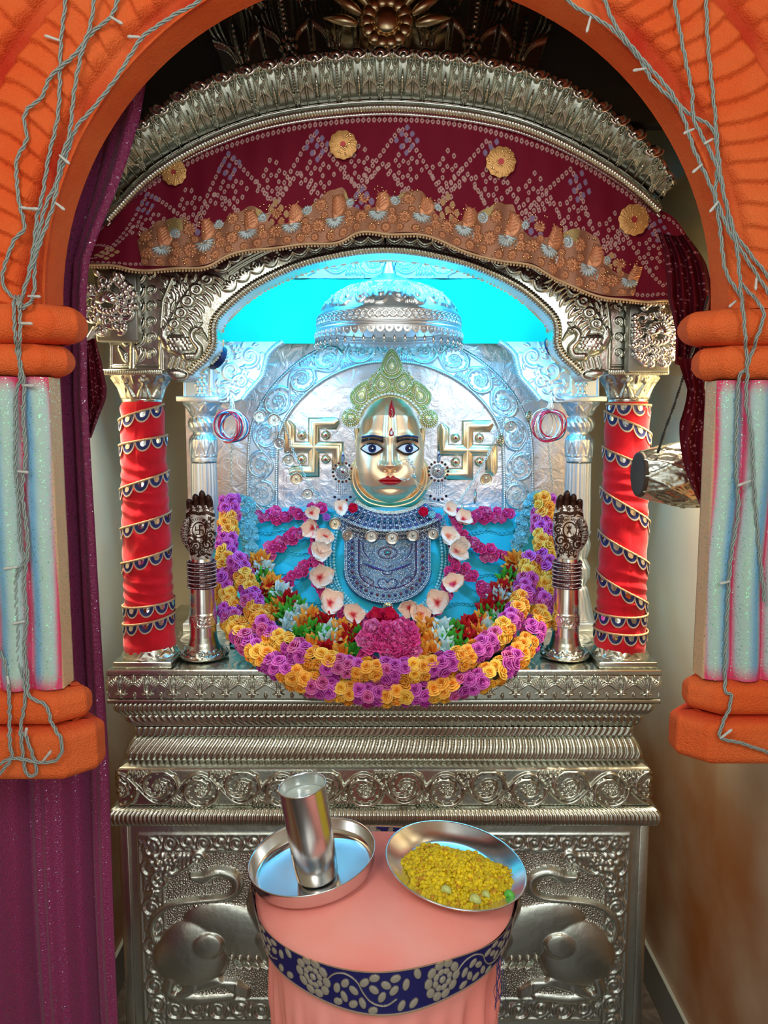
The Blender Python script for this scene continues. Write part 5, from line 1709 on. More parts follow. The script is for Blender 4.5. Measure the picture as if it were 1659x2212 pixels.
# ---- arched back plate
plate = thing('arched_back_plate', P(845, 1100, YB), 'arched silver back plate with a scroll border behind the golden face', 'backplate')
inner = [(599, 1180), (599, 1050), (602, 960), (614, 915), (640, 875), (678, 838), (722, 810), (780, 789), (843, 783)]
CX = 843
inner = inner + [(2 * CX - x, y) for x, y in inner[::-1][1:]]
p = smooth_path(inner, 1500); tg = np.gradient(p, axis=0); n_ = np.stack([tg[:, 1], -tg[:, 0]], 1); n_ /= np.linalg.norm(n_, axis=1, keepdims=True)
cen = np.array([CX, 1000]); flipn = np.sign(((p - cen) * n_).sum(1)); n_ *= flipn[:, None]
nv = 90; t_ = np.linspace(0, 1, nv)[:, None]
XY = p[None] + n_[None] * (4 + 58 * t_)[..., None]
V = P(XY[..., 0], XY[..., 1], YB + .0)
d = np.r_[0, np.cumsum(np.linalg.norm(np.diff(p, axis=0), axis=1))]; d -= d[-1] / 2
H = T_RIN.at((d / 62)[None].repeat(nv, 0) + 1.0, t_.repeat(1500, 1), True) * .0095
V[..., 1] -= H + .006
mb = MB(); addgrid(mb, V, flip=False); obj('scroll_border', mb, SILVI, plate)
for off, r in ((2, 4.2), (64, 3.6)):
    obj('rope_edge', ribbed_rim(p[::12] + n_[::12] * off, YB - .008, r * 2.5 / F, 240, .3, .15, 8), SILVI, plate)
# inner foil field
mb = MB(); U, T = np.meshgrid(np.linspace(590, 1096, 220), np.linspace(775, 1180, 180))
ins = poly_in(U, T, [tuple(q) for q in p[::6]])
m_ = ins[:-1, :-1] | ins[1:, 1:] | ins[:-1, 1:] | ins[1:, :-1]
V = P(U, T, YB); V[..., 1] += .0025 * noise2(U / 60, T / 60, 2.5, 9) + .0012 * noise2(U / 14, T / 14, 2.0, 10)
addgrid(mb, V, mask=m_); obj('foil_field', mb, FOIL, plate)
mb = MB(); U, T = np.meshgrid(np.linspace(532, 1154, 60), np.linspace(700, 1180, 60))
addgrid(mb, P(U, T, YB + .012)); obj('backing', mb, FOIL, plate)


# ---- back brackets over the inner columns (side pieces of an inner arch)
ib = [(590, 745), (572, 765), (566, 790), (560, 812), (540, 835), (520, 862), (498, 870)]
c = Cv(392, 612, 730, 876, 1.0)
c.stroke(smooth_path([(604, 742), (586, 764), (580, 792), (572, 818), (552, 842), (530, 866)], 30), 3, 3)
for k, (x, y) in enumerate([(420, 760), (420, 785), (420, 810), (420, 835), (420, 860)]):
    c.flower(x + 14, y - 4, 14, 6, 4)
c.stroke([(398, 735), (398, 872)], 3, 3); c.stroke([(455, 735), (455, 872)], 3, 3)
for (x, y, r, a0, tn) in ((500, 800, 26, 0, 1.4), (540, 770, 24, 2, -1.3), (485, 760, 17, 1, 1.2), (480, 845, 17, 2, -1.2), (520, 825, 18, 3, 1.2)):
    c.spiral(x, y, r, 4, a0, tn, 5, 5)
    for j in range(6):
        a = a0 + j * 1.0
        c.leaf(x + r * math.cos(a), y + r * math.sin(a), a + .6, 15, 4, .8, 4)
for k in range(3):
    for j in range(3 - k):
        c.ell(505 + 9 * j + 4 * k, 750 + 8 * k, 5, 5, 0, 5)
poly = [(395, 738), (395, 868), (500, 870)] + ib[::-1][1:] + [(612, 738)]
ins = poly_in(c.X, c.Y, poly)
H = c.H * .0011
nxt = thing('inner_silver_arch', (0.01, 2.33, zpx(868, 2.28)), 'pale blue lit inner silver arch, its scrolled bracket ends resting on the inner columns', 'arch')
for mir in (None, 1690.0):
    mb = MB(); plate_px(mb, c, H, ins, 2.285, .05, mir)
    ed = np.array([(395, 738), (395, 868), (500, 870)] + ib[::-1][1:], float)
    if mir: ed = ed * [-1, 1] + [mir, 0]
    side_wall(mb, ed, 2.285, .05, flip=bool(mir)); obj('bracket_plate', mb, SILVI, nxt)
    rp = [(612, 738), (594, 750), (578, 768), (572, 792), (565, 815), (545, 838), (524, 864)]
    if mir: rp = [(mir - x, y) for x, y in rp]
    obj('ribbed_rim', ribbed_rim(rp, 2.28, .0095, 46, .25), SILVI, nxt)
mb = MB(); q0, q1 = P(395, 738, 2.285), P(1295, 738, 2.285)
box(mb, ((q0[0] + q1[0]) / 2, 2.31, q0[2] + .18), (.02, .05, .36)); mb = MB()
for x_ in (395, 1280):
    q = P(x_ + 8, 738, 2.31); box(mb, (q[0], 2.31, q[2] + .28), (.03, .04, .56))
obj('riser', mb, SILVI, nxt)

# ================================================================== CANOPY
ccx, ccy = float(P(840, 715, 2.20)[0]), 2.20
zr_ = zpx(712, 2.05)
can = thing('silver_canopy', (ccx, ccy, zr_), 'domed silver canopy with a wave band and bell fringe hanging above the golden face', 'canopy')
pr = np.array([(.205, zr_), (.206, zr_ + .008), (.202, zr_ + .012), (.204, zr_ + .016), (.200, zr_ + .022), (.198, zr_ + .050), (.197, zr_ + .054), (.190, zr_ + .062), (.176, zr_ + .084), (.150, zr_ + .108), (.118, zr_ + .126), (.106, zr_ + .130), (.100, zr_ + .137), (.060, zr_ + .150), (.022, zr_ + .168), (.012, zr_ + .20), (.008, zr_ + .24)])
nn = 260; L_ = np.r_[0, np.cumsum(np.linalg.norm(np.diff(pr, axis=0), axis=1))]; ss = np.linspace(0, L_[-1], nn)
prf = np.stack([np.interp(ss, L_, pr[:, k]) for k in (0, 1)], 1)
na = 720; A = np.linspace(0, 2 * PI, na, endpoint=False)[None].repeat(nn, 0); S = ss[:, None].repeat(na, 1)
b0, b1, b2, b3 = L_[4], L_[5], L_[7], L_[11]
H = np.where((S > b0) & (S < b1), T_GUI.at(A / (2 * PI) * 34, (S - b0) / (b1 - b0), True) * .0045, 0)
H = np.where((S > b2) & (S < b3), T_RIN.at(A / (2 * PI) * 22, np.clip((S - b2) / (b3 - b2), 0, 1), True) * .006, H)
mb = MB(); lathe(mb, prf, (ccx, ccy, 0), na, H=H)
inn_ = prf[:200] - np.array([.004, .003]); lathe(mb, inn_[::-1], (ccx, ccy, 0), 120)
obj('dome', mb, SILVI, can)
mb = MB(); N_ = 56
for k in range(N_):
    a = 2 * PI * k / N_; w_ = 2 * PI / N_ * .5
    q = np.linspace(PI, 2 * PI, 9)
    for r_ in (.2055,):
        an = a + w_ * np.cos(q); zz = zr_ + .004 + .016 * np.sin(q)
        V0 = np.stack([ccx + r_ * np.cos(an), ccy + r_ * np.sin(an), zz], -1); top = V0.copy(); top[:, 2] = zr_ + .004
        V1 = V0.copy(); V1[:, :2] += (V1[:, :2] - [ccx, ccy]) * .012
        addgrid(mb, np.stack([top, V0])); addgrid(mb, np.stack([V0, V1]))
        tube(mb, V0, .0014, 5, caps=False)
    sphere(mb, (ccx + .207 * math.cos(a), ccy + .207 * math.sin(a), zr_ - .001), .0034, n=6, k=4)
obj('scalloped_fringe', mb, SILVI, can)
bell = MB()
lathe(bell, [(.0008, 0), (.0010, -.008), (.0025, -.010), (.0045, -.015), (.0050, -.020), (.0042, -.022), (.0005, -.0225)], (0, 0, 0), 10)
sphere(bell, (0, 0, -.025), .0026, n=6, k=4)
me_b = mesh_from(bell, 'bell', SILVERP)
for k in range(48):
    a = 2 * PI * (k + .5) / 48
    o = bpy.data.objects.new('bell', me_b); COL.objects.link(o); o.parent = can
    o.location = (.206 * math.cos(a), .206 * math.sin(a), -.010)
mb = MB(); twisted(mb, np.array([(ccx, ccy, zr_ + .235), (ccx, ccy, 2.505)]), 2, .002, .002, .014)
tube(mb, [(ccx - .02 + .016 * math.cos(t), ccy - .012, zr_ + .215 + .016 * math.sin(t)) for t in np.linspace(0, 6, 16)], .0016, 5)
tube(mb, [(ccx + .01, ccy - .012, zr_ + .17), (ccx + .02, ccy - .014, zr_ + .20), (ccx + .03, ccy - .012, zr_ + .222), (ccx + .018, ccy - .012, zr_ + .214)], .0016, 5)
obj('hanging_wire', mb, BLUEPL, can)


# ================================================================== SWASTIKAS on the back plate
def bar_path(mb, pts, Y, w, h, prof=None):
    """raised moulded bar with mitred corners along a px path"""
    pts = np.array(pts, float); n = len(pts)
    prf = np.array([(-1, 0), (-.92, .55), (-.70, .75), (-.5, .78), (-.34, 1.0), (0, 1.08), (.34, 1.0), (.5, .78), (.70, .75), (.92, .55), (1, 0)])
    rows = []
    for i in range(n):
        if i == 0: d = pts[1] - pts[0]
        elif i == n - 1: d = pts[-1] - pts[-2]
        else:
            a = pts[i] - pts[i - 1]; b = pts[i + 1] - pts[i]; a /= np.linalg.norm(a); b /= np.linalg.norm(b); d = a + b
            d /= np.linalg.norm(d); cs = max(.4, float(d.dot(a)))
        d = d / np.linalg.norm(d); nn_ = np.array([-d[1], d[0]])
        k = 1.0 if i in (0, n - 1) else 1 / cs
        ww = w[i] if np.ndim(w) else w
        q = pts[i][None] + nn_[None] * (prf[:, :1] * ww * k)
        V = P(q[:, 0], q[:, 1], Y); V[:, 1] -= prf[:, 1] * h * (1 if ww > 2 else .3)
        rows.append(V)
    V = np.array(rows); addgrid(mb, V)
    for e_, r in ((0, rows[0]), (1, rows[-1])):
        m_ = len(r); cc = r.mean(0); tri = [(i, i + 1, m_) for i in range(m_ - 1)]
        if e_: tri = [t[::-1] for t in tri]
        mb.add(np.vstack([r, cc]), t=tri)


def swastika(cx, cy_, s, lb):
    root = thing('swastika_emblem', P(cx, cy_, YB - .01), lb, 'emblem', None)
    mb = MB(); w_ = s * .235
    arms = [
        [(0, 0), (0, -s), (s * .55, -s), (s * .85, -s * 1.0), (s * 1.02, -s * 1.12)],
        [(0, 0), (s, 0), (s, s * .55), (s, s * .85), (s * 1.10, s * 1.02)],
        [(0, 0), (0, s), (-s * .55, s), (-s * .85, s * 1.0), (-s * 1.02, s * 1.06)],
        [(0, 0), (-s, 0), (-s, -s * .55), (-s, -s * .85), (-s * 1.10, -s * 1.08)]]
    for a in arms:
        bar_path(mb, [(cx + x, cy_ + y) for x, y in a], YB - .006, [w_, w_, w_ * 1.05, w_ * 1.1, w_ * .5], .012)
    obj('bars', mb, GOLD, root)
    for dx in (-1, 1):
        for dy in (-1, 1):
            o3 = P(cx + dx * s * .5, cy_ + dy * s * .5, YB - .008)
            mb = MB(); k = .0021
            lathe(mb, [(.0005, .010), (.004, .0095), (.008, .0085), (.012, .0055), (.0145, .002), (.015, -.002)], (0, 0, 0), 32)
            for q in range(12):
                a = q * PI / 6; sphere(mb, (.0105 * math.cos(a), .0105 * math.sin(a), .0065), .0022, n=6, k=4)
            mb2 = MB(); mb2.merge(mb, np.array([[1, 0, 0, o3[0]], [0, 0, -1, o3[1]], [0, 1, 0, o3[2]], [0, 0, 0, 1.]]))
            st = obj('stud', mb2, GOLD, root)
            m3 = MB(); sphere(m3, o3 + [0, -.0105, 0], .0042, n=12, k=7); obj('ruby', m3, RED, st)
    return root


swastika(678, 966, 52, 'raised gilt swastika with four ruby studs, to the left of the golden face')
swastika(1010, 972, 52, 'raised gilt swastika with four ruby studs, to the right of the golden face')

# ================================================================== THE BODY UNDER TURQUOISE CLOTH
def YBODY(px, py):
    t = np.clip((py - 1100) / 360, 0, 1.2)
    return 2.30 - .30 * t ** 1.15 + .16 * (np.abs(px - 834) / 340) ** 2.4 * (1 - .3 * t) - .035 * np.exp(-((px - 836) / 110) ** 2) * (1 - t)


U, T = np.meshgrid(np.linspace(498, 1172, 300), np.linspace(1104, 1470, 200))
ov = (np.abs(U - 834) / 337)
Tn = T + 26 * ov ** 8 * (T < 1200)
V = P(U, Tn, YBODY(U, T))
# long soft folds of the cloth that fan from the shoulders
fold = np.abs(np.sin((T - 1104) * .032 + np.abs(U - 834) * .012)) ** .5 * .006 + .003 * noise2(U / 25, T / 18, 2.2, 5)
V[..., 1] -= fold
V[..., 2] = np.maximum(V[..., 2], ZT + .003)
top = V[0].copy(); t2 = [V[0]]
for k in range(1, 8):
    q = V[0].copy(); q[:, 1] += .022 * k; q[:, 2] += .012 * math.sin(k / 7 * PI) - .002 * k; t2.append(q)
V = np.concatenate([np.array(t2[::-1]), V[1:]], 0)
mb = MB(); addgrid(mb, V)
L = V[:, 0]; Lb = L.copy(); Lb[:, 1] = np.maximum(L[:, 1], 2.46); addgrid(mb, np.stack([L, Lb]))
L = V[:, -1]; Lb = L.copy(); Lb[:, 1] = np.maximum(L[:, 1], 2.46); addgrid(mb, np.stack([L, Lb]))
body = thing('idol_body', (0.01, 2.30, ZT), 'turquoise cloth wrapped torso of the idol below the golden face', 'idol')
obj('turquoise_cloth', mb, CYANC, body)
mb = MB(); nk = P(842, 1110, 2.36)
lathe(mb, [(.060, nk[2] - .03), (.055, nk[2]), (.050, nk[2] + .04), (.052, nk[2] + .10)], (nk[0], 2.40, 0), 40); obj('neck', mb, CYANC, body)
# embroidered lines on the cloth
mb = MB()
for k, yy in enumerate((1150, 1195, 1245, 1300)):
    for sd in (-1, 1):
        xs = 834 + sd * np.linspace(120, 300, 120); ys = yy + 10 * np.sin(xs * .10) * .3 + (np.abs(xs - 834) - 210) * -.04 * k
        for j in range(0, 120, 2):
            Y_ = YBODY(xs[j], ys[j]) - .008
            sphere(mb, P(xs[j], ys[j] + 3.5 * math.sin(j * 1.1), Y_), .0038, n=6, k=4, s=(1.3, .5, .8))
obj('raised_embroidery', mb, CYANC, body)
# dark round seat under the garlands
seat = thing('round_seat', (0.0, 2.22, ZT), 'dark round seat board rim showing under the left of the rose garland', 'seat')
mb = MB(); lathe(mb, [(.001, ZT + .001), (.355, ZT + .001), (.395, ZT + .004), (.405, ZT + .012), (.400, ZT + .016), (.38, ZT + .014), (.001, ZT + .012)], (0.003, 2.225, 0), 90, sy=.80)
obj('rim', mb, mat('dark_bronze', (.10, .07, .05), .8, .45, var=(14, (.16, .24, .20), .5, .7)), seat)

# ================================================================== THE GOLDEN FACE
YF = 2.335


def fpt(px, py, lift=0.0):
    return None


fx, fy = 842.0, 985.0
# half width of the face by row
FY = [852, 862, 880, 905, 940, 980, 1020, 1045, 1062, 1074, 1082, 1086]
FW = [8, 26, 46, 61, 72, 74, 73, 68, 56, 42, 24, 4]


def fw(py): return np.interp(py, FY, FW)


def face_depth(px, py):
    """metres in front of YF"""
    x = (px - fx); w_ = np.maximum(fw(py), 1); r = np.clip(np.abs(x) / w_, 0, 1)
    D = .062 * (1 - r ** 2.6) ** .5 * np.clip(np.minimum((py - 848) / 50, (1090 - py) / 42), 0, 1) ** .5
    # brow ridge / eye sockets
    for s_ in (-1, 1):
        D = D - .012 * np.exp(-(((x - s_ * 37) / 24) ** 2 + ((py - 966) / 15) ** 2))
        D = D + .006 * np.exp(-(((x - s_ * 37) / 26) ** 2 + ((py - 943) / 8) ** 2))
        D = D + .009 * np.exp(-(((x - s_ * 42) / 24) ** 2 + ((py - 1020) / 26) ** 2))
    # nose ridge widening from the forehead to the tip
    nw = np.interp(py, [868, 930, 960, 1000, 1012], [7, 11, 11, 13, 14])
    nh = np.interp(py, [862, 880, 935, 960, 985, 1003, 1009, 1018], [0, .008, .012, .017, .026, .033, .022, 0])
    D = D + nh * np.exp(-(np.abs(x) / nw) ** 3)
    for s_ in (-1, 1):
        D = D + .016 * np.exp(-(((x - s_ * 14) / 7.5) ** 2 + ((py - 1002) / 6.5) ** 2))
        D = D - .008 * np.exp(-(((x - s_ * 9) / 4) ** 2 + ((py - 1012) / 3) ** 2))
    D = D + .010 * np.exp(-((x / 30) ** 2 + ((py - 1034) / 15) ** 2))
    D = D - .004 * np.exp(-((x / 5) ** 2 + ((py - 1019) / 4) ** 2))
    D = D - .005 * np.exp(-((x / 22) ** 2 + ((py - 1052) / 5) ** 2))
    D = D + .012 * np.exp(-((x / 24) ** 2 + ((py - 1068) / 12) ** 2))
    return D


def fpos(px, py, lift=0.0):
    V = P(px, py, YF); V = V.copy(); V[..., 1] -= face_depth(px, py) + lift
    return V


face = thing('golden_face', P(842, 1096, YF), 'polished golden goddess face with wide enamel eyes and red lips', 'idol face')
U, T = np.meshgrid(np.linspace(fx - 78, fx + 78, 314), np.linspace(850, 1098, 498))
r_ = np.linspace(-1, 1, 220); rows = np.linspace(851, 1086.3, 460)
PX = fx + r_[None] * fw(rows)[:, None]; PY = rows[:, None].repeat(220, 1)
mb = MB(); addgrid(mb, fpos(PX, PY)); obj('face_plate', mb, BRASS, face)
# outer hair / veil rim: a wide U shaped golden band around the face
rim_o = [(764, 925), (766, 950), (769, 985), (757, 1010), (755, 1040), (764, 1065), (785, 1088), (812, 1099), (842, 1103)]
rim_o = rim_o + [(2 * fx - x, y) for x, y in rim_o[::-1][1:]]
po = smooth_path(rim_o, 260)
# inner edge = close to face outline
def rimsurf(po, w0, depth, Yb):
    tg = np.gradient(po, axis=0); nn_ = np.stack([tg[:, 1], -tg[:, 0]], 1); nn_ /= np.linalg.norm(nn_, axis=1, keepdims=True)
    cen = np.array([fx, 990]); nn_ *= np.sign(((cen - po) * nn_).sum(1))[:, None]
    s_ = np.linspace(0, 1, 26)
    prof = np.interp(s_, [0, .10, .35, .5, .62, .75, 1], [0, .5, .80, .78, .95, 1.0, .78]) * depth
    XY = po[None] + nn_[None] * (s_[:, None] * w0[None])[..., None]
    V = P(XY[..., 0], XY[..., 1], Yb); V[..., 1] -= prof[:, None]
    return V


wv = np.interp(np.linspace(0, 1, 260), [0, .1, .25, .4, .5, .6, .75, .9, 1], [12, 14, 22, 27, 28, 27, 22, 14, 12])
mb = MB(); V = rimsurf(po, wv, .050, 2.362); addgrid(mb, V); obj('golden_rim', mb, GOLD, face)
mb = MB(); V = rimsurf(po + [0, 0], wv * 0 + 6, .03, 2.385)
lower = smooth_path([(770, 1072), (785, 1092), (812, 1108), (842, 1113), (872, 1108), (899, 1092), (914, 1072)], 90)
tube(mb, P(lower[:, 0], lower[:, 1], 2.372), .010 * 1.0, 12)
obj('chin_roll', mb, GOLD, face)


def face_patch(cx, cy_, shape, hw, hh, lift, dome, n=40, m=24):
    """patch on the face: shape(s)-> (top, bottom) py offsets for s in -1..1"""
    s_ = np.linspace(-1, 1, n); v_ = np.linspace(0, 1, m)[:, None]
    tp, bt = shape(s_)
    PX = cx + hw * s_[None] + 0 * v_; PY = cy_ + hh * (tp[None] * (1 - v_) + bt[None] * v_)
    k = np.sqrt(np.clip(1 - np.abs(s_[None]) ** 6, 0, 1)) * np.clip(4 * v_ * (1 - v_), 0, 1) ** .5
    return fpos(PX, PY, lift + dome * k)


for s_ in (-1, 1):
    ex, ey = fx + s_ * 38.5, 968.5
    alm = lambda s, s_=s_: (-(1 - np.abs(s) ** 2.0) ** .8, (1 - np.abs(s) ** 1.8) ** .9)
    mb = MB(); addgrid(mb, face_patch(ex, ey, alm, 25, 12.5, .006, .0035)); ln = obj('eye_liner', mb, BLACK, face)
    mb = MB(); addgrid(mb, face_patch(ex, ey - .3, alm, 21.5, 9.3, .0095, .0035)); ey_ = obj('eye', mb, WHITE, face, label='glossy white enamel eye')
    def disc(cx_, cy2, r, lift, m__, nm, par):
        rr = np.linspace(0, 1, 7)[:, None]; aa = np.linspace(0, 2 * PI, 30, endpoint=False)[None]
        V = fpos(cx_ + r * rr * np.cos(aa), cy2 + r * rr * np.sin(aa), lift)
        mb = MB(); addgrid(mb, V, wrap=True, flip=False); return obj(nm, mb, m__, par)
    disc(ex + (2 if s_ > 0 else 1), ey - 1, 8.6, .0136, BLUEE, 'iris', ey_)
    disc(ex + (2 if s_ > 0 else 1), ey - 1, 4.8, .0144, BLACK, 'pupil', ey_)
    disc(ex + (3 if s_ > 0 else 2), ey - 1.5, 1.7, .0152, WHITE, 'glint', ey_)
    brw = lambda s: (-1.0 - .55 * (1 - s ** 2), 0.35 - 1.0 * (1 - s ** 2) + .3 * np.abs(s) ** 3)
    mb = MB(); addgrid(mb, face_patch(ex - s_ * 1, 953.5, brw, 23, 5.0, .004, .005)); obj('eyebrow', mb, BLACK, face)
    mb = MB(); addgrid(mb, face_patch(ex - s_ * 1, 946, lambda s: (-1 - 1.2 * (1 - s ** 2), .4 - 1.2 * (1 - s ** 2)), 23, 3.4, .004, .004)); obj('brow_line', mb, BLUEE, face)
    # red inner eye corners
    for q in (-1, 1):
        mb = MB(); sphere(mb, fpos(ex + q * 22.5, ey, .012), .0016, n=8, k=5); obj('eye_corner', mb, RED, face)
# lips
up = lambda s: (-(.75 + .35 * np.exp(-((np.abs(s) - .22) / .18) ** 2)) * (1 - np.abs(s) ** 1.9) ** .8 + .25 * np.exp(-(s / .09) ** 2), .06 + 0 * s + .06 * (np.abs(s) < .99))
mb = MB(); addgrid(mb, face_patch(fx + 1, 1034, up, 26, 9.5, .003, .0075)); obj('upper_lip', mb, RED, face)
lo = lambda s: (0 * s + .04, 1.05 * (1 - np.abs(s) ** 2.2) ** .8 - .0 * s)
mb = MB(); addgrid(mb, face_patch(fx + 1, 1034.5, lo, 24.5, 10.0, .003, .0095)); obj('lower_lip', mb, RED, face)
# tilak flame and drop
tl = lambda s: (-(1 - np.abs(s)) ** .55 * 1.0, (1 - s ** 2) ** .5 * .34)
mb = MB(); addgrid(mb, face_patch(fx + 4, 893, tl, 7.0, 29, .0035, .004, 24, 40)); obj('tilak', mb, RED, face)
mb = MB(); addgrid(mb, face_patch(fx + 3, 937, tl, 5.6, 13, .004, .003, 24, 24)); q = obj('forehead_drop', mb, RED, face)
mb = MB(); addgrid(mb, face_patch(fx + 3, 936.5, tl, 2.6, 6.5, .0075, .002, 16, 16)); obj('white_drop', mb, WHITE, face)
mb = MB(); tube(mb, fpos(fx + 4 + np.array([-1, 1, 0, 2, 0, -1]), np.array([884, 888, 892, 896, 900, 904.]), .009), .0009, 6); obj('om_mark', mb, GOLD, face)


# ================================================================== CROWN
GC_ = np.array([.86, .80, .40]); WC = np.array([.92, .95, .84]); GR = np.array([.50, .72, .30])


def ring_beads(mb, pts, r, cols, Y, n=8, k=5):
    for i, q in enumerate(pts):
        w3 = P(q[0], q[1], Y); sphere(mb, w3, r, col=cols[i % len(cols)], n=n, k=k)


def boss(mb, cx, cy_, R, Y, rings, depth=.012, base=(.55, .50, .18)):
    """concentric rings of beads on a domed disc; px radii"""
    rr = np.linspace(0, 1, 10)[:, None]; aa = np.linspace(0, 2 * PI, 40, endpoint=False)[None]
    V = P(cx + R * rr * np.cos(aa), cy_ + R * rr * np.sin(aa), Y); V[..., 1] -= depth * (1 - rr ** 2)
    addgrid(mb, V, np.array(base), wrap=True)
    for j, (f, nb, br, cl) in enumerate(rings):
        for i in range(nb):
            a = 2 * PI * i / nb + j * .2
            sphere(mb, P(cx + R * f * math.cos(a), cy_ + R * f * math.sin(a), Y) - np.array([0, depth * (1 - f * f) + br * .5, 0]), br, col=cl, n=7, k=5)
    sphere(mb, P(cx, cy_, Y) - np.array([0, depth + .002, 0]), .0042, col=WC)


def teardrop(mb, cx, cy_, R, H_, ang, Y, depth=.012, dens=1.0):
    """paisley / drop with bead rings; point is up (rotated by ang)"""
    def prof(a, f):
        x = R * f * np.sin(a) * (np.where(np.cos(a) > 0, (1 - np.cos(a)) ** .35, 1)); y = -np.where(np.cos(a) > 0, H_ * f * np.cos(a) ** 1.0, R * f * np.cos(a) * 1.0)
        return x * math.cos(ang) - y * math.sin(ang), x * math.sin(ang) + y * math.cos(ang)
    aa = np.linspace(0, 2 * PI, 48, endpoint=False)[None]; rr = np.linspace(0, 1, 8)[:, None]
    X, Yp = prof(aa + 0 * rr, rr + 0 * aa)
    V = P(cx + X, cy_ + Yp, Y); V[..., 1] -= depth * (1 - rr ** 2)
    addgrid(mb, V, np.array([.60, .60, .28]), wrap=True)
    for f, br, cl in ((1.0, .0024, WC), (.86, .0020, GR), (.70, .0024, GC_), (.52, .0020, WC), (.34, .0018, GR), (.18, .0022, WC)):
        per = 2 * PI * (R + H_) / 2 * f; nb = max(4, int(per / (br * 2.05 * F / 2.33) * dens))
        for i in range(nb):
            a = 2 * PI * i / nb; x, y = prof(np.array(a), np.array(f))
            sphere(mb, P(cx + float(x), cy_ + float(y), Y) - np.array([0, depth * (1 - f * f) + br * .6, 0]), br, col=cl, n=6, k=4)


crown = thing('beaded_crown', P(843, 900, 2.27), 'tall pearl and gold beaded crown on top of the golden face', 'crown')
band = smooth_path([(776, 912), (786, 890), (800, 874), (820, 862), (843, 857), (866, 862), (886, 874), (902, 892), (914, 914)], 200)
YC = 2.268
mb = MB()
tg = np.gradient(band, axis=0); nb_ = np.stack([tg[:, 1], -tg[:, 0]], 1); nb_ /= np.linalg.norm(nb_, axis=1, keepdims=True)
for off, br, cl, sp in ((0, .0016, GC_, 3.0), (-6.5, .0052, WC, 7.4), (-13, .0018, GC_, 3.0), (-18, .0030, GR, 4.6), (-23, .0026, WC, 4.2)):
    q = band - nb_ * off * -1 if False else band + nb_ * (-off) * (1 if nb_[100, 1] < 0 else -1)
    dd = np.r_[0, np.cumsum(np.linalg.norm(np.diff(q, axis=0), axis=1))]
    for s0 in np.arange(0, dd[-1], sp):
        x, y = np.interp(s0, dd, q[:, 0]), np.interp(s0, dd, q[:, 1])
        sphere(mb, P(x, y, YC - .003), br, col=cl, n=8, k=6)
out_ = band + nb_ * 26 * (1 if nb_[100, 1] < 0 else -1)
V = np.stack([P(band[:, 0], band[:, 1], YC + .004), P(out_[:, 0], out_[:, 1], YC + .006)]); addgrid(mb, V, np.array([.55, .50, .18]))
obj('pearl_band', mb, CROWNM, crown)
mb = MB(); teardrop(mb, 846, 793, 24, 42, 0, YC - .004, .014); obj('top_drop', mb, CROWNM, crown)
for dx, a in ((-21, -.15), (24, .15)):
    mb = MB(); teardrop(mb, 846 + dx, 832, 22, 30, a, YC); obj('middle_drop', mb, CROWNM, crown)
for dx, a in ((-66, .35), (62, -.35)):
    mb = MB(); teardrop(mb, 846 + dx, 858, 24, 40, a + (0), YC + .002); obj('side_drop', mb, CROWNM, crown)
for cx_, cy_ in ((758, 903), (926, 905)):
    mb = MB(); boss(mb, cx_, cy_, 21, YC - .002, [(.95, 26, .0030, WC), (.78, 24, .0022, GC_), (.60, 18, .0024, WC), (.42, 12, .0022, GR), (.24, 7, .0022, WC)]); obj('rosette', mb, CROWNM, crown)
# bead fill between the drops
mb = MB(); rs = np.random.RandomState(8); fillp = [(795, 868), (783, 845), (798, 815), (815, 800), (846, 770), (876, 800), (895, 815), (908, 845), (896, 870), (843, 838)]
U = rs.uniform(775, 915, 900); T = rs.uniform(775, 872, 900); ins = poly_in(U, T, [(780, 880), (765, 850), (800, 812), (822, 790), (846, 780), (870, 790), (892, 812), (925, 850), (905, 885), (880, 850), (843, 836), (805, 850)])
for x, y in zip(U[ins], T[ins]):
    sphere(mb, P(x, y, YC + .004), rs.uniform(.0018, .0030), col=(WC, GC_, GR)[rs.randint(3)], n=6, k=4)
V = P(*np.array([(780, 875), (768, 850), (800, 815), (822, 795), (846, 785), (870, 795), (892, 815), (922, 850), (905, 880), (880, 852), (843, 838), (805, 852)]).T, YC + .008)
mb.add(np.vstack([V, V.mean(0)]), t=[(i, (i + 1) % 12, 12) for i in range(12)], col=np.array([.5, .48, .2]))
obj('bead_filling', mb, CROWNM, crown)


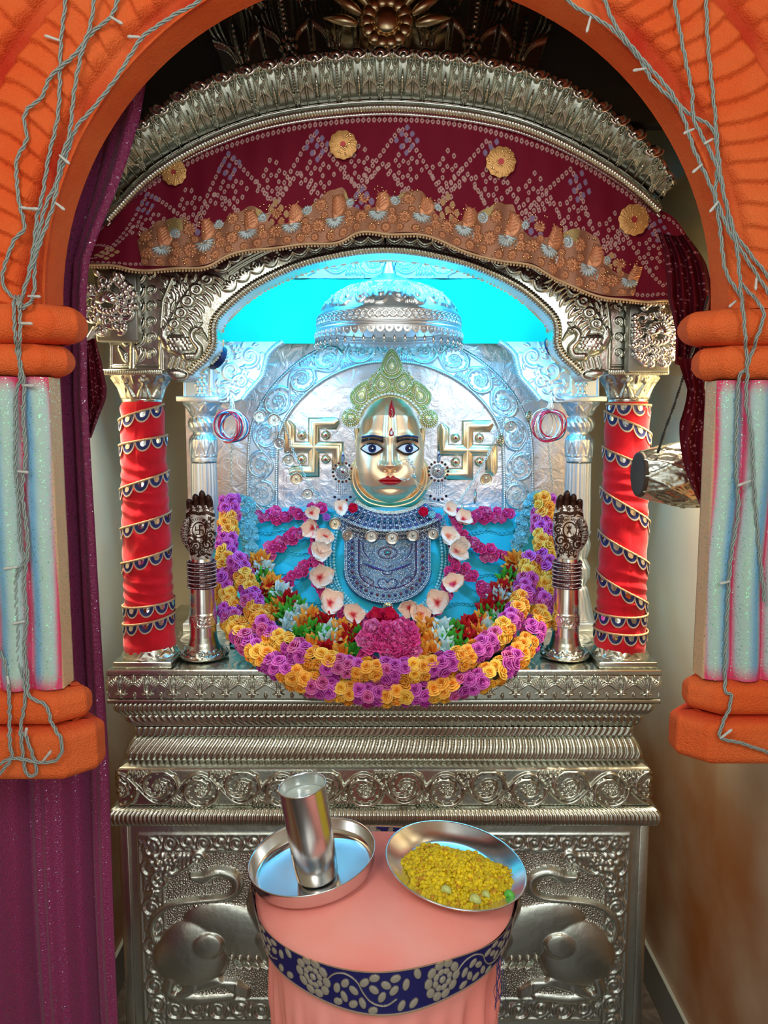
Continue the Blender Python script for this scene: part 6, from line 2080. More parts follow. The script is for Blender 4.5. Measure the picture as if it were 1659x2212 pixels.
# ================================================================== EARRINGS
def earring(cx, cy_, lb):
    Y = 2.33; root = thing('jewelled_earring', P(cx, cy_, Y), lb, 'earring', None)
    dk = [np.array([.02, .02, .05]), np.array([.25, .01, .02])]
    mb = MB(); boss(mb, cx, cy_, 15, Y, [(.85, 22, .0018, np.array([.7, .75, .78])), (.62, 16, .0018, np.array([.8, .8, .75])), (.38, 10, .0018, np.array([.7, .75, .8]))], .006, (.45, .48, .50)); obj('disc', mb, CRYST, root)
    mb = MB()
    for i in range(16):
        a = 2 * PI * i / 16; q = P(cx + 21 * math.cos(a), cy_ + 21 * math.sin(a), Y)
        sphere(mb, q, .0036, col=dk[i % 2]); tube(mb, [q + np.array([.0040 * math.cos(t), .001, .0040 * math.sin(t)]) for t in np.linspace(0, 2 * PI, 9)], .0008, 4, col=(.7, .65, .4), caps=False)
    sphere(mb, P(cx, cy_, Y - .008), .0044, col=dk[1]); obj('stones', mb, CRYST, root)
    mb = MB()
    for j in range(-3, 4):
        for i in range(9 - abs(j)):
            sphere(mb, P(cx + j * 4.6, cy_ + 23 + i * 3.6, Y), .0021, col=(.42, .46, .56), n=6, k=4)
    for j in range(-2, 3):
        sphere(mb, P(cx + j * 8.5, cy_ + 62 - 3.5 * j * j * .6, Y - .002), .0044, col=dk[j % 2])
    obj('tassels', mb, CRYST, root)
    mb = MB(); tube(mb, P(np.array([cx, cx + 1, cx + 1]), np.array([cy_ - 20, cy_ - 32, cy_ - 44.]), Y), [.004, .0065, .002], 8, col=(.25, .40, .65)); sphere(mb, P(cx + 1, cy_ - 36, Y - .006), .003, col=(.05, .05, .3)); obj('hook', mb, CRYST, root)


earring(740, 1020, 'round jewelled earring with bead tassels on the left side of the face')
earring(947, 1018, 'round jewelled earring with bead tassels on the right side of the face')
# nose ring with its chain
nose = thing('nose_ring', fpos(862., 1003., .02), 'large crystal nose ring joined by fine gold chains to the right earring', 'nose ring')
mb = MB(); pth = smooth_path([(862, 1000), (868, 994), (878, 993), (886, 998), (892, 1008), (893, 1020), (888, 1030), (878, 1035), (868, 1036), (862, 1034)], 60)
tube(mb, P(pth[:, 0], pth[:, 1], 2.24), .0010, 6, col=(.85, .7, .35))
for i in range(14, 58, 3):
    for k in range(3):
        sphere(mb, P(pth[i, 0] + rs.uniform(-3, 3), pth[i, 1] + rs.uniform(-3, 3), 2.238), .0026, col=((.85, .9, .9), (.6, .65, .7))[k % 2], n=7, k=5)
sphere(mb, P(896, 1030, 2.237), .005, col=(.35, .75, .8)); obj('hoop', mb, CRYST, nose)
mb = MB()
for dy in (0, 5, 11):
    pth = smooth_path([(894, 1032), (905, 1046 + dy), (920, 1050 + dy * .7), (934, 1036 + dy * .3)], 40)
    for x, y in pth: sphere(mb, P(x, y, 2.26), .0014, col=(.9, .75, .35), n=5, k=4)
obj('chain', mb, GOLD, nose)

# ================================================================== NECKLACES
CR = [np.array([.70, .78, .86]), np.array([.50, .62, .78]), np.array([.80, .80, .84])]
DKS = [np.array([.10, .06, .25]), np.array([.30, .05, .10]), np.array([.05, .25, .35])]


def yj(px, py): return YBODY(np.asarray(px, float), np.asarray(py, float)) - .022


def arcpts(x0, x1, y0, sag, n, p_=2.0):
    s_ = np.linspace(-1, 1, n); return np.stack([(x0 + x1) / 2 + (x1 - x0) / 2 * s_, y0 + sag * (1 - np.abs(s_) ** p_)], 1)


chk = thing('crystal_choker', P(843, 1120, 2.25), 'wide crystal collar close under the golden chin', 'necklace')
mb = MB()
U, T = np.meshgrid(np.linspace(-1, 1, 150), np.linspace(0, 1, 24))
x0 = 770 - 35 * T; x1 = 915 + 38 * T; yb = 1081 + 36 * T; PX = (x0 + x1) / 2 + (x1 - x0) / 2 * U; PY = yb + (24 + 5 * T) * (1 - np.abs(U) ** 2.2)
Yc_ = 2.240 + .055 * U ** 2 - .055 * T
def chokpt(u, t):
    x0 = 770 - 35 * t; x1 = 915 + 38 * t; return (x0 + x1) / 2 + (x1 - x0) / 2 * u, 1081 + 36 * t + (24 + 5 * t) * (1 - abs(u) ** 2.2), 2.240 + .055 * u * u - .055 * t
V = P(PX, PY, Yc_); addgrid(mb, V, np.array([.10, .12, .26]))
obj('collar_plate', mb, CRYST, chk)
mb = MB()
for i in range(15):
    u = -1 + 2 * (i + .5) / 15
    for du in (-.055, .055):
        for t in np.linspace(.12, .92, 11):
            x, y, Yq = chokpt(u + du * .9, t); sphere(mb, P(x, y, Yq - .002), .0020, col=CR[i % 3], n=6, k=4)
    for t in (.3, .52, .74):
        x, y, Yq = chokpt(u, t); sphere(mb, P(x, y, Yq - .003), .0042, col=(CR[1] if t != .52 else DKS[2]), n=8, k=5)
obj('vertical_stone_rows', mb, CRYST, chk)
mb = MB()
for t in (0, .04, .08, .12, .96, 1.0, 1.04):
    for u in np.linspace(-1, 1, 74):
        x, y, Yq = chokpt(u, t); sphere(mb, P(x, y, Yq - .002), .0020, col=((.85, .80, .68) if t < .2 else CR[0]), n=6, k=4)
obj('edge_beads', mb, CRYST, chk)
# collar of flowers of stones below the choker
coll = thing('stone_collar', P(843, 1150, 2.24), 'broad stone studded collar below the choker, with rows of tiny round motifs', 'necklace')
mb = MB(); SI = []
for row, (y0, wd) in enumerate(((1133, 112), (1141, 116), (1149, 118), (1158, 112), (1167, 98))):
    n = 34 - row * 2
    for u in np.linspace(-1, 1, n):
        x, y = 843 + wd * u, y0 + 14 * (1 - abs(u) ** 2) - 30 * max(0, abs(u) - .5) * (1 if row < 5 else 0)
        q = P(x, y, yj(x, y))
        sphere(mb, q, .0036, col=CR[row % 2], n=7, k=5)
        for a in np.linspace(0, 2 * PI, 5, endpoint=False): sphere(mb, q + np.array([.0046 * math.cos(a), .001, .0046 * math.sin(a)]), .0017, col=CR[2], n=5, k=4)
obj('stones', mb, CRYST, coll)
U, T = np.meshgrid(np.linspace(-1, 1, 80), np.linspace(0, 1, 12)); PX = 843 + (114 - 10 * T) * U; PY = 1130 + 40 * T + 14 * (1 - U ** 2) - 30 * np.maximum(0, np.abs(U) - .5)
mb = MB(); addgrid(mb, P(PX, PY, yj(PX, PY) + .006), np.array([.16, .24, .40])); obj('backing', mb, CRYST, coll)

# bib necklace
bib = thing('crystal_bib', P(838, 1220, 2.2), 'large U-shaped crystal bib necklace filled with spiral stone work', 'necklace')
bx, bt, bb, bw = 837, 1166, 1302, 92


def bibw(py): return bw * (1 - np.clip((py - (bb - 72)) / 72, 0, 1) ** 2.3) ** .5 - 6 * np.clip((py - bt) / 60, 0, 1) * 0


U, T = np.meshgrid(np.linspace(-1, 1, 160), np.linspace(bt, bb - .5, 160)); PX = bx + U * bibw(T)
YV = lambda x, y: yj(x, y) + .0
V = P(PX, T, YV(PX, T) - .004)
cc = np.ones(V.shape) * np.array([.22, .40, .58]); n1 = noise2(PX / 6, T / 6, 2, 2)[..., None]; cc = cc * (1 + .3 * n1)
mb = MB(); addgrid(mb, V, cc); obj('bib_plate', mb, CRYST, bib)
stones = MB(); strs = MB()


def seq(mb, path, sp, r, cols, lift=.007):
    q = smooth_path(path, 200) if len(path) > 2 else np.array(path, float); dd = np.r_[0, np.cumsum(np.linalg.norm(np.diff(q, axis=0), axis=1))]
    for i, s0 in enumerate(np.arange(0, dd[-1], sp)):
        x, y = np.interp(s0, dd, q[:, 0]), np.interp(s0, dd, q[:, 1])
        sphere(mb, P(x, y, float(YV(x, y)) - lift), r, col=cols[i % len(cols)], n=6, k=4)


def Upath(ins, top=bt):
    a = [(bx - bw + ins, top), (bx - bw + ins, top + 35), (bx - bw + ins, bb - 72)]
    for t in np.linspace(.15, 1, 8): a.append((bx - (bw - ins) * math.cos(t * PI / 2), bb - 72 + (72 - ins) * math.sin(t * PI / 2)))
    return a + [(2 * bx - x, y) for x, y in a[::-1][1:]]


for ins_ in (0, 3.5): seq(stones, Upath(ins_), 3.6, .0026, CR)
for ins_ in (24, 27): seq(stones, Upath(ins_), 3.4, .0022, CR)
seq(strs, Upath(30), 4.0, .0024, [DKS[0], DKS[1], DKS[0]])
seq(strs, Upath(7.5), 4.0, .0018, [DKS[0], CR[0]])
q = smooth_path(Upath(15.5), 200); dd = np.r_[0, np.cumsum(np.linalg.norm(np.diff(q, axis=0), axis=1))]
for i, s0 in enumerate(np.arange(4, dd[-1], 13)):
    x, y = np.interp(s0, dd, q[:, 0]), np.interp(s0, dd, q[:, 1]); Yq = float(YV(x, y))
    sphere(strs, P(x, y, Yq - .008), .0040, col=DKS[i % 2], n=8, k=5)
    for a in np.linspace(0, 2 * PI, 9, endpoint=False): sphere(stones, P(x + 5.6 * math.cos(a), y + 5.6 * math.sin(a), Yq - .007), .0018, col=CR[i % 3], n=5, k=4)
# inner figure: bowl, rings, rays, heart, paisleys
for k, f in enumerate((1, .93)):
    seq(strs if k else stones, [(bx - 58 * f, 1172), (bx - 54 * f, 1192), (bx - 38 * f, 1210), (bx - 8, 1222), (bx, 1226), (bx + 8, 1222), (bx + 38 * f, 1210), (bx + 54 * f, 1192), (bx + 58 * f, 1172)], 3.4, .0020, [DKS[0]] if k else CR)
for r1, r2, cl in ((26, 16, CR), (20, 12, [DKS[0], DKS[1]]), (13, 8, CR), (7, 4.5, [DKS[1]])):
    seq(stones if cl is CR else strs, [(bx + r1 * math.cos(a), 1194 + r2 * math.sin(a)) for a in np.linspace(0, 2 * PI, 20)], 3.4, .0020, cl)
sphere(strs, P(bx, 1194, float(YV(bx, 1194)) - .009), .005, col=(.08, .55, .62))
for sd in (-1, 1):
    for j in range(9):
        a = .15 + j * .16; r0, r1 = 14, 30 + 10 * math.cos(a)
        seq(strs, [(bx + sd * r0 * math.cos(a) * 1.1, 1232 - 4 + r0 * math.sin(a) * .4), (bx + sd * (r1 + 14) * math.cos(a), 1222 + r1 * math.sin(a) * .35 - 8 * math.cos(a))], 3.0, .0016, [DKS[0]])
    seq(strs, [(bx + sd * 40, 1248), (bx + sd * 30, 1258), (bx + sd * 40, 1268), (bx + sd * 54, 1262), (bx + sd * 50, 1246), (bx + sd * 40, 1248)], 3.0, .0018, [DKS[0], DKS[1]])
    seq(stones, [(bx + sd * 40, 1253), (bx + sd * 36, 1259), (bx + sd * 42, 1263), (bx + sd * 48, 1258), (bx + sd * 40, 1253)], 3.0, .0018, CR)
    seq(strs, [(bx, 1258), (bx + sd * 8, 1250), (bx + sd * 20, 1254), (bx + sd * 18, 1266), (bx, 1278)], 3.0, .0018, [DKS[0]])
    seq(stones, [(bx, 1262), (bx + sd * 8, 1256), (bx + sd * 14, 1260), (bx, 1272)], 3.0, .0018, CR)
for k in range(3): seq(strs if k % 2 else stones, [(bx + (14 - 4 * k) * math.cos(a), 1236 + (8 - 2.4 * k) * math.sin(a)) for a in np.linspace(-.2, PI + .2, 12)], 3.0, .0018, [DKS[0]] if k % 2 else CR)
rs = np.random.RandomState(3)
for _ in range(1500):
    y = rs.uniform(1172, bb - 34); x = bx + rs.uniform(-1, 1) * max(2, float(bibw(y)) - 32 - 20 * max(0, (y - 1250) / 50))
    sphere(stones, P(x, y, float(YV(x, y)) - .0048), .0016, col=CR[rs.randint(3)] * .9, n=5, k=3)
for i in range(60):
    a = PI * (i + .5) / 60; x, y = bx - (bw + 3) * math.cos(a), bb - 72 + 75 * math.sin(a)
    sphere(strs, P(x, y + 2, float(YV(x, y)) - .004), .0020, col=DKS[0], n=5, k=4)
obj('clear_stones', stones, CRYST, bib); obj('dark_stones', strs, CRYST, bib)
mb = MB(); V0 = []
pd = (838, 1312); boss(mb, pd[0], pd[1], 11, float(YV(838, 1310)) - .004, [(.95, 14, .0022, CR[0]), (.6, 8, .0022, CR[1])], .004); sphere(mb, P(838, 1312, float(YV(838, 1310)) - .012), .0045, col=DKS[0]); obj('pendant', mb, CRYST, bib)

# pearl strings either side, meeting below the bib
for k in range(6):
    o_ = k * 7.5
    path = [(728 - o_ * .75, 1150), (722 - o_, 1185), (722 - o_, 1225), (734 - o_ * .8, 1268), (762 - o_ * .6, 1302 + o_ * .2), (800, 1325 + o_ * .3), (838, 1332 + o_ * .35)]
    path = path + [(1676 - x, y) for x, y in path[::-1][1:]]
    q = smooth_path(path, 400); dd = np.r_[0, np.cumsum(np.linalg.norm(np.diff(q, axis=0), axis=1))]
    mb = MB()
    for s0 in np.arange(0, dd[-1], 5.4 if k % 3 else 7.2):
        x, y = np.interp(s0, dd, q[:, 0]), np.interp(s0, dd, q[:, 1]); sphere(mb, P(x, y, float(yj(x, y)) + .004 - (k % 2) * .003), .0036 if k % 3 else .0048, n=8, k=6)
    o = obj('pearl_string', mb, PEARL, loc=P(838, 1332, 2.1))
    tag(o, ['innermost turquoise pearl string hugging the edge of the crystal bib', 'second turquoise pearl string out from the crystal bib', 'third turquoise pearl string out from the crystal bib, small beads',
            'fourth turquoise pearl string out, with slightly larger beads', 'fifth turquoise pearl string out from the crystal bib', 'outermost turquoise pearl string, furthest from the crystal bib'][k], 'necklace', 'turquoise pearl strings')


# ================================================================== COIN CHAINS
def chainlink(mb, path3, sp=.0075, r=.0045, w_=.0011):
    dd = np.r_[0, np.cumsum(np.linalg.norm(np.diff(path3, axis=0), axis=1))]
    for i, s0 in enumerate(np.arange(0, dd[-1], sp)):
        c0 = np.array([np.interp(s0, dd, path3[:, k]) for k in range(3)]); c1 = np.array([np.interp(min(s0 + sp, dd[-1]), dd, path3[:, k]) for k in range(3)])
        t = c1 - c0
        if np.linalg.norm(t) < 1e-6: continue
        t /= np.linalg.norm(t); u = np.cross(t, [0, 1, 0]) if i % 2 else np.array([0, 1.0, 0]); u = u / (np.linalg.norm(u) + 1e-9)
        a = np.linspace(0, 2 * PI, 9)
        tube(mb, c0 + r * 1.15 * np.cos(a)[:, None] * t + r * .75 * np.sin(a)[:, None] * u, w_, 5, caps=False)


def coin_mesh():
    mb = MB(); lathe(mb, [(.0003, .0012), (.0085, .0012), (.0112, .0013), (.0118, .0022), (.0130, .0022), (.0133, .001), (.0133, -.001), (.012, -.0016), (.0003, -.0016)], (0, 0, 0), 36)
    for k in range(9):
        a = 2 * PI * k / 9; sphere(mb, (.0078 * math.cos(a), .0078 * math.sin(a), .0014), .0012, n=5, k=4)
    sphere(mb, (0, 0.001, .001), .0042, n=10, k=6, s=(.8, 1.1, .45)); sphere(mb, (.001, -.003, .001), .003, n=8, k=5, s=(1.4, .5, .4))
    tube(mb, [(.0028 * math.cos(a), .0155 + .0028 * math.sin(a), 0) for a in np.linspace(0, 2 * PI, 9)], .0007, 4, caps=False)
    m2 = MB(); m2.merge(mb, np.array([[1, 0, 0, 0], [0, 0, -1, 0], [0, 1, 0, 0], [0, 0, 0, 1.]])); return m2


COINM = mat('worn_coin', (.74, .74, .68), 1, .3, rnd=.15)
COING = mat('gilt_coin', (.80, .66, .46), 1, .3, rnd=.15)
me_c = mesh_from(coin_mesh(), 'coin', COINM); me_g = mesh_from(coin_mesh(), 'coin', COING)


def coin_chain(path, Ys, coins, lb, name='coin_chain', link=True):
    q = smooth_path(path, 200); Yv = np.interp(np.linspace(0, 1, 200), np.linspace(0, 1, len(Ys)), Ys); W3 = P(q[:, 0], q[:, 1], Yv)
    root = thing(name, W3[0], lb, 'coin chain'); mb = MB(); chainlink(mb, W3); obj('chain', mb, COINM, root)
    for (x, y, gl, rz, s_) in coins:
        i = np.argmin((q[:, 0] - x) ** 2 + (q[:, 1] - y) ** 2)
        o = bpy.data.objects.new('coin', me_g if gl else me_c); COL.objects.link(o); o.parent = root
        o.location = tuple(P(x, y, Yv[i] - .006) - np.array(root.location)); o.rotation_euler = (0.05, 0, rz); o.scale = (s_ * 1.35,) * 3
    return root


coin_chain([(508, 852), (560, 868), (592, 890), (616, 925), (630, 965), (645, 1000), (668, 1045), (700, 1085), (745, 1112), (775, 1128)], [2.28, 2.34, 2.36, 2.38, 2.38, 2.36, 2.34, 2.30, 2.26, 2.22],
           [(560, 900, 0, .2, 1.0), (592, 907, 0, .1, 1.1), (604, 958, 0, -.2, 1.05), (623, 994, 0, .3, 1.1), (640, 1034, 1, .1, 1.05), (664, 1067, 0, .2, 1.0), (688, 1095, 1, 1.2, .95), (724, 1131, 1, .1, 1.0)],
           'coin chain swagging from the left bangles across the back plate to the chest')
coin_chain([(1185, 850), (1140, 868), (1100, 890), (1078, 925), (1062, 965), (1042, 1005), (1015, 1050), (985, 1090), (940, 1125), (915, 1140)], [2.28, 2.34, 2.36, 2.38, 2.38, 2.36, 2.34, 2.30, 2.26, 2.22],
           [(1142, 900, 1, .9, .95), (1103, 922, 0, .1, 1.1), (1080, 952, 1, .8, 1.0), (1050, 1035, 1, .1, 1.05), (1026, 1075, 0, 1.35, 1.1), (998, 1100, 0, 1.4, .9)],
           'coin chain swagging from the right bangles across the back plate to the chest')
coin_chain([(752, 1140), (790, 1148), (840, 1152), (890, 1150), (935, 1142)], [2.225, 2.20, 2.19, 2.20, 2.225],
           [(750, 1156, 0, .5, 1.0), (802, 1158, 0, .1, 1.0), (847, 1162, 0, 0, 1.05), (892, 1156, 0, -.1, 1.0), (936, 1153, 0, -.2, .95)],
           'row of five coins on a chain across the chest above the crystal bib', 'chest_coin_chain')


# ================================================================== BANGLE BUNCHES on hooks
def bangles(cx, cy_, Y, sd, seed, lb):
    rs = np.random.RandomState(seed); o3 = P(cx, cy_, Y); hk = P(cx + (2 if sd < 0 else 8), cy_ - 62, Y)
    root = thing('bangle_bunch', hk, lb, 'bangles')
    cols = [mat_ for mat_ in (BRED, SILVERP, BWHT, BRED, BTEAL, SILVERP, BRED, BWHT)]
    for k in range(14):
        R = .042 + rs.uniform(-.003, .003); th = rs.uniform(-.9, .9) * (1 if k % 2 else .6); ti = rs.uniform(-.15, .15)
        cc_ = o3 + np.array([rs.uniform(-.012, .016), rs.uniform(-.012, .004), rs.uniform(-.006, .006)])
        a = np.linspace(0, 2 * PI, 40)[:-1]
        pts = np.stack([R * np.cos(a) * math.cos(th), R * np.cos(a) * math.sin(th) * .6, R * np.sin(a) + R * np.cos(a) * ti], 1) + cc_
        mb = MB(); tube(mb, pts, .0019, 6, closed=True); obj('bangle', mb, cols[k % 8], root)
    mb = MB(); chainlink(mb, np.linspace(hk, o3 + [0, -.004, .040], 30), .006, .004)
    for k in range(4):
        tube(mb, [hk + [0, 0, .004], hk + [(-.008 + .005 * k), -.004, -.03], o3 + [(-.012 + .008 * k), -.006, .044], o3 + [(-.010 + .008 * k), 0, .036]], .0012, 5)
    obj('hanging_loops', mb, COINM, root)
    mb = MB(); lw = P(cx + (0 if sd < 0 else 12), 1050, 2.27); chainlink(mb, np.linspace(o3 + [0, 0, -.02], lw, 60), .0065, .0042); obj('trailing_chain', mb, COINM, root)


BRED = mat('red_bangle', (.62, .02, .06), .3, .25); BWHT = mat('white_bangle', (.8, .76, .74), .2, .25); BTEAL = mat('teal_bangle', (.02, .16, .34), .4, .25)
bangles(500, 920, 2.255, -1, 2, 'bunch of red and silver bangles hung from the left inner bracket')
bangles(1182, 918, 2.255, 1, 5, 'bunch of red and silver bangles hung from the right inner bracket')


# ================================================================== RAISED HANDS
def hand_stand(px, sd, lb):
    Y = 2.015; cx = xpx(px, 1420, Y); root = thing('raised_hand_stand', (cx, Y, ZT), lb, 'hand ornament')
    def z(y): return zpx(y, Y)
    mb = MB(); pr = np.array([(.001, ZT + .002), (.062, ZT + .002), (.066, ZT + .006), (.066, ZT + .010), (.060, ZT + .016), (.050, z(1408)), (.044, z(1398)), (.042, z(1393)), (.041, z(1390)), (.038, z(1383)), (.0355, z(1372))])
    L_ = np.r_[0, np.cumsum(np.linalg.norm(np.diff(pr, axis=0), axis=1))]; ss = np.linspace(0, L_[-1], 80); prf = np.stack([np.interp(ss, L_, pr[:, k]) for k in (0, 1)], 1)
    A = np.linspace(0, 2 * PI, 130, endpoint=False)[None].repeat(80, 0); S = ss[:, None].repeat(130, 1)
    H = T_RIN.at(A / (2 * PI) * 12, np.clip((S - L_[3]) / (L_[6] - L_[3]), 0, 1), True) * .0035 * ((S > L_[3]) & (S < L_[6]))
    lathe(mb, prf, (cx, Y, 0), 130, H=H); obj('flared_foot', mb, SILVER, root)
    pr = np.array([(.0355, z(1374)), (.0345, z(1345)), (.034, z(1300)), (.033, z(1270)), (.0325, z(1240)), (.030, z(1215)), (.028, z(1205))])
    tt = np.linspace(0, 1, 120); zz = np.interp(tt, [0, 1], [pr[0, 1], pr[-1, 1]]); rr = np.interp(zz, pr[:, 1], pr[:, 0])
    A = np.linspace(0, 2 * PI, 110, endpoint=False)[None].repeat(120, 0); ZZ = zz[:, None].repeat(110, 1)
    v = (ZZ - z(1348)) / (z(1325) - z(1348)); H = T_RIN.at(A / (2 * PI) * 8, np.clip(v, 0, 1), True) * .002 * ((v > 0) & (v < 1)) + .0015 * ((np.abs(v) < .08) | (np.abs(v - 1) < .08))
    mb = MB(); lathe(mb, np.stack([rr, zz], 1), (cx, Y, 0), 110, H=H); fa = obj('forearm', mb, SILVERP, root)
    # the hand: palm towards the viewer, four closed upright fingers, thumb folded along the side; hennaed
    Zw = z(1210); Ht = z(1056) - Zw
    k = Ht / .17
    ol = [(0, .027, .019), (.012, .0285, .019), (.03, .034, .019), (.05, .0385, .020), (.075, .041, .019), (.10, .040, .017), (.118, .037, .015), (.132, .034, .012)]
    mir = -1 if sd > 0 else 1
    nz, na = 380, 320; zz = np.linspace(0, .132, nz); o_ = np.array(ol)
    hw = np.interp(zz, o_[:, 0], o_[:, 1]); hd = np.interp(zz, o_[:, 0], o_[:, 2])
    A = np.linspace(0, 2 * PI, na, endpoint=False)
    X = hw[:, None] * np.sign(np.cos(A)) * np.abs(np.cos(A))[None] ** .85; D = hd[:, None] * np.sign(np.sin(A)) * np.abs(np.sin(A))[None] ** .8
    # palm hollow and thumb mound
    D = D + .006 * np.exp(-((X) / .016) ** 2 - ((zz[:, None] - .075) / .03) ** 2) * (D < 0)
    D = D - .009 * np.exp(-((X * mir + .022) / .013) ** 2 - ((zz[:, None] - .052) / .026) ** 2) * (D < 0)
    D = D - .004 * np.exp(-((X * mir - .024) / .013) ** 2 - ((zz[:, None] - .055) / .03) ** 2) * (D < 0)
    V = np.stack([cx + X, Y + D, Zw + zz[:, None] * k + 0 * X], -1)
    # henna drawn as pattern of its own
    u = X * 1000; v = zz[:, None] * 1000 + 0 * X
    hc = Cv(-48, 48, -2, 175, .4); B = 1.0
    rsh = np.random.RandomState(31 + sd)
    def dens(lst, w_=1.0): hc.stroke(lst, w_, 1)
    # filled clusters of arcs and paisleys
    for (x, y, r, a0, tn) in ((-24, 50, 15, 0, 1.6), (-8, 36, 12, 2, -1.5), (20, 40, 14, 1, 1.5), (28, 62, 11, 0, 1.4), (-30, 75, 10, 1, 1.3), (6, 20, 10, 2, 1.4), (-20, 26, 9, 1, -1.3), (24, 86, 9, 2, 1.4), (-28, 98, 8, 2, 1.3), (14, 56, 7, 0, 1.2)):
        hc.spiral(x * 1.0, y, r, 2, a0, tn, 2.6, 1)
        for j in range(int(r * 1.4)):
            a = 2 * PI * j / int(r * 1.4); hc.stroke([(x + r * 1.05 * math.cos(a), y + r * 1.05 * math.sin(a)), (x + (r + 4) * math.cos(a), y + (r + 4) * math.sin(a))], .9, 1)
    hc.ell(0, 74, 19, 20, 0, 1, ring=.10)
    for a in np.linspace(.2, PI - .2, 15): hc.stroke([(22 * math.cos(a), 76 + 22 * math.sin(a)), (28 * math.cos(a), 76 + 28 * math.sin(a))], 1.0, 1)
    for _ in range(60):
        x, y = rsh.uniform(-40, 40), rsh.uniform(8, 112)
        if x * x + (y - 74) ** 2 < 24 ** 2: continue
        hc.leaf(x, y, rsh.uniform(0, 6.28), rsh.uniform(8, 15), rsh.uniform(1.4, 3.4), rsh.uniform(-1, 1), 1)
    hc.stroke([(-38, 108), (-20, 116), (0, 112), (20, 116), (38, 108)], 4, 1)
    for x in (-22, -4, 14, 30):
        for a in np.linspace(0, 2 * PI, 6, endpoint=False): hc.leaf(x, 124, a, 9, 2.0, 0, 1)
    if sd < 0:   # swastika in the palm disc
        for a in range(4):
            c_, s__ = math.cos(a * PI / 2), math.sin(a * PI / 2)
            hc.stroke([(0, 74), (0 + 10 * s__, 74 + 10 * c_), (10 * s__ + 8 * c_, 74 + 10 * c_ - 8 * s__)], 1.7, 1)
            hc.ell(5 * (c_ + s__), 74 + 5 * (c_ - s__), 1.3, 1.3, 0, 1)
    else:
        for a in (-.6, 0, .6, 2.4, 3.4):
            hc.leaf(0, 74, PI / 2 + a, 13, 2.4, .5, 1)
        for x in (-24, -8, 8, 24):
            for y in (98, 106, 114): hc.stroke([(x - 5, y), (x + 5, y)], 1.2, 1)
    hx_ = hc.at(u * (1 if sd < 0 else 1), v) > .15
    front = (D < .004)
    brown = np.array([.055, .022, .014]); sil = np.array([.66, .63, .58])
    low = (v < 9 + 5 * np.sin(u * .25))
    col = np.where((hx_ & front & ~low)[..., None], brown, sil)
    Hd = np.where(hx_ & front & ~low, 0, .0006)
    mb = MB(); addgrid(mb, V, col, wrap=True)
    # palm end cap
    mb.add(np.vstack([V[-1], V[-1].mean(0)]), t=[(i, (i + 1) % na, na) for i in range(na)], col=brown)
    palm = obj('palm', mb, HENNA, root)
    fx_ = [-.0265, -.0088, .0092, .0262]; fl = [.020, .032, .040, .030]; fr = [.0098, .0104, .0106, .0102]
    for i in range(4):
        x = fx_[i]; x = x * mir if sd > 0 else x
        Lf = fl[i] * k
        pts = [(cx + x, Y + .002, Zw + .108 * k), (cx + x, Y - .002, Zw + .124 * k), (cx + x * .99, Y - .006, Zw + .130 * k + Lf * .35), (cx + x * .97, Y - .010, Zw + .128 * k + Lf * .62), (cx + x * .96, Y - .013, Zw + .128 * k + Lf * .84), (cx + x * .96, Y - .014, Zw + .128 * k + Lf * .96), (cx + x * .96, Y - .014, Zw + .128 * k + Lf)]
        q = smooth_path(pts, 30); rr = np.interp(np.linspace(0, 1, 30), [0, .3, .5, .6, .8, .9, .96, 1], [fr[i], fr[i], fr[i] * .93, fr[i] * .96, fr[i] * .86, fr[i] * .72, fr[i] * .45, .001])
        mb = MB(); tube(mb, q, rr, 16, col=brown)
        Vm = mb.v[0]; zrel = (Vm[:, 2] - (Zw + .118 * k)) / Lf
        cl = np.where(((zrel < .30) & (np.abs(np.sin(Vm[:, 0] * 700) + np.sin(Vm[:, 2] * 620)) > .8))[:, None], sil, brown); mb.c[0] = cl
        obj('finger', mb, HENNA, palm)
    # thumb: leaves the side of the palm near its base and lies up along it
    th = [(-.026, .004, .030), (-.036, -.004, .048), (-.0395, -.010, .066), (-.036, -.015, .084), (-.031, -.018, .098), (-.029, -.018, .104)]
    q = smooth_path([(cx + a * mir, Y + b, Zw + c_ * k) for a, b, c_ in th], 30)
    mb = MB(); tube(mb, q, np.interp(np.linspace(0, 1, 30), [0, .4, .7, .88, .96, 1], [.013, .0125, .0105, .0085, .005, .001]), 16, col=brown)
    Vm = mb.v[0]; cl = np.where((np.abs(np.sin(Vm[:, 2] * 480 + 3 * np.sin(Vm[:, 0] * 300))) > .75)[:, None], sil, brown); mb.c[0] = cl
    obj('thumb', mb, HENNA, palm)
    # bangles stacked round the wrist
    for j, y in enumerate((1214, 1222, 1231, 1239, 1248, 1256, 1265)):
        zc_ = z(y); rb = .0365; mb = MB()
        a = np.linspace(0, 2 * PI, 64)[:-1]
        for dz in (-.0022, .0022): tube(mb, np.stack([cx + rb * np.cos(a), Y + rb * np.sin(a), zc_ + dz + .0006 * np.sin(a * 2 + j)], 1), .0021, 6, closed=True, col=(.12, .03, .04))
        for a_ in np.linspace(0, 2 * PI, 58, endpoint=False): sphere(mb, (cx + (rb + .0014) * math.cos(a_), Y + (rb + .0014) * math.sin(a_), zc_), .0018, col=(.75, .78, .84), n=5, k=4)
        o = obj('bangle', mb, CRYST, loc=(cx, Y, zc_))
        tag(o, 'dark crystal bangle on the wrist of the %s raised silver hand' % ('left' if sd < 0 else 'right'), 'bangle', 'bangles on the %s raised hand' % ('left' if sd < 0 else 'right'))


hand_stand(441, -1, 'raised silver hand on a flared stand, dark henna with a swastika in its palm')
hand_stand(1220, 1, 'raised silver hand on a flared stand, dark henna with a leafy disc in its palm')
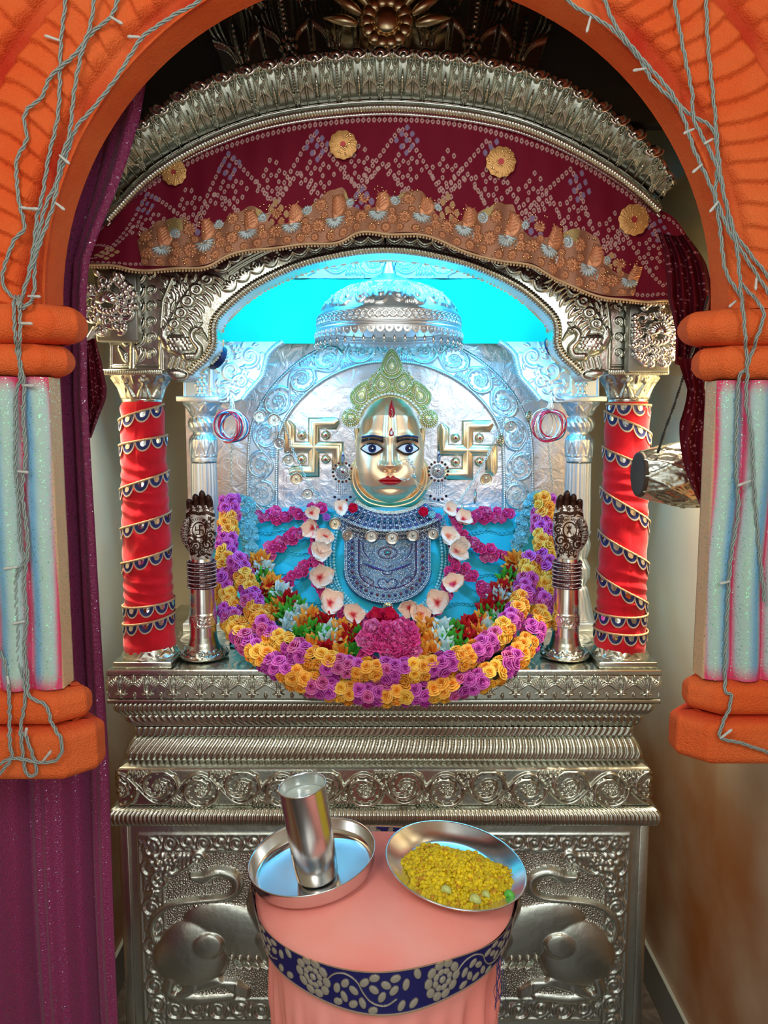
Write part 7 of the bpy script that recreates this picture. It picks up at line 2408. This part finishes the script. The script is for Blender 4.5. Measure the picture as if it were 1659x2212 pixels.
# ================================================================== FLOWERS
def petal(L, W, cup, curl, ruf=0.0, n=7, m=6, point=0.0, seed=0, dark=None):
    """petal grid growing along +Y from the origin, opening to +Z"""
    t = np.linspace(0, 1, n)[:, None]; s_ = np.linspace(-1, 1, m)[None]
    wd = W * (np.sin(PI * np.clip(t * (1 - point * .5) + .08, 0, 1)) ** .7 if point == 0 else (np.sin(PI * np.clip(t, 0, 1) ** .7 + 0) * (1 - point) + point * (1 - t) * 1.4 * np.minimum(1, t * 5)))
    ang = curl * t
    y = L * t * np.cos(ang * .5); z = L * t * np.sin(ang * .5)
    X = wd * s_; Yy = y + 0 * s_; Z = z + cup * W * (s_ ** 2) * np.minimum(1, t * 2) + ruf * L * np.sin(s_ * 7 + seed * 2.1 + t * 5) * t ** 2
    return np.stack([X + 0 * t, Yy, Z], -1)


def rot(V, ax, a):
    c_, s_ = math.cos(a), math.sin(a)
    V = V.copy(); x, y, z = V[..., 0].copy(), V[..., 1].copy(), V[..., 2].copy()
    if ax == 'x': V[..., 1] = c_ * y - s_ * z; V[..., 2] = s_ * y + c_ * z
    if ax == 'z': V[..., 0] = c_ * x - s_ * y; V[..., 1] = s_ * x + c_ * y
    if ax == 'y': V[..., 0] = c_ * x + s_ * z; V[..., 2] = -s_ * x + c_ * z
    return V


def rose_mb(tip, base):
    """foam rose facing +Z, about 40 mm wide: petals wrapped in rings, rims rolled outwards"""
    mb = MB(); tip, base = np.array(tip), np.array(base); k = 0
    for r0, n, arc, hh, fl in ((.0016, 2, 3.6, .0175, .0004), (.0040, 3, 2.7, .0170, .0014), (.0068, 3, 2.6, .0155, .0026), (.0098, 4, 2.1, .0130, .0042), (.0128, 5, 1.75, .0090, .0065)):
        for i in range(n):
            t = np.linspace(0, 1, 8)[:, None]; s_ = np.linspace(-1, 1, 11)[None]
            hmax = hh * (1 - .42 * np.abs(s_) ** 3)
            r = r0 * (.55 + .45 * t) + fl * t ** 3 * (1 - .3 * s_ ** 2) + .0006 * s_ + .0005 * np.sin(k * 2.3 + s_ * 4) * t
            a = 2 * PI * i / n + .9 * k ** .5 + arc / 2 * s_ * (.75 + .25 * t)
            z = hmax * np.sin(t * PI * (.5 + .10 * (fl > .002))) + .0005 * np.sin(s_ * 9 + k)
            V = np.stack([r * np.cos(a), r * np.sin(a), z + 0 * a], -1)
            w_ = np.clip((t - .80) / .2, 0, 1)[..., None] * .9 + 0 * V
            q = (t * .35)[..., None]
            addgrid(mb, V, base * (1 - q) * (1 - w_) + base * q * (1 - w_) * 1.3 + tip * w_); k += 1
    sphere(mb, (0, 0, .003), .008, col=base * .8, n=8, k=5)
    return mb


def frill_mb(c1, c2, n=(7, 6, 4), L=.019, W=.012, seed=0):
    mb = MB(); k = seed; c1, c2 = np.array(c1), np.array(c2)
    for ringi, nn in enumerate(n):
        for i in range(nn):
            V = petal(L * (1 - .17 * ringi), W, .25, .5, .16, 7, 8, seed=k)
            V = rot(V, 'x', .15 + .42 * ringi); V = rot(V, 'z', 2 * PI * (i + .5 * ringi) / nn + .3 * math.sin(k))
            t = np.linspace(0, 1, 7)[:, None, None]
            addgrid(mb, V, c2 * (1 - t) + c1 * t + 0 * V); k += 1
    return mb


def hibiscus_mb(c1, c2):
    mb = MB(); c1, c2 = np.array(c1), np.array(c2)
    for i in range(5):
        V = petal(.036, .0165, .14, .55, .06, 12, 12, seed=i); V = rot(V, 'x', .30 + .25 * (i % 2)); V = rot(V, 'z', 2 * PI * i / 5 + .12 * math.sin(i * 9))
        V[..., 2] += .0008 * np.sin(np.linspace(-1, 1, 12)[None] * 22)
        t = np.clip(np.linspace(0, 1, 12)[:, None, None] * 4.5 - .35, 0, 1)
        addgrid(mb, V, c2 * (1 - t) + c1 * t + 0 * V)
    tube(mb, [(0, 0, 0), (.001, 0, .008), (0, .002, .014)], .0014, 6, col=c2)
    return mb


def spike_mb(c1, n=13, L=.027, c0=None):
    """folded pointed ribbon petals, opening upward like a little fan brush"""
    mb = MB(); c1 = np.array(c1); rs_ = np.random.RandomState(5)
    for i in range(n):
        t = np.linspace(0, 1, 6)[:, None]; s_ = np.linspace(-1, 1, 5)[None]
        w_ = .0085 * np.where(t < .55, .5 + .9 * t, (1 - t) * 2.2) + 0 * s_
        V = np.stack([w_ * s_, L * t + 0 * s_, -.004 * np.abs(s_) * np.minimum(1, t * 3) + .004 * t ** 2 + 0 * s_], -1)
        V = rot(V, 'y', rs_.uniform(-.5, .5)); V = rot(V, 'x', .35 + .8 * (i % 3) / 2); V = rot(V, 'z', 2 * PI * i / n + rs_.uniform(-.15, .15))
        tt = t[:, :, None] ** 2; b0 = np.array(c0) if c0 is not None else c1 * .6
        addgrid(mb, V, b0 * (1 - tt) + c1 * tt + 0 * V)
    return mb


FLOW = mat('flower_petals', (1, 1, 1), 0, .55, attr=True, rnd=.10, bump=[('noise', 300, .15, .001)], spec=.3)
YEL = rose_mb((1.0, .62, .14), (.90, .36, .03)); YEL2 = rose_mb((1.0, .74, .20), (.92, .48, .03)); PUR = rose_mb((.80, .24, .72), (.50, .03, .40)); PUR2 = rose_mb((.85, .30, .60), (.55, .04, .26))
PINKF = frill_mb((.95, .12, .50), (.80, .02, .26)); PINK2 = frill_mb((.98, .32, .68), (.88, .05, .42), (6, 5, 5), .018, .013, 4); RFL = frill_mb((.80, .01, .10), (.60, .005, .05), (5, 4), .022, .015, 2)
PEACH = hibiscus_mb((.98, .74, .60), (.70, .03, .06)); PEACH2 = hibiscus_mb((.98, .84, .74), (.80, .25, .18))
SPO = spike_mb((1.0, .52, .08), c0=(.85, .22, .02)); SPR = spike_mb((.62, .01, .02)); SPG = spike_mb((.08, .50, .05)); SPW = spike_mb((.78, .92, .95), c0=(.45, .70, .72)); 
BLU = frill_mb((.42, .82, .90), (.20, .62, .75), (6, 5), .017, .010, 1); VIO = frill_mb((.55, .25, .80), (.35, .10, .55), (6, 5), .018, .010, 6)
_mesh_of = {}


def fmesh(mb, nm):
    k = id(mb)
    if k not in _mesh_of: _mesh_of[k] = mesh_from(mb, nm, FLOW)
    return _mesh_of[k]


def frame(d, roll):
    d = np.array(d, float); d /= np.linalg.norm(d); ref = np.array([0, 0, 1.0]) if abs(d[2]) < .9 else np.array([1.0, 0, 0])
    x = np.cross(ref, d); x /= np.linalg.norm(x); y = np.cross(d, x)
    c_, s_ = math.cos(roll), math.sin(roll)
    return np.stack([c_ * x + s_ * y, -s_ * x + c_ * y, d], 1)


from mathutils import Matrix


def garland(name, loc, label, cat, group, items, part, cord=None, limit=100):
    """items: (flower MB, position, facing, roll, scale)"""
    root = thing(name, loc, label, cat, group)
    items = sorted(items, key=lambda q: q[1][1] - q[4] * .5 - .2 * q[1][2] * 0)
    rest = MB()
    for i, (mb, pos, d, roll, s) in enumerate(items):
        R = frame(d, roll) * s
        M = np.eye(4); M[:3, :3] = R; M[:3, 3] = pos
        if i < limit:
            o = bpy.data.objects.new(part, fmesh(mb, part)); COL.objects.link(o); o.parent = root
            M[:3, 3] = np.array(pos) - np.array(root.location)
            o.matrix_local = Matrix(M.tolist())
        else:
            rest.merge(mb, M)
    if rest.n:
        o = obj(part + 's', rest, FLOW, root); o['kind'] = 'stuff'
    if cord is not None:
        mb = MB(); tube(mb, cord[0], cord[1], 7); obj('thread', mb, cord[2], root)
    return root


def strand3(path, Ys, n=300):
    """px path with Y at each control point -> world polyline"""
    a = np.array([(x, y, Y) for (x, y), Y in zip(path, Ys)], float); q = smooth_path(a, n)
    return P(q[:, 0], q[:, 1], q[:, 2]), q


VIEW = np.array([0, -1.0, .12])


def rose_strand(path, Ys, R, step, seed, nrow=3, blk=.062, sc_=1.0):
    W3, q = strand3(path, Ys, 500); d = np.r_[0, np.cumsum(np.linalg.norm(np.diff(W3, axis=0), axis=1))]
    rs_ = np.random.RandomState(seed); it = []; k = 0
    for s0 in np.arange(step / 2, d[-1], step):
        c0 = np.array([np.interp(s0, d, W3[:, j]) for j in range(3)]); c1 = np.array([np.interp(s0 + .01, d, W3[:, j]) for j in range(3)]); t = c1 - np.array([np.interp(s0 - .01, d, W3[:, j]) for j in range(3)])
        t /= np.linalg.norm(t); v = np.array([0, -1.0, .25]); v = v - t * v.dot(t); v /= np.linalg.norm(v); u = np.cross(t, v)
        for j in range(nrow):
            a = (j - (nrow - 1) / 2) * (1.05 if nrow == 3 else .85) + (.3 if k % 2 else -.3) + rs_.uniform(-.15, .15)
            o_ = math.cos(a) * v + math.sin(a) * u
            pur = (int((s0 + j * .012) / blk) % 2) == 0
            mb = (PUR if rs_.rand() < .7 else PUR2) if pur else (YEL if rs_.rand() < .65 else YEL2)
            f = o_ + rs_.uniform(-.28, .28, 3)
            it.append((mb, c0 + o_ * R * rs_.uniform(.9, 1.1), f, rs_.uniform(0, 6.28), sc_ * rs_.uniform(.88, 1.12)))
        k += 1
    return it, W3


CORDM = mat('garland_thread', (.35, .28, .10), 0, .7)
S1 = [(495, 1072), (497, 1110), (492, 1150), (490, 1200), (489, 1260), (497, 1320), (521, 1372), (560, 1412), (620, 1452), (690, 1480), (760, 1494), (840, 1498), (920, 1494), (1000, 1480), (1060, 1456), (1112, 1420), (1150, 1370), (1172, 1310), (1180, 1240), (1174, 1180), (1170, 1125), (1178, 1078)]
Y1 = [2.27, 2.26, 2.24, 2.20, 2.14, 2.08, 1.99, 1.93, 1.872, 1.860, 1.858, 1.858, 1.858, 1.860, 1.872, 1.93, 1.99, 2.08, 2.14, 2.20, 2.25, 2.27]
it, W3 = rose_strand(S1, Y1, .019, .0235, 2, 3)
garland('rose_garland', W3[250], 'long outer garland of yellow and purple foam roses hanging over the pedestal edge', 'garland', None, it, 'rose', (W3, .006, CORDM))
S2 = [(512, 1205), (528, 1245), (545, 1295), (566, 1345), (600, 1382), (645, 1406), (705, 1430), (770, 1445), (840, 1449), (910, 1445), (980, 1428), (1040, 1400), (1085, 1365), (1118, 1315), (1136, 1262), (1146, 1205)]
Y2 = [2.15, 2.12, 2.07, 2.00, 1.95, 1.90, 1.868, 1.858, 1.856, 1.858, 1.868, 1.90, 1.95, 2.02, 2.09, 2.15]
it, W3 = rose_strand(S2, Y2, .017, .0235, 7, 3)
garland('rose_garland', W3[250], 'inner garland of yellow and purple foam roses lying against the ribbon flowers', 'garland', None, it, 'rose', (W3, .006, CORDM))


def cloud(path, Ys, step, spread, protos, seed, sc_=1.0, rows=2, up=(0, -1, .3)):
    W3, q = strand3(path, Ys, 200); d = np.r_[0, np.cumsum(np.linalg.norm(np.diff(W3, axis=0), axis=1))]; rs_ = np.random.RandomState(seed); it = []
    for k, s0 in enumerate(np.arange(step / 2, d[-1], step)):
        c0 = np.array([np.interp(s0, d, W3[:, j]) for j in range(3)])
        for r_ in range(rows):
            off = rs_.uniform(-1, 1, 3) * spread; off[1] = -abs(off[1])
            f = np.array(up) + off / (spread + 1e-6) * .55
            it.append((protos[(k + r_) % len(protos)], c0 + off, f, rs_.uniform(0, 6.28), sc_ * rs_.uniform(.85, 1.12)))
    return it, W3


def yb(x, y, o=.03): return float(YBODY(np.array(float(x)), np.array(float(y)))) - o


def simple(path, o, lb, protos, step, spread, seed, sc_=1.0, rows=2, grp=None, name='pink_flower_garland', part='blossom'):
    it, W3 = cloud(path, [yb(x, y, o) for x, y in path], step, spread, protos, seed, sc_, rows)
    return garland(name, W3[0], lb, 'garland', grp, it, part, (W3, .002, CORDM))


PK = [PINKF, PINK2, PINKF]
simple([(563, 1108), (600, 1113), (645, 1108), (700, 1106)], .02, 'short pink flower garland along the left shoulder top of the turquoise cloth', PK, .020, .012, 1, 1.05)
simple([(985, 1110), (1030, 1114), (1070, 1110), (1108, 1114)], .02, 'short pink flower garland along the right shoulder top of the turquoise cloth', PK, .020, .012, 2, 1.05)
simple([(574, 1198), (602, 1174), (634, 1158), (664, 1140)], .03, 'upper slanting pink flower garland on the left of the turquoise cloth', PK, .020, .012, 3, 1.05)
simple([(605, 1272), (630, 1250), (652, 1232), (672, 1212)], .03, 'lower slanting pink flower garland on the left of the turquoise cloth', PK, .020, .012, 4, 1.05)
simple([(978, 1142), (1012, 1166), (1050, 1190), (1092, 1212)], .03, 'upper slanting pink flower garland on the right of the turquoise cloth', PK, .020, .012, 5, 1.05)
simple([(992, 1226), (1015, 1246), (1040, 1264), (1062, 1284)], .03, 'lower slanting pink flower garland on the right of the turquoise cloth', PK, .020, .012, 6, 1.05)
simple([(534, 1072), (540, 1110), (540, 1150), (545, 1195)], .05, 'pale blue petal garland hanging at the left edge of the turquoise cloth', [BLU], .013, .017, 7, .9, 3, name='pale_blue_garland')
simple([(1160, 1072), (1142, 1110), (1126, 1150), (1112, 1195)], .05, 'pale blue petal garland hanging at the right edge of the turquoise cloth', [BLU], .013, .017, 8, .9, 3, name='pale_blue_garland')

# central U garland: pink blossoms with peach hibiscus
path = [(668, 1112), (676, 1150), (682, 1190), (684, 1230), (690, 1268), (712, 1300), (748, 1328), (796, 1346), (840, 1350), (882, 1346), (925, 1326), (955, 1300), (972, 1262), (976, 1225), (982, 1185), (980, 1150), (984, 1112)]
it, W3 = cloud(path, [yb(x, y, .045) for x, y in path], .022, .008, PK, 12, .95, 2)
rs_ = np.random.RandomState(6)
for x, y, s, pr_ in ((672, 1108, .8, PEACH), (676, 1140, 1.0, PEACH), (702, 1160, .95, PEACH), (692, 1190, 1.05, PEACH2), (700, 1178, .8, PEACH2), (690, 1248, 1.25, PEACH), (712, 1303, 1.25, PEACH), (762, 1328, 1.05, PEACH), (735, 1098, .8, PEACH2), (968, 1100, .8, PEACH2),
                     (1000, 1122, .9, PEACH), (968, 1158, 1.0, PEACH2), (985, 1190, 1.1, PEACH2), (996, 1178, .9, PEACH), (980, 1262, 1.05, PEACH), (945, 1302, 1.2, PEACH), (908, 1328, 1.0, PEACH), (884, 1312, .9, PEACH)):
    it.append((pr_, P(x, y, yb(x, y, .066)), np.array([rs_.uniform(-.5, .5), -1, rs_.uniform(-.1, .6)]), rs_.uniform(0, 6.28), s * 1.12))
for x, y, s in ((815, 1336, 1.15), (838, 1336, 1.15)):
    it.append((RFL, P(x, y, yb(x, y, .07)), np.array([.2 * (x - 826) / 12, -.7, .8]), x, s * 1.25))
for x, y, pr_ in ((762, 1098, RFL), (914, 1106, RFL), (790, 1350, VIO), (865, 1350, VIO), (705, 1118, VIO), (932, 1112, BLU), (945, 1118, VIO)):
    it.append((pr_, P(x, y, yb(x, y, .05)), np.array([.1, -1, .3]), x, .8))
for k in range(34):
    a = rs_.uniform(0, 6.28); r = rs_.uniform(0, 1) ** .6
    x, y = 836 + 62 * r * math.cos(a), 1396 + 50 * r * math.sin(a)
    it.append((PK[k % 3], P(x, y, 1.915 + .03 * r - .02), np.array([math.cos(a) * r * .8, -1, .35 - math.sin(a) * r * .7]), a, 1.55))
garland('mixed_flower_garland', W3[100], 'U-shaped garland of pink blossoms and peach hibiscus round the crystal bib', 'garland', None, it, 'blossom', (W3, .003, CORDM))

# ribbon flower garland
it = []
RB = [(676, 1396, 'O'), (706, 1410, 'R'), (740, 1414, 'O'), (762, 1412, 'G'), (650, 1378, 'G'), (625, 1362, 'W'), (902, 1412, 'O'), (930, 1412, 'O'), (960, 1406, 'W'), (990, 1402, 'G'), (1020, 1390, 'R'), (1046, 1380, 'O'), (1072, 1358, 'G'),(562, 1213, 'O'), (548, 1222, 'O'), (568, 1232, 'W'), (556, 1246, 'R'), (570, 1252, 'G'), (558, 1262, 'W'), (586, 1262, 'O'), (578, 1282, 'R'), (566, 1290, 'O'), (606, 1282, 'W'), (592, 1300, 'G'), (624, 1300, 'R'), (600, 1316, 'O'), (636, 1312, 'G'), (618, 1328, 'G'), (648, 1328, 'W'), (630, 1344, 'W'), (672, 1336, 'O'), (655, 1352, 'O'),
      (700, 1348, 'R'), (682, 1362, 'G'), (700, 1376, 'G'), (716, 1366, 'W'), (712, 1386, 'W'), (738, 1362, 'O'), (734, 1386, 'O'), (760, 1368, 'R'), (756, 1390, 'R'), (776, 1380, 'G'),
      (1108, 1214, 'O'), (1124, 1220, 'O'), (1120, 1234, 'W'), (1108, 1246, 'R'), (1096, 1252, 'G'), (1112, 1262, 'W'), (1098, 1272, 'O'), (1082, 1276, 'R'), (1104, 1290, 'W'), (1078, 1292, 'W'), (1092, 1306, 'O'), (1066, 1308, 'R'), (1052, 1318, 'R'), (1076, 1326, 'G'), (1052, 1332, 'G'), (1062, 1344, 'W'), (1038, 1346, 'O'), (1048, 1362, 'W'),
      (1018, 1352, 'R'), (1024, 1372, 'O'), (1002, 1366, 'R'), (1000, 1384, 'R'), (980, 1366, 'G'), (978, 1388, 'G'), (954, 1360, 'W'), (950, 1384, 'W'), (918, 1352, 'O'), (908, 1374, 'O'), (928, 1388, 'O')]
PRT = {'O': SPO, 'R': SPR, 'G': SPG, 'W': SPW}
cen = np.array([838, 1250.0])
for i, (x, y, k) in enumerate(RB):
    p3 = P(x, y, yb(x, y, .055) - .035 * max(0, (y - 1340) / 70)); dx = (x - 838) / 300
    d_ = np.array([-.35 * dx, -.75, .75]); it.append((PRT[k], p3, d_ + rs_.uniform(-.2, .2, 3), i * 1.3, 1.55))
    it.append((PRT[k], p3 + np.array([rs_.uniform(-.01, .01), .006, -.012]), np.array([.5 * dx, -.9, .1]), i * 2.3, 1.3))
pth = np.array([(x, y) for x, y in [(555, 1215), (565, 1270), (600, 1315), (660, 1350), (740, 1380), (840, 1400), (940, 1380), (1030, 1358), (1085, 1300), (1112, 1250), (1115, 1215)]], float)
W3 = P(pth[:, 0], pth[:, 1], np.array([yb(x, y, .03) for x, y in pth]))
garland('ribbon_flower_garland', W3[5], 'spiky garland of orange, white, red and green pointed ribbon flowers inside the roses', 'garland', None, it, 'ribbon_flower', (W3, .004, CORDM), limit=100)

# ================================================================== THE OFFERING STOOL
SX, SY, SZ = 0.0, 1.235, EYE - .757
RX, RY = .222, .197
stool = thing('offering_stool', (SX, SY, 0), 'round stool draped in coral pink cloth with a navy flowered border, before the pedestal', 'stool')


def topz(x, y):
    q = ((x - SX) / RX) ** 2 + ((y - SY) / RY) ** 2
    return SZ - .034 * q ** 1.25


rr = np.linspace(0, 1, 70)[:, None]; aa = np.linspace(0, 2 * PI, 200, endpoint=False)[None]
def wob(a): return 1 + .012 * np.sin(3 * a + 1) + .010 * np.sin(7 * a)
X = SX + RX * rr * np.cos(aa) * wob(aa); Yv = SY + RY * rr * np.sin(aa) * wob(aa); Zt = SZ - .034 * rr ** 2.5 + .0016 * noise2(X * 30, Yv * 30, 1.5, 2) * rr
V = np.stack([X, Yv, Zt + 0 * aa], -1)
mb = MB(); addgrid(mb, V, wrap=True, flip=False); obj('cloth_top', mb, PINKC, stool)
# pleated skirt down to the floor
nz = 120; zz = np.linspace(SZ - .034, .004, nz)[:, None]; tt = np.linspace(0, 1, nz)[:, None]
rad = np.interp(tt[:, 0], [0, .02, .08, .2, .35, 1], [.985, .965, .90, .83, .80, .86])[:, None]
pl_ = .022 * np.clip((tt - .075) / .10, 0, 1) * (np.abs(np.sin(aa * 11 + .6 * np.sin(aa * 3) + .5 * np.sin(tt * 3))) ** .6 - .5) + .006 * np.sin(aa * 27 + tt * 4) * np.clip((tt - .075) / .1, 0, 1)
X = SX + (RX * rad + pl_) * np.cos(aa) * wob(aa); Yv = SY + (RY * rad + pl_) * np.sin(aa) * wob(aa)
V = np.stack([X, Yv, zz + 0 * aa], -1); mb = MB(); addgrid(mb, V, wrap=True, flip=True); obj('pleated_skirt', mb, PINKC, stool)
# navy embroidered border
BH = .070
def band_pt(a, v, lift):
    r0 = 1.012 - .055 * v + .010 * np.sin(a * 5 + 1.2) * v; sag = .004 * np.sin(a * 4 + .5) + .006 * np.sin(a * 2 + .9)
    return np.stack([SX + (RX * r0 + lift) * np.cos(a) * wob(a), SY + (RY * r0 + lift) * np.sin(a) * wob(a), SZ - .022 + sag - BH * v * (1 + .15 * np.sin(a * 3)) + .0 * a], -1)


per = .205
c = Cv(0, per, 0, .064, .0005)
for ox in (-per, 0, per):
    fx0, fy0 = ox + .05, .033
    for (n, r0, r1, wdt, a0) in ((10, .0175, .0295, .0088, 0), (8, .0080, .0165, .0064, .3)):
        for k in range(n):
            a = 2 * PI * k / n + a0; rm = (r0 + r1) / 2; c.ell(fx0 + rm * math.cos(a), fy0 + rm * math.sin(a), (r1 - r0) * .56, wdt * .9, a, .0022, p=.35)
    c.ell(fx0, fy0, .0056, .0056, 0, .003)
    vine = [(ox + .075, .038), (ox + .088, .050), (ox + .105, .054), (ox + .122, .046), (ox + .132, .030), (ox + .145, .018), (ox + .165, .014), (ox + .182, .022)]
    c.stroke(smooth_path(vine, 30), .0011, .002)
    for (x, y, a) in ((.090, .030, 1.2), (.104, .040, .8), (.101, .020, 2.0), (.117, .032, -.6), (.115, .012, .5), (.130, .016, 1.9), (.134, .045, .6), (.148, .036, -.5), (.149, .052, .2), (.160, .026, 1.0), (.166, .042, -.4), (.178, .034, .7), (.180, .050, .2), (.146, .007, .3), (.190, .012, 1.0), (.196, .040, 1.4), (.090, .010, .4), (.004, .012, .7), (.008, .052, 2.0)):
        c.ell(ox + x, y, .0082, .0054, a, .0022, p=.35)
na, nb2 = 2200, 110
aa2 = np.linspace(-PI, PI, na)[None].repeat(nb2, 0); vv = np.linspace(0, 1, nb2)[:, None].repeat(na, 1)
B = band_pt(aa2, vv, .003); s_ = np.r_[0, np.cumsum(np.linalg.norm(np.diff(B[0], axis=0), axis=1))][None].repeat(nb2, 0)
s0 = np.interp(-PI / 2, aa2[0], s_[0]); H = c.at(s_ - s0 + .05 + .030 + per * 4 + .083, (1 - vv) * .062, True)
edge = (vv < .045) | (vv > .955)
col = np.ones(B.shape) * np.array([.010, .010, .115])
col = np.where((H > .0002)[..., None], np.array([.16, .13, .085]), col); col = np.where((H > .0012)[..., None], np.array([.34, .31, .25]), col)
col = np.where(edge[..., None], np.array([.40, .27, .17]), col)
Nn = normals(B); sg = -1 if Nn[50, na // 4, 1] > 0 else 1
D = B + Nn * sg * (H * .9 + edge * .0012 + .0005)[..., None]
mb = MB(); addgrid(mb, D, col); obj('embroidered_border', mb, EMB, stool, label='navy border with silver-gold flowers')
# loose threads where the border ends meet
mb = MB(); a0 = -.62
for k in range(9):
    p0 = band_pt(np.array(a0 + .01 * k), np.array(.9), .006); q = [p0, p0 + [.004 * math.sin(k), -.004, -.02], p0 + [.008 * math.sin(k * 2), -.004, -.045], p0 + [.010 * math.sin(k * 3), -.002, -.06 - .004 * k]]
    tube(mb, smooth_path(q, 14), .0005, 4)
obj('loose_threads', mb, NAVY, stool)


# ---------------- plates
def tiltM(x, y, z, roll, pitch_=0.0, s=1.0):
    R = Matrix.Rotation(roll, 4, 'Y') @ Matrix.Rotation(pitch_, 4, 'X'); M = np.array(R); M[:3, 3] = (x, y, z); return M


def placed(name, mb, m__, M, parent, **k):
    m2 = MB(); m2.merge(mb, M); return obj(name, m2, m__, parent, **k)


TX, TY = -.1195, 1.245; tr_ = math.radians(-8.0); TZ = float(topz(TX, TY)) + .0075
MT = tiltM(TX, TY, TZ, tr_, math.radians(3.5))
th = thing('steel_thali', (TX, TY, TZ), 'deep rimmed steel thali holding the tumbler, on the left of the pink stool', 'plate')
mb = MB(); lathe(mb, [(.0005, .0015), (.05, .0016), (.094, .0015), (.100, .003), (.1035, .008), (.1065, .026), (.1085, .0295), (.1100, .0290), (.1085, .026), (.1055, .006), (.101, .0005), (.094, -.0015), (.0005, -.0015)], (0, 0, 0), 110)
placed('dish', mb, STEEL, MT, th)
PX_, PY_ = .1195, 1.235; PZ = float(topz(PX_, PY_)) + .0065; MP = tiltM(PX_, PY_, PZ, math.radians(8.0), math.radians(3.5))
pt = thing('steel_plate', (PX_, PY_, PZ), 'shallow steel plate heaped with yellow food, on the right of the pink stool', 'plate')
mb = MB(); lathe(mb, [(.0005, .0015), (.05, .0016), (.080, .0016), (.088, .003), (.106, .0125), (.1175, .0195), (.1200, .0212), (.1215, .0205), (.1195, .0175), (.106, .0100), (.088, .0002), (.0005, -.0012)], (0, 0, 0), 110)
placed('dish', mb, STEEL, MP, pt)
# tumbler
MG = np.array(Matrix(MT.tolist()) @ Matrix.Translation((.008, -.026, .0035)))
gl = thing('steel_tumbler', MG[:3, 3], 'tall straight steel tumbler standing in the left thali', 'tumbler')
mb = MB(); lathe(mb, [(.0005, .0), (.030, .0), (.0335, .002), (.0355, .006), (.0365, .03), (.0380, .09), (.0395, .1655), (.0402, .1672), (.0398, .1685), (.0386, .168), (.0382, .165), (.0368, .09), (.0352, .02), (.0335, .006), (.0005, .005)], (0, 0, 0), 96)
placed('cup', mb, STEEL, MG, gl)
mb = MB(); rr = np.linspace(0, 1, 8)[:, None]; aa3 = np.linspace(0, 2 * PI, 60, endpoint=False)[None]
V = np.stack([.0376 * rr * np.cos(aa3), .0376 * rr * np.sin(aa3), .146 + .0006 * np.sin(rr * 9 + aa3 * 2)], -1); addgrid(mb, V, wrap=True)
o = placed('milky_water', mb, MILK, MG, None, loc=tuple((MG @ np.array([0, 0, .146, 1]))[:3])); tag(o, 'pale milky water filling the steel tumbler almost to its rim', 'drink')
# food
rs_ = np.random.RandomState(12); mb = MB()
for k in range(3000):
    a = rs_.uniform(0, 2 * PI); r = rs_.uniform(0, 1) ** .55; R_ = .094 * (1 + .09 * math.sin(3 * a + 1) + .05 * math.sin(7 * a)); x, y = r * R_ * math.cos(a) * 1.0 + .004, r * R_ * math.sin(a) * .82 - .014
    h = .003 + .017 * (1 - r ** 2) * (1 + .25 * math.sin(x * 90) * math.cos(y * 80)) * rs_.uniform(.45, 1)
    if r > .86: h = .003 + rs_.uniform(0, .004)
    cl = np.array([.80, .60, .04]) * rs_.uniform(.75, 1.2) if rs_.rand() < .86 else np.array([.60, .30, .06]); q = np.clip((r - .4) * 1.2, 0, 1)
    cl = cl * (1 - .2 * q) / np.array([.74, .52, .3])
    sphere(mb, (x, y, h), rs_.uniform(.0026, .0056), col=cl, n=5, k=3, s=rs_.uniform(.6, 1.25, 3))
rr = np.linspace(0, 1, 14)[:, None]; V = np.stack([.086 * rr * np.cos(aa3) + .004, .070 * rr * np.sin(aa3) - .014, .003 + .012 * (1 - rr ** 2) + 0 * aa3], -1); addgrid(mb, V, wrap=True)
o = placed('yellow_poha', mb, FOOD, MP, None, loc=tuple(MP[:3, 3])); tag(o, 'heap of crumbly yellow poha spread over the right steel plate', 'food', kind='stuff')
for x, y, r, m__, nm, lb in ((.085, -.058, .0075, CHILI, 'chilli_piece', 'bright green chilli piece at the right edge of the yellow food'), (-.020, -.068, .008, ONION, 'onion_piece', 'pale glossy onion piece at the near edge of the yellow food'), (.026, -.082, .009, ONION, 'onion_piece', 'larger onion piece at the front of the yellow food, nearest the cloth edge'), (.045, -.066, .006, ONION, 'onion_piece', 'narrow onion sliver near the front right of the yellow food')):
    mb = MB(); V = None
    a = MB(); rr5 = np.linspace(0, 1, 8); tube(a, [(x - r + 2 * r * t, y + .002 * math.sin(t * 5), .010 + .004 * math.sin(PI * t)) for t in rr5], r * np.array([.25, .6, .8, .85, .8, .7, .5, .15]), 9)
    o = placed(nm, a, m__, MP, None, loc=tuple((MP @ np.array([x, y, .01, 1]))[:3])); tag(o, lb, 'food')
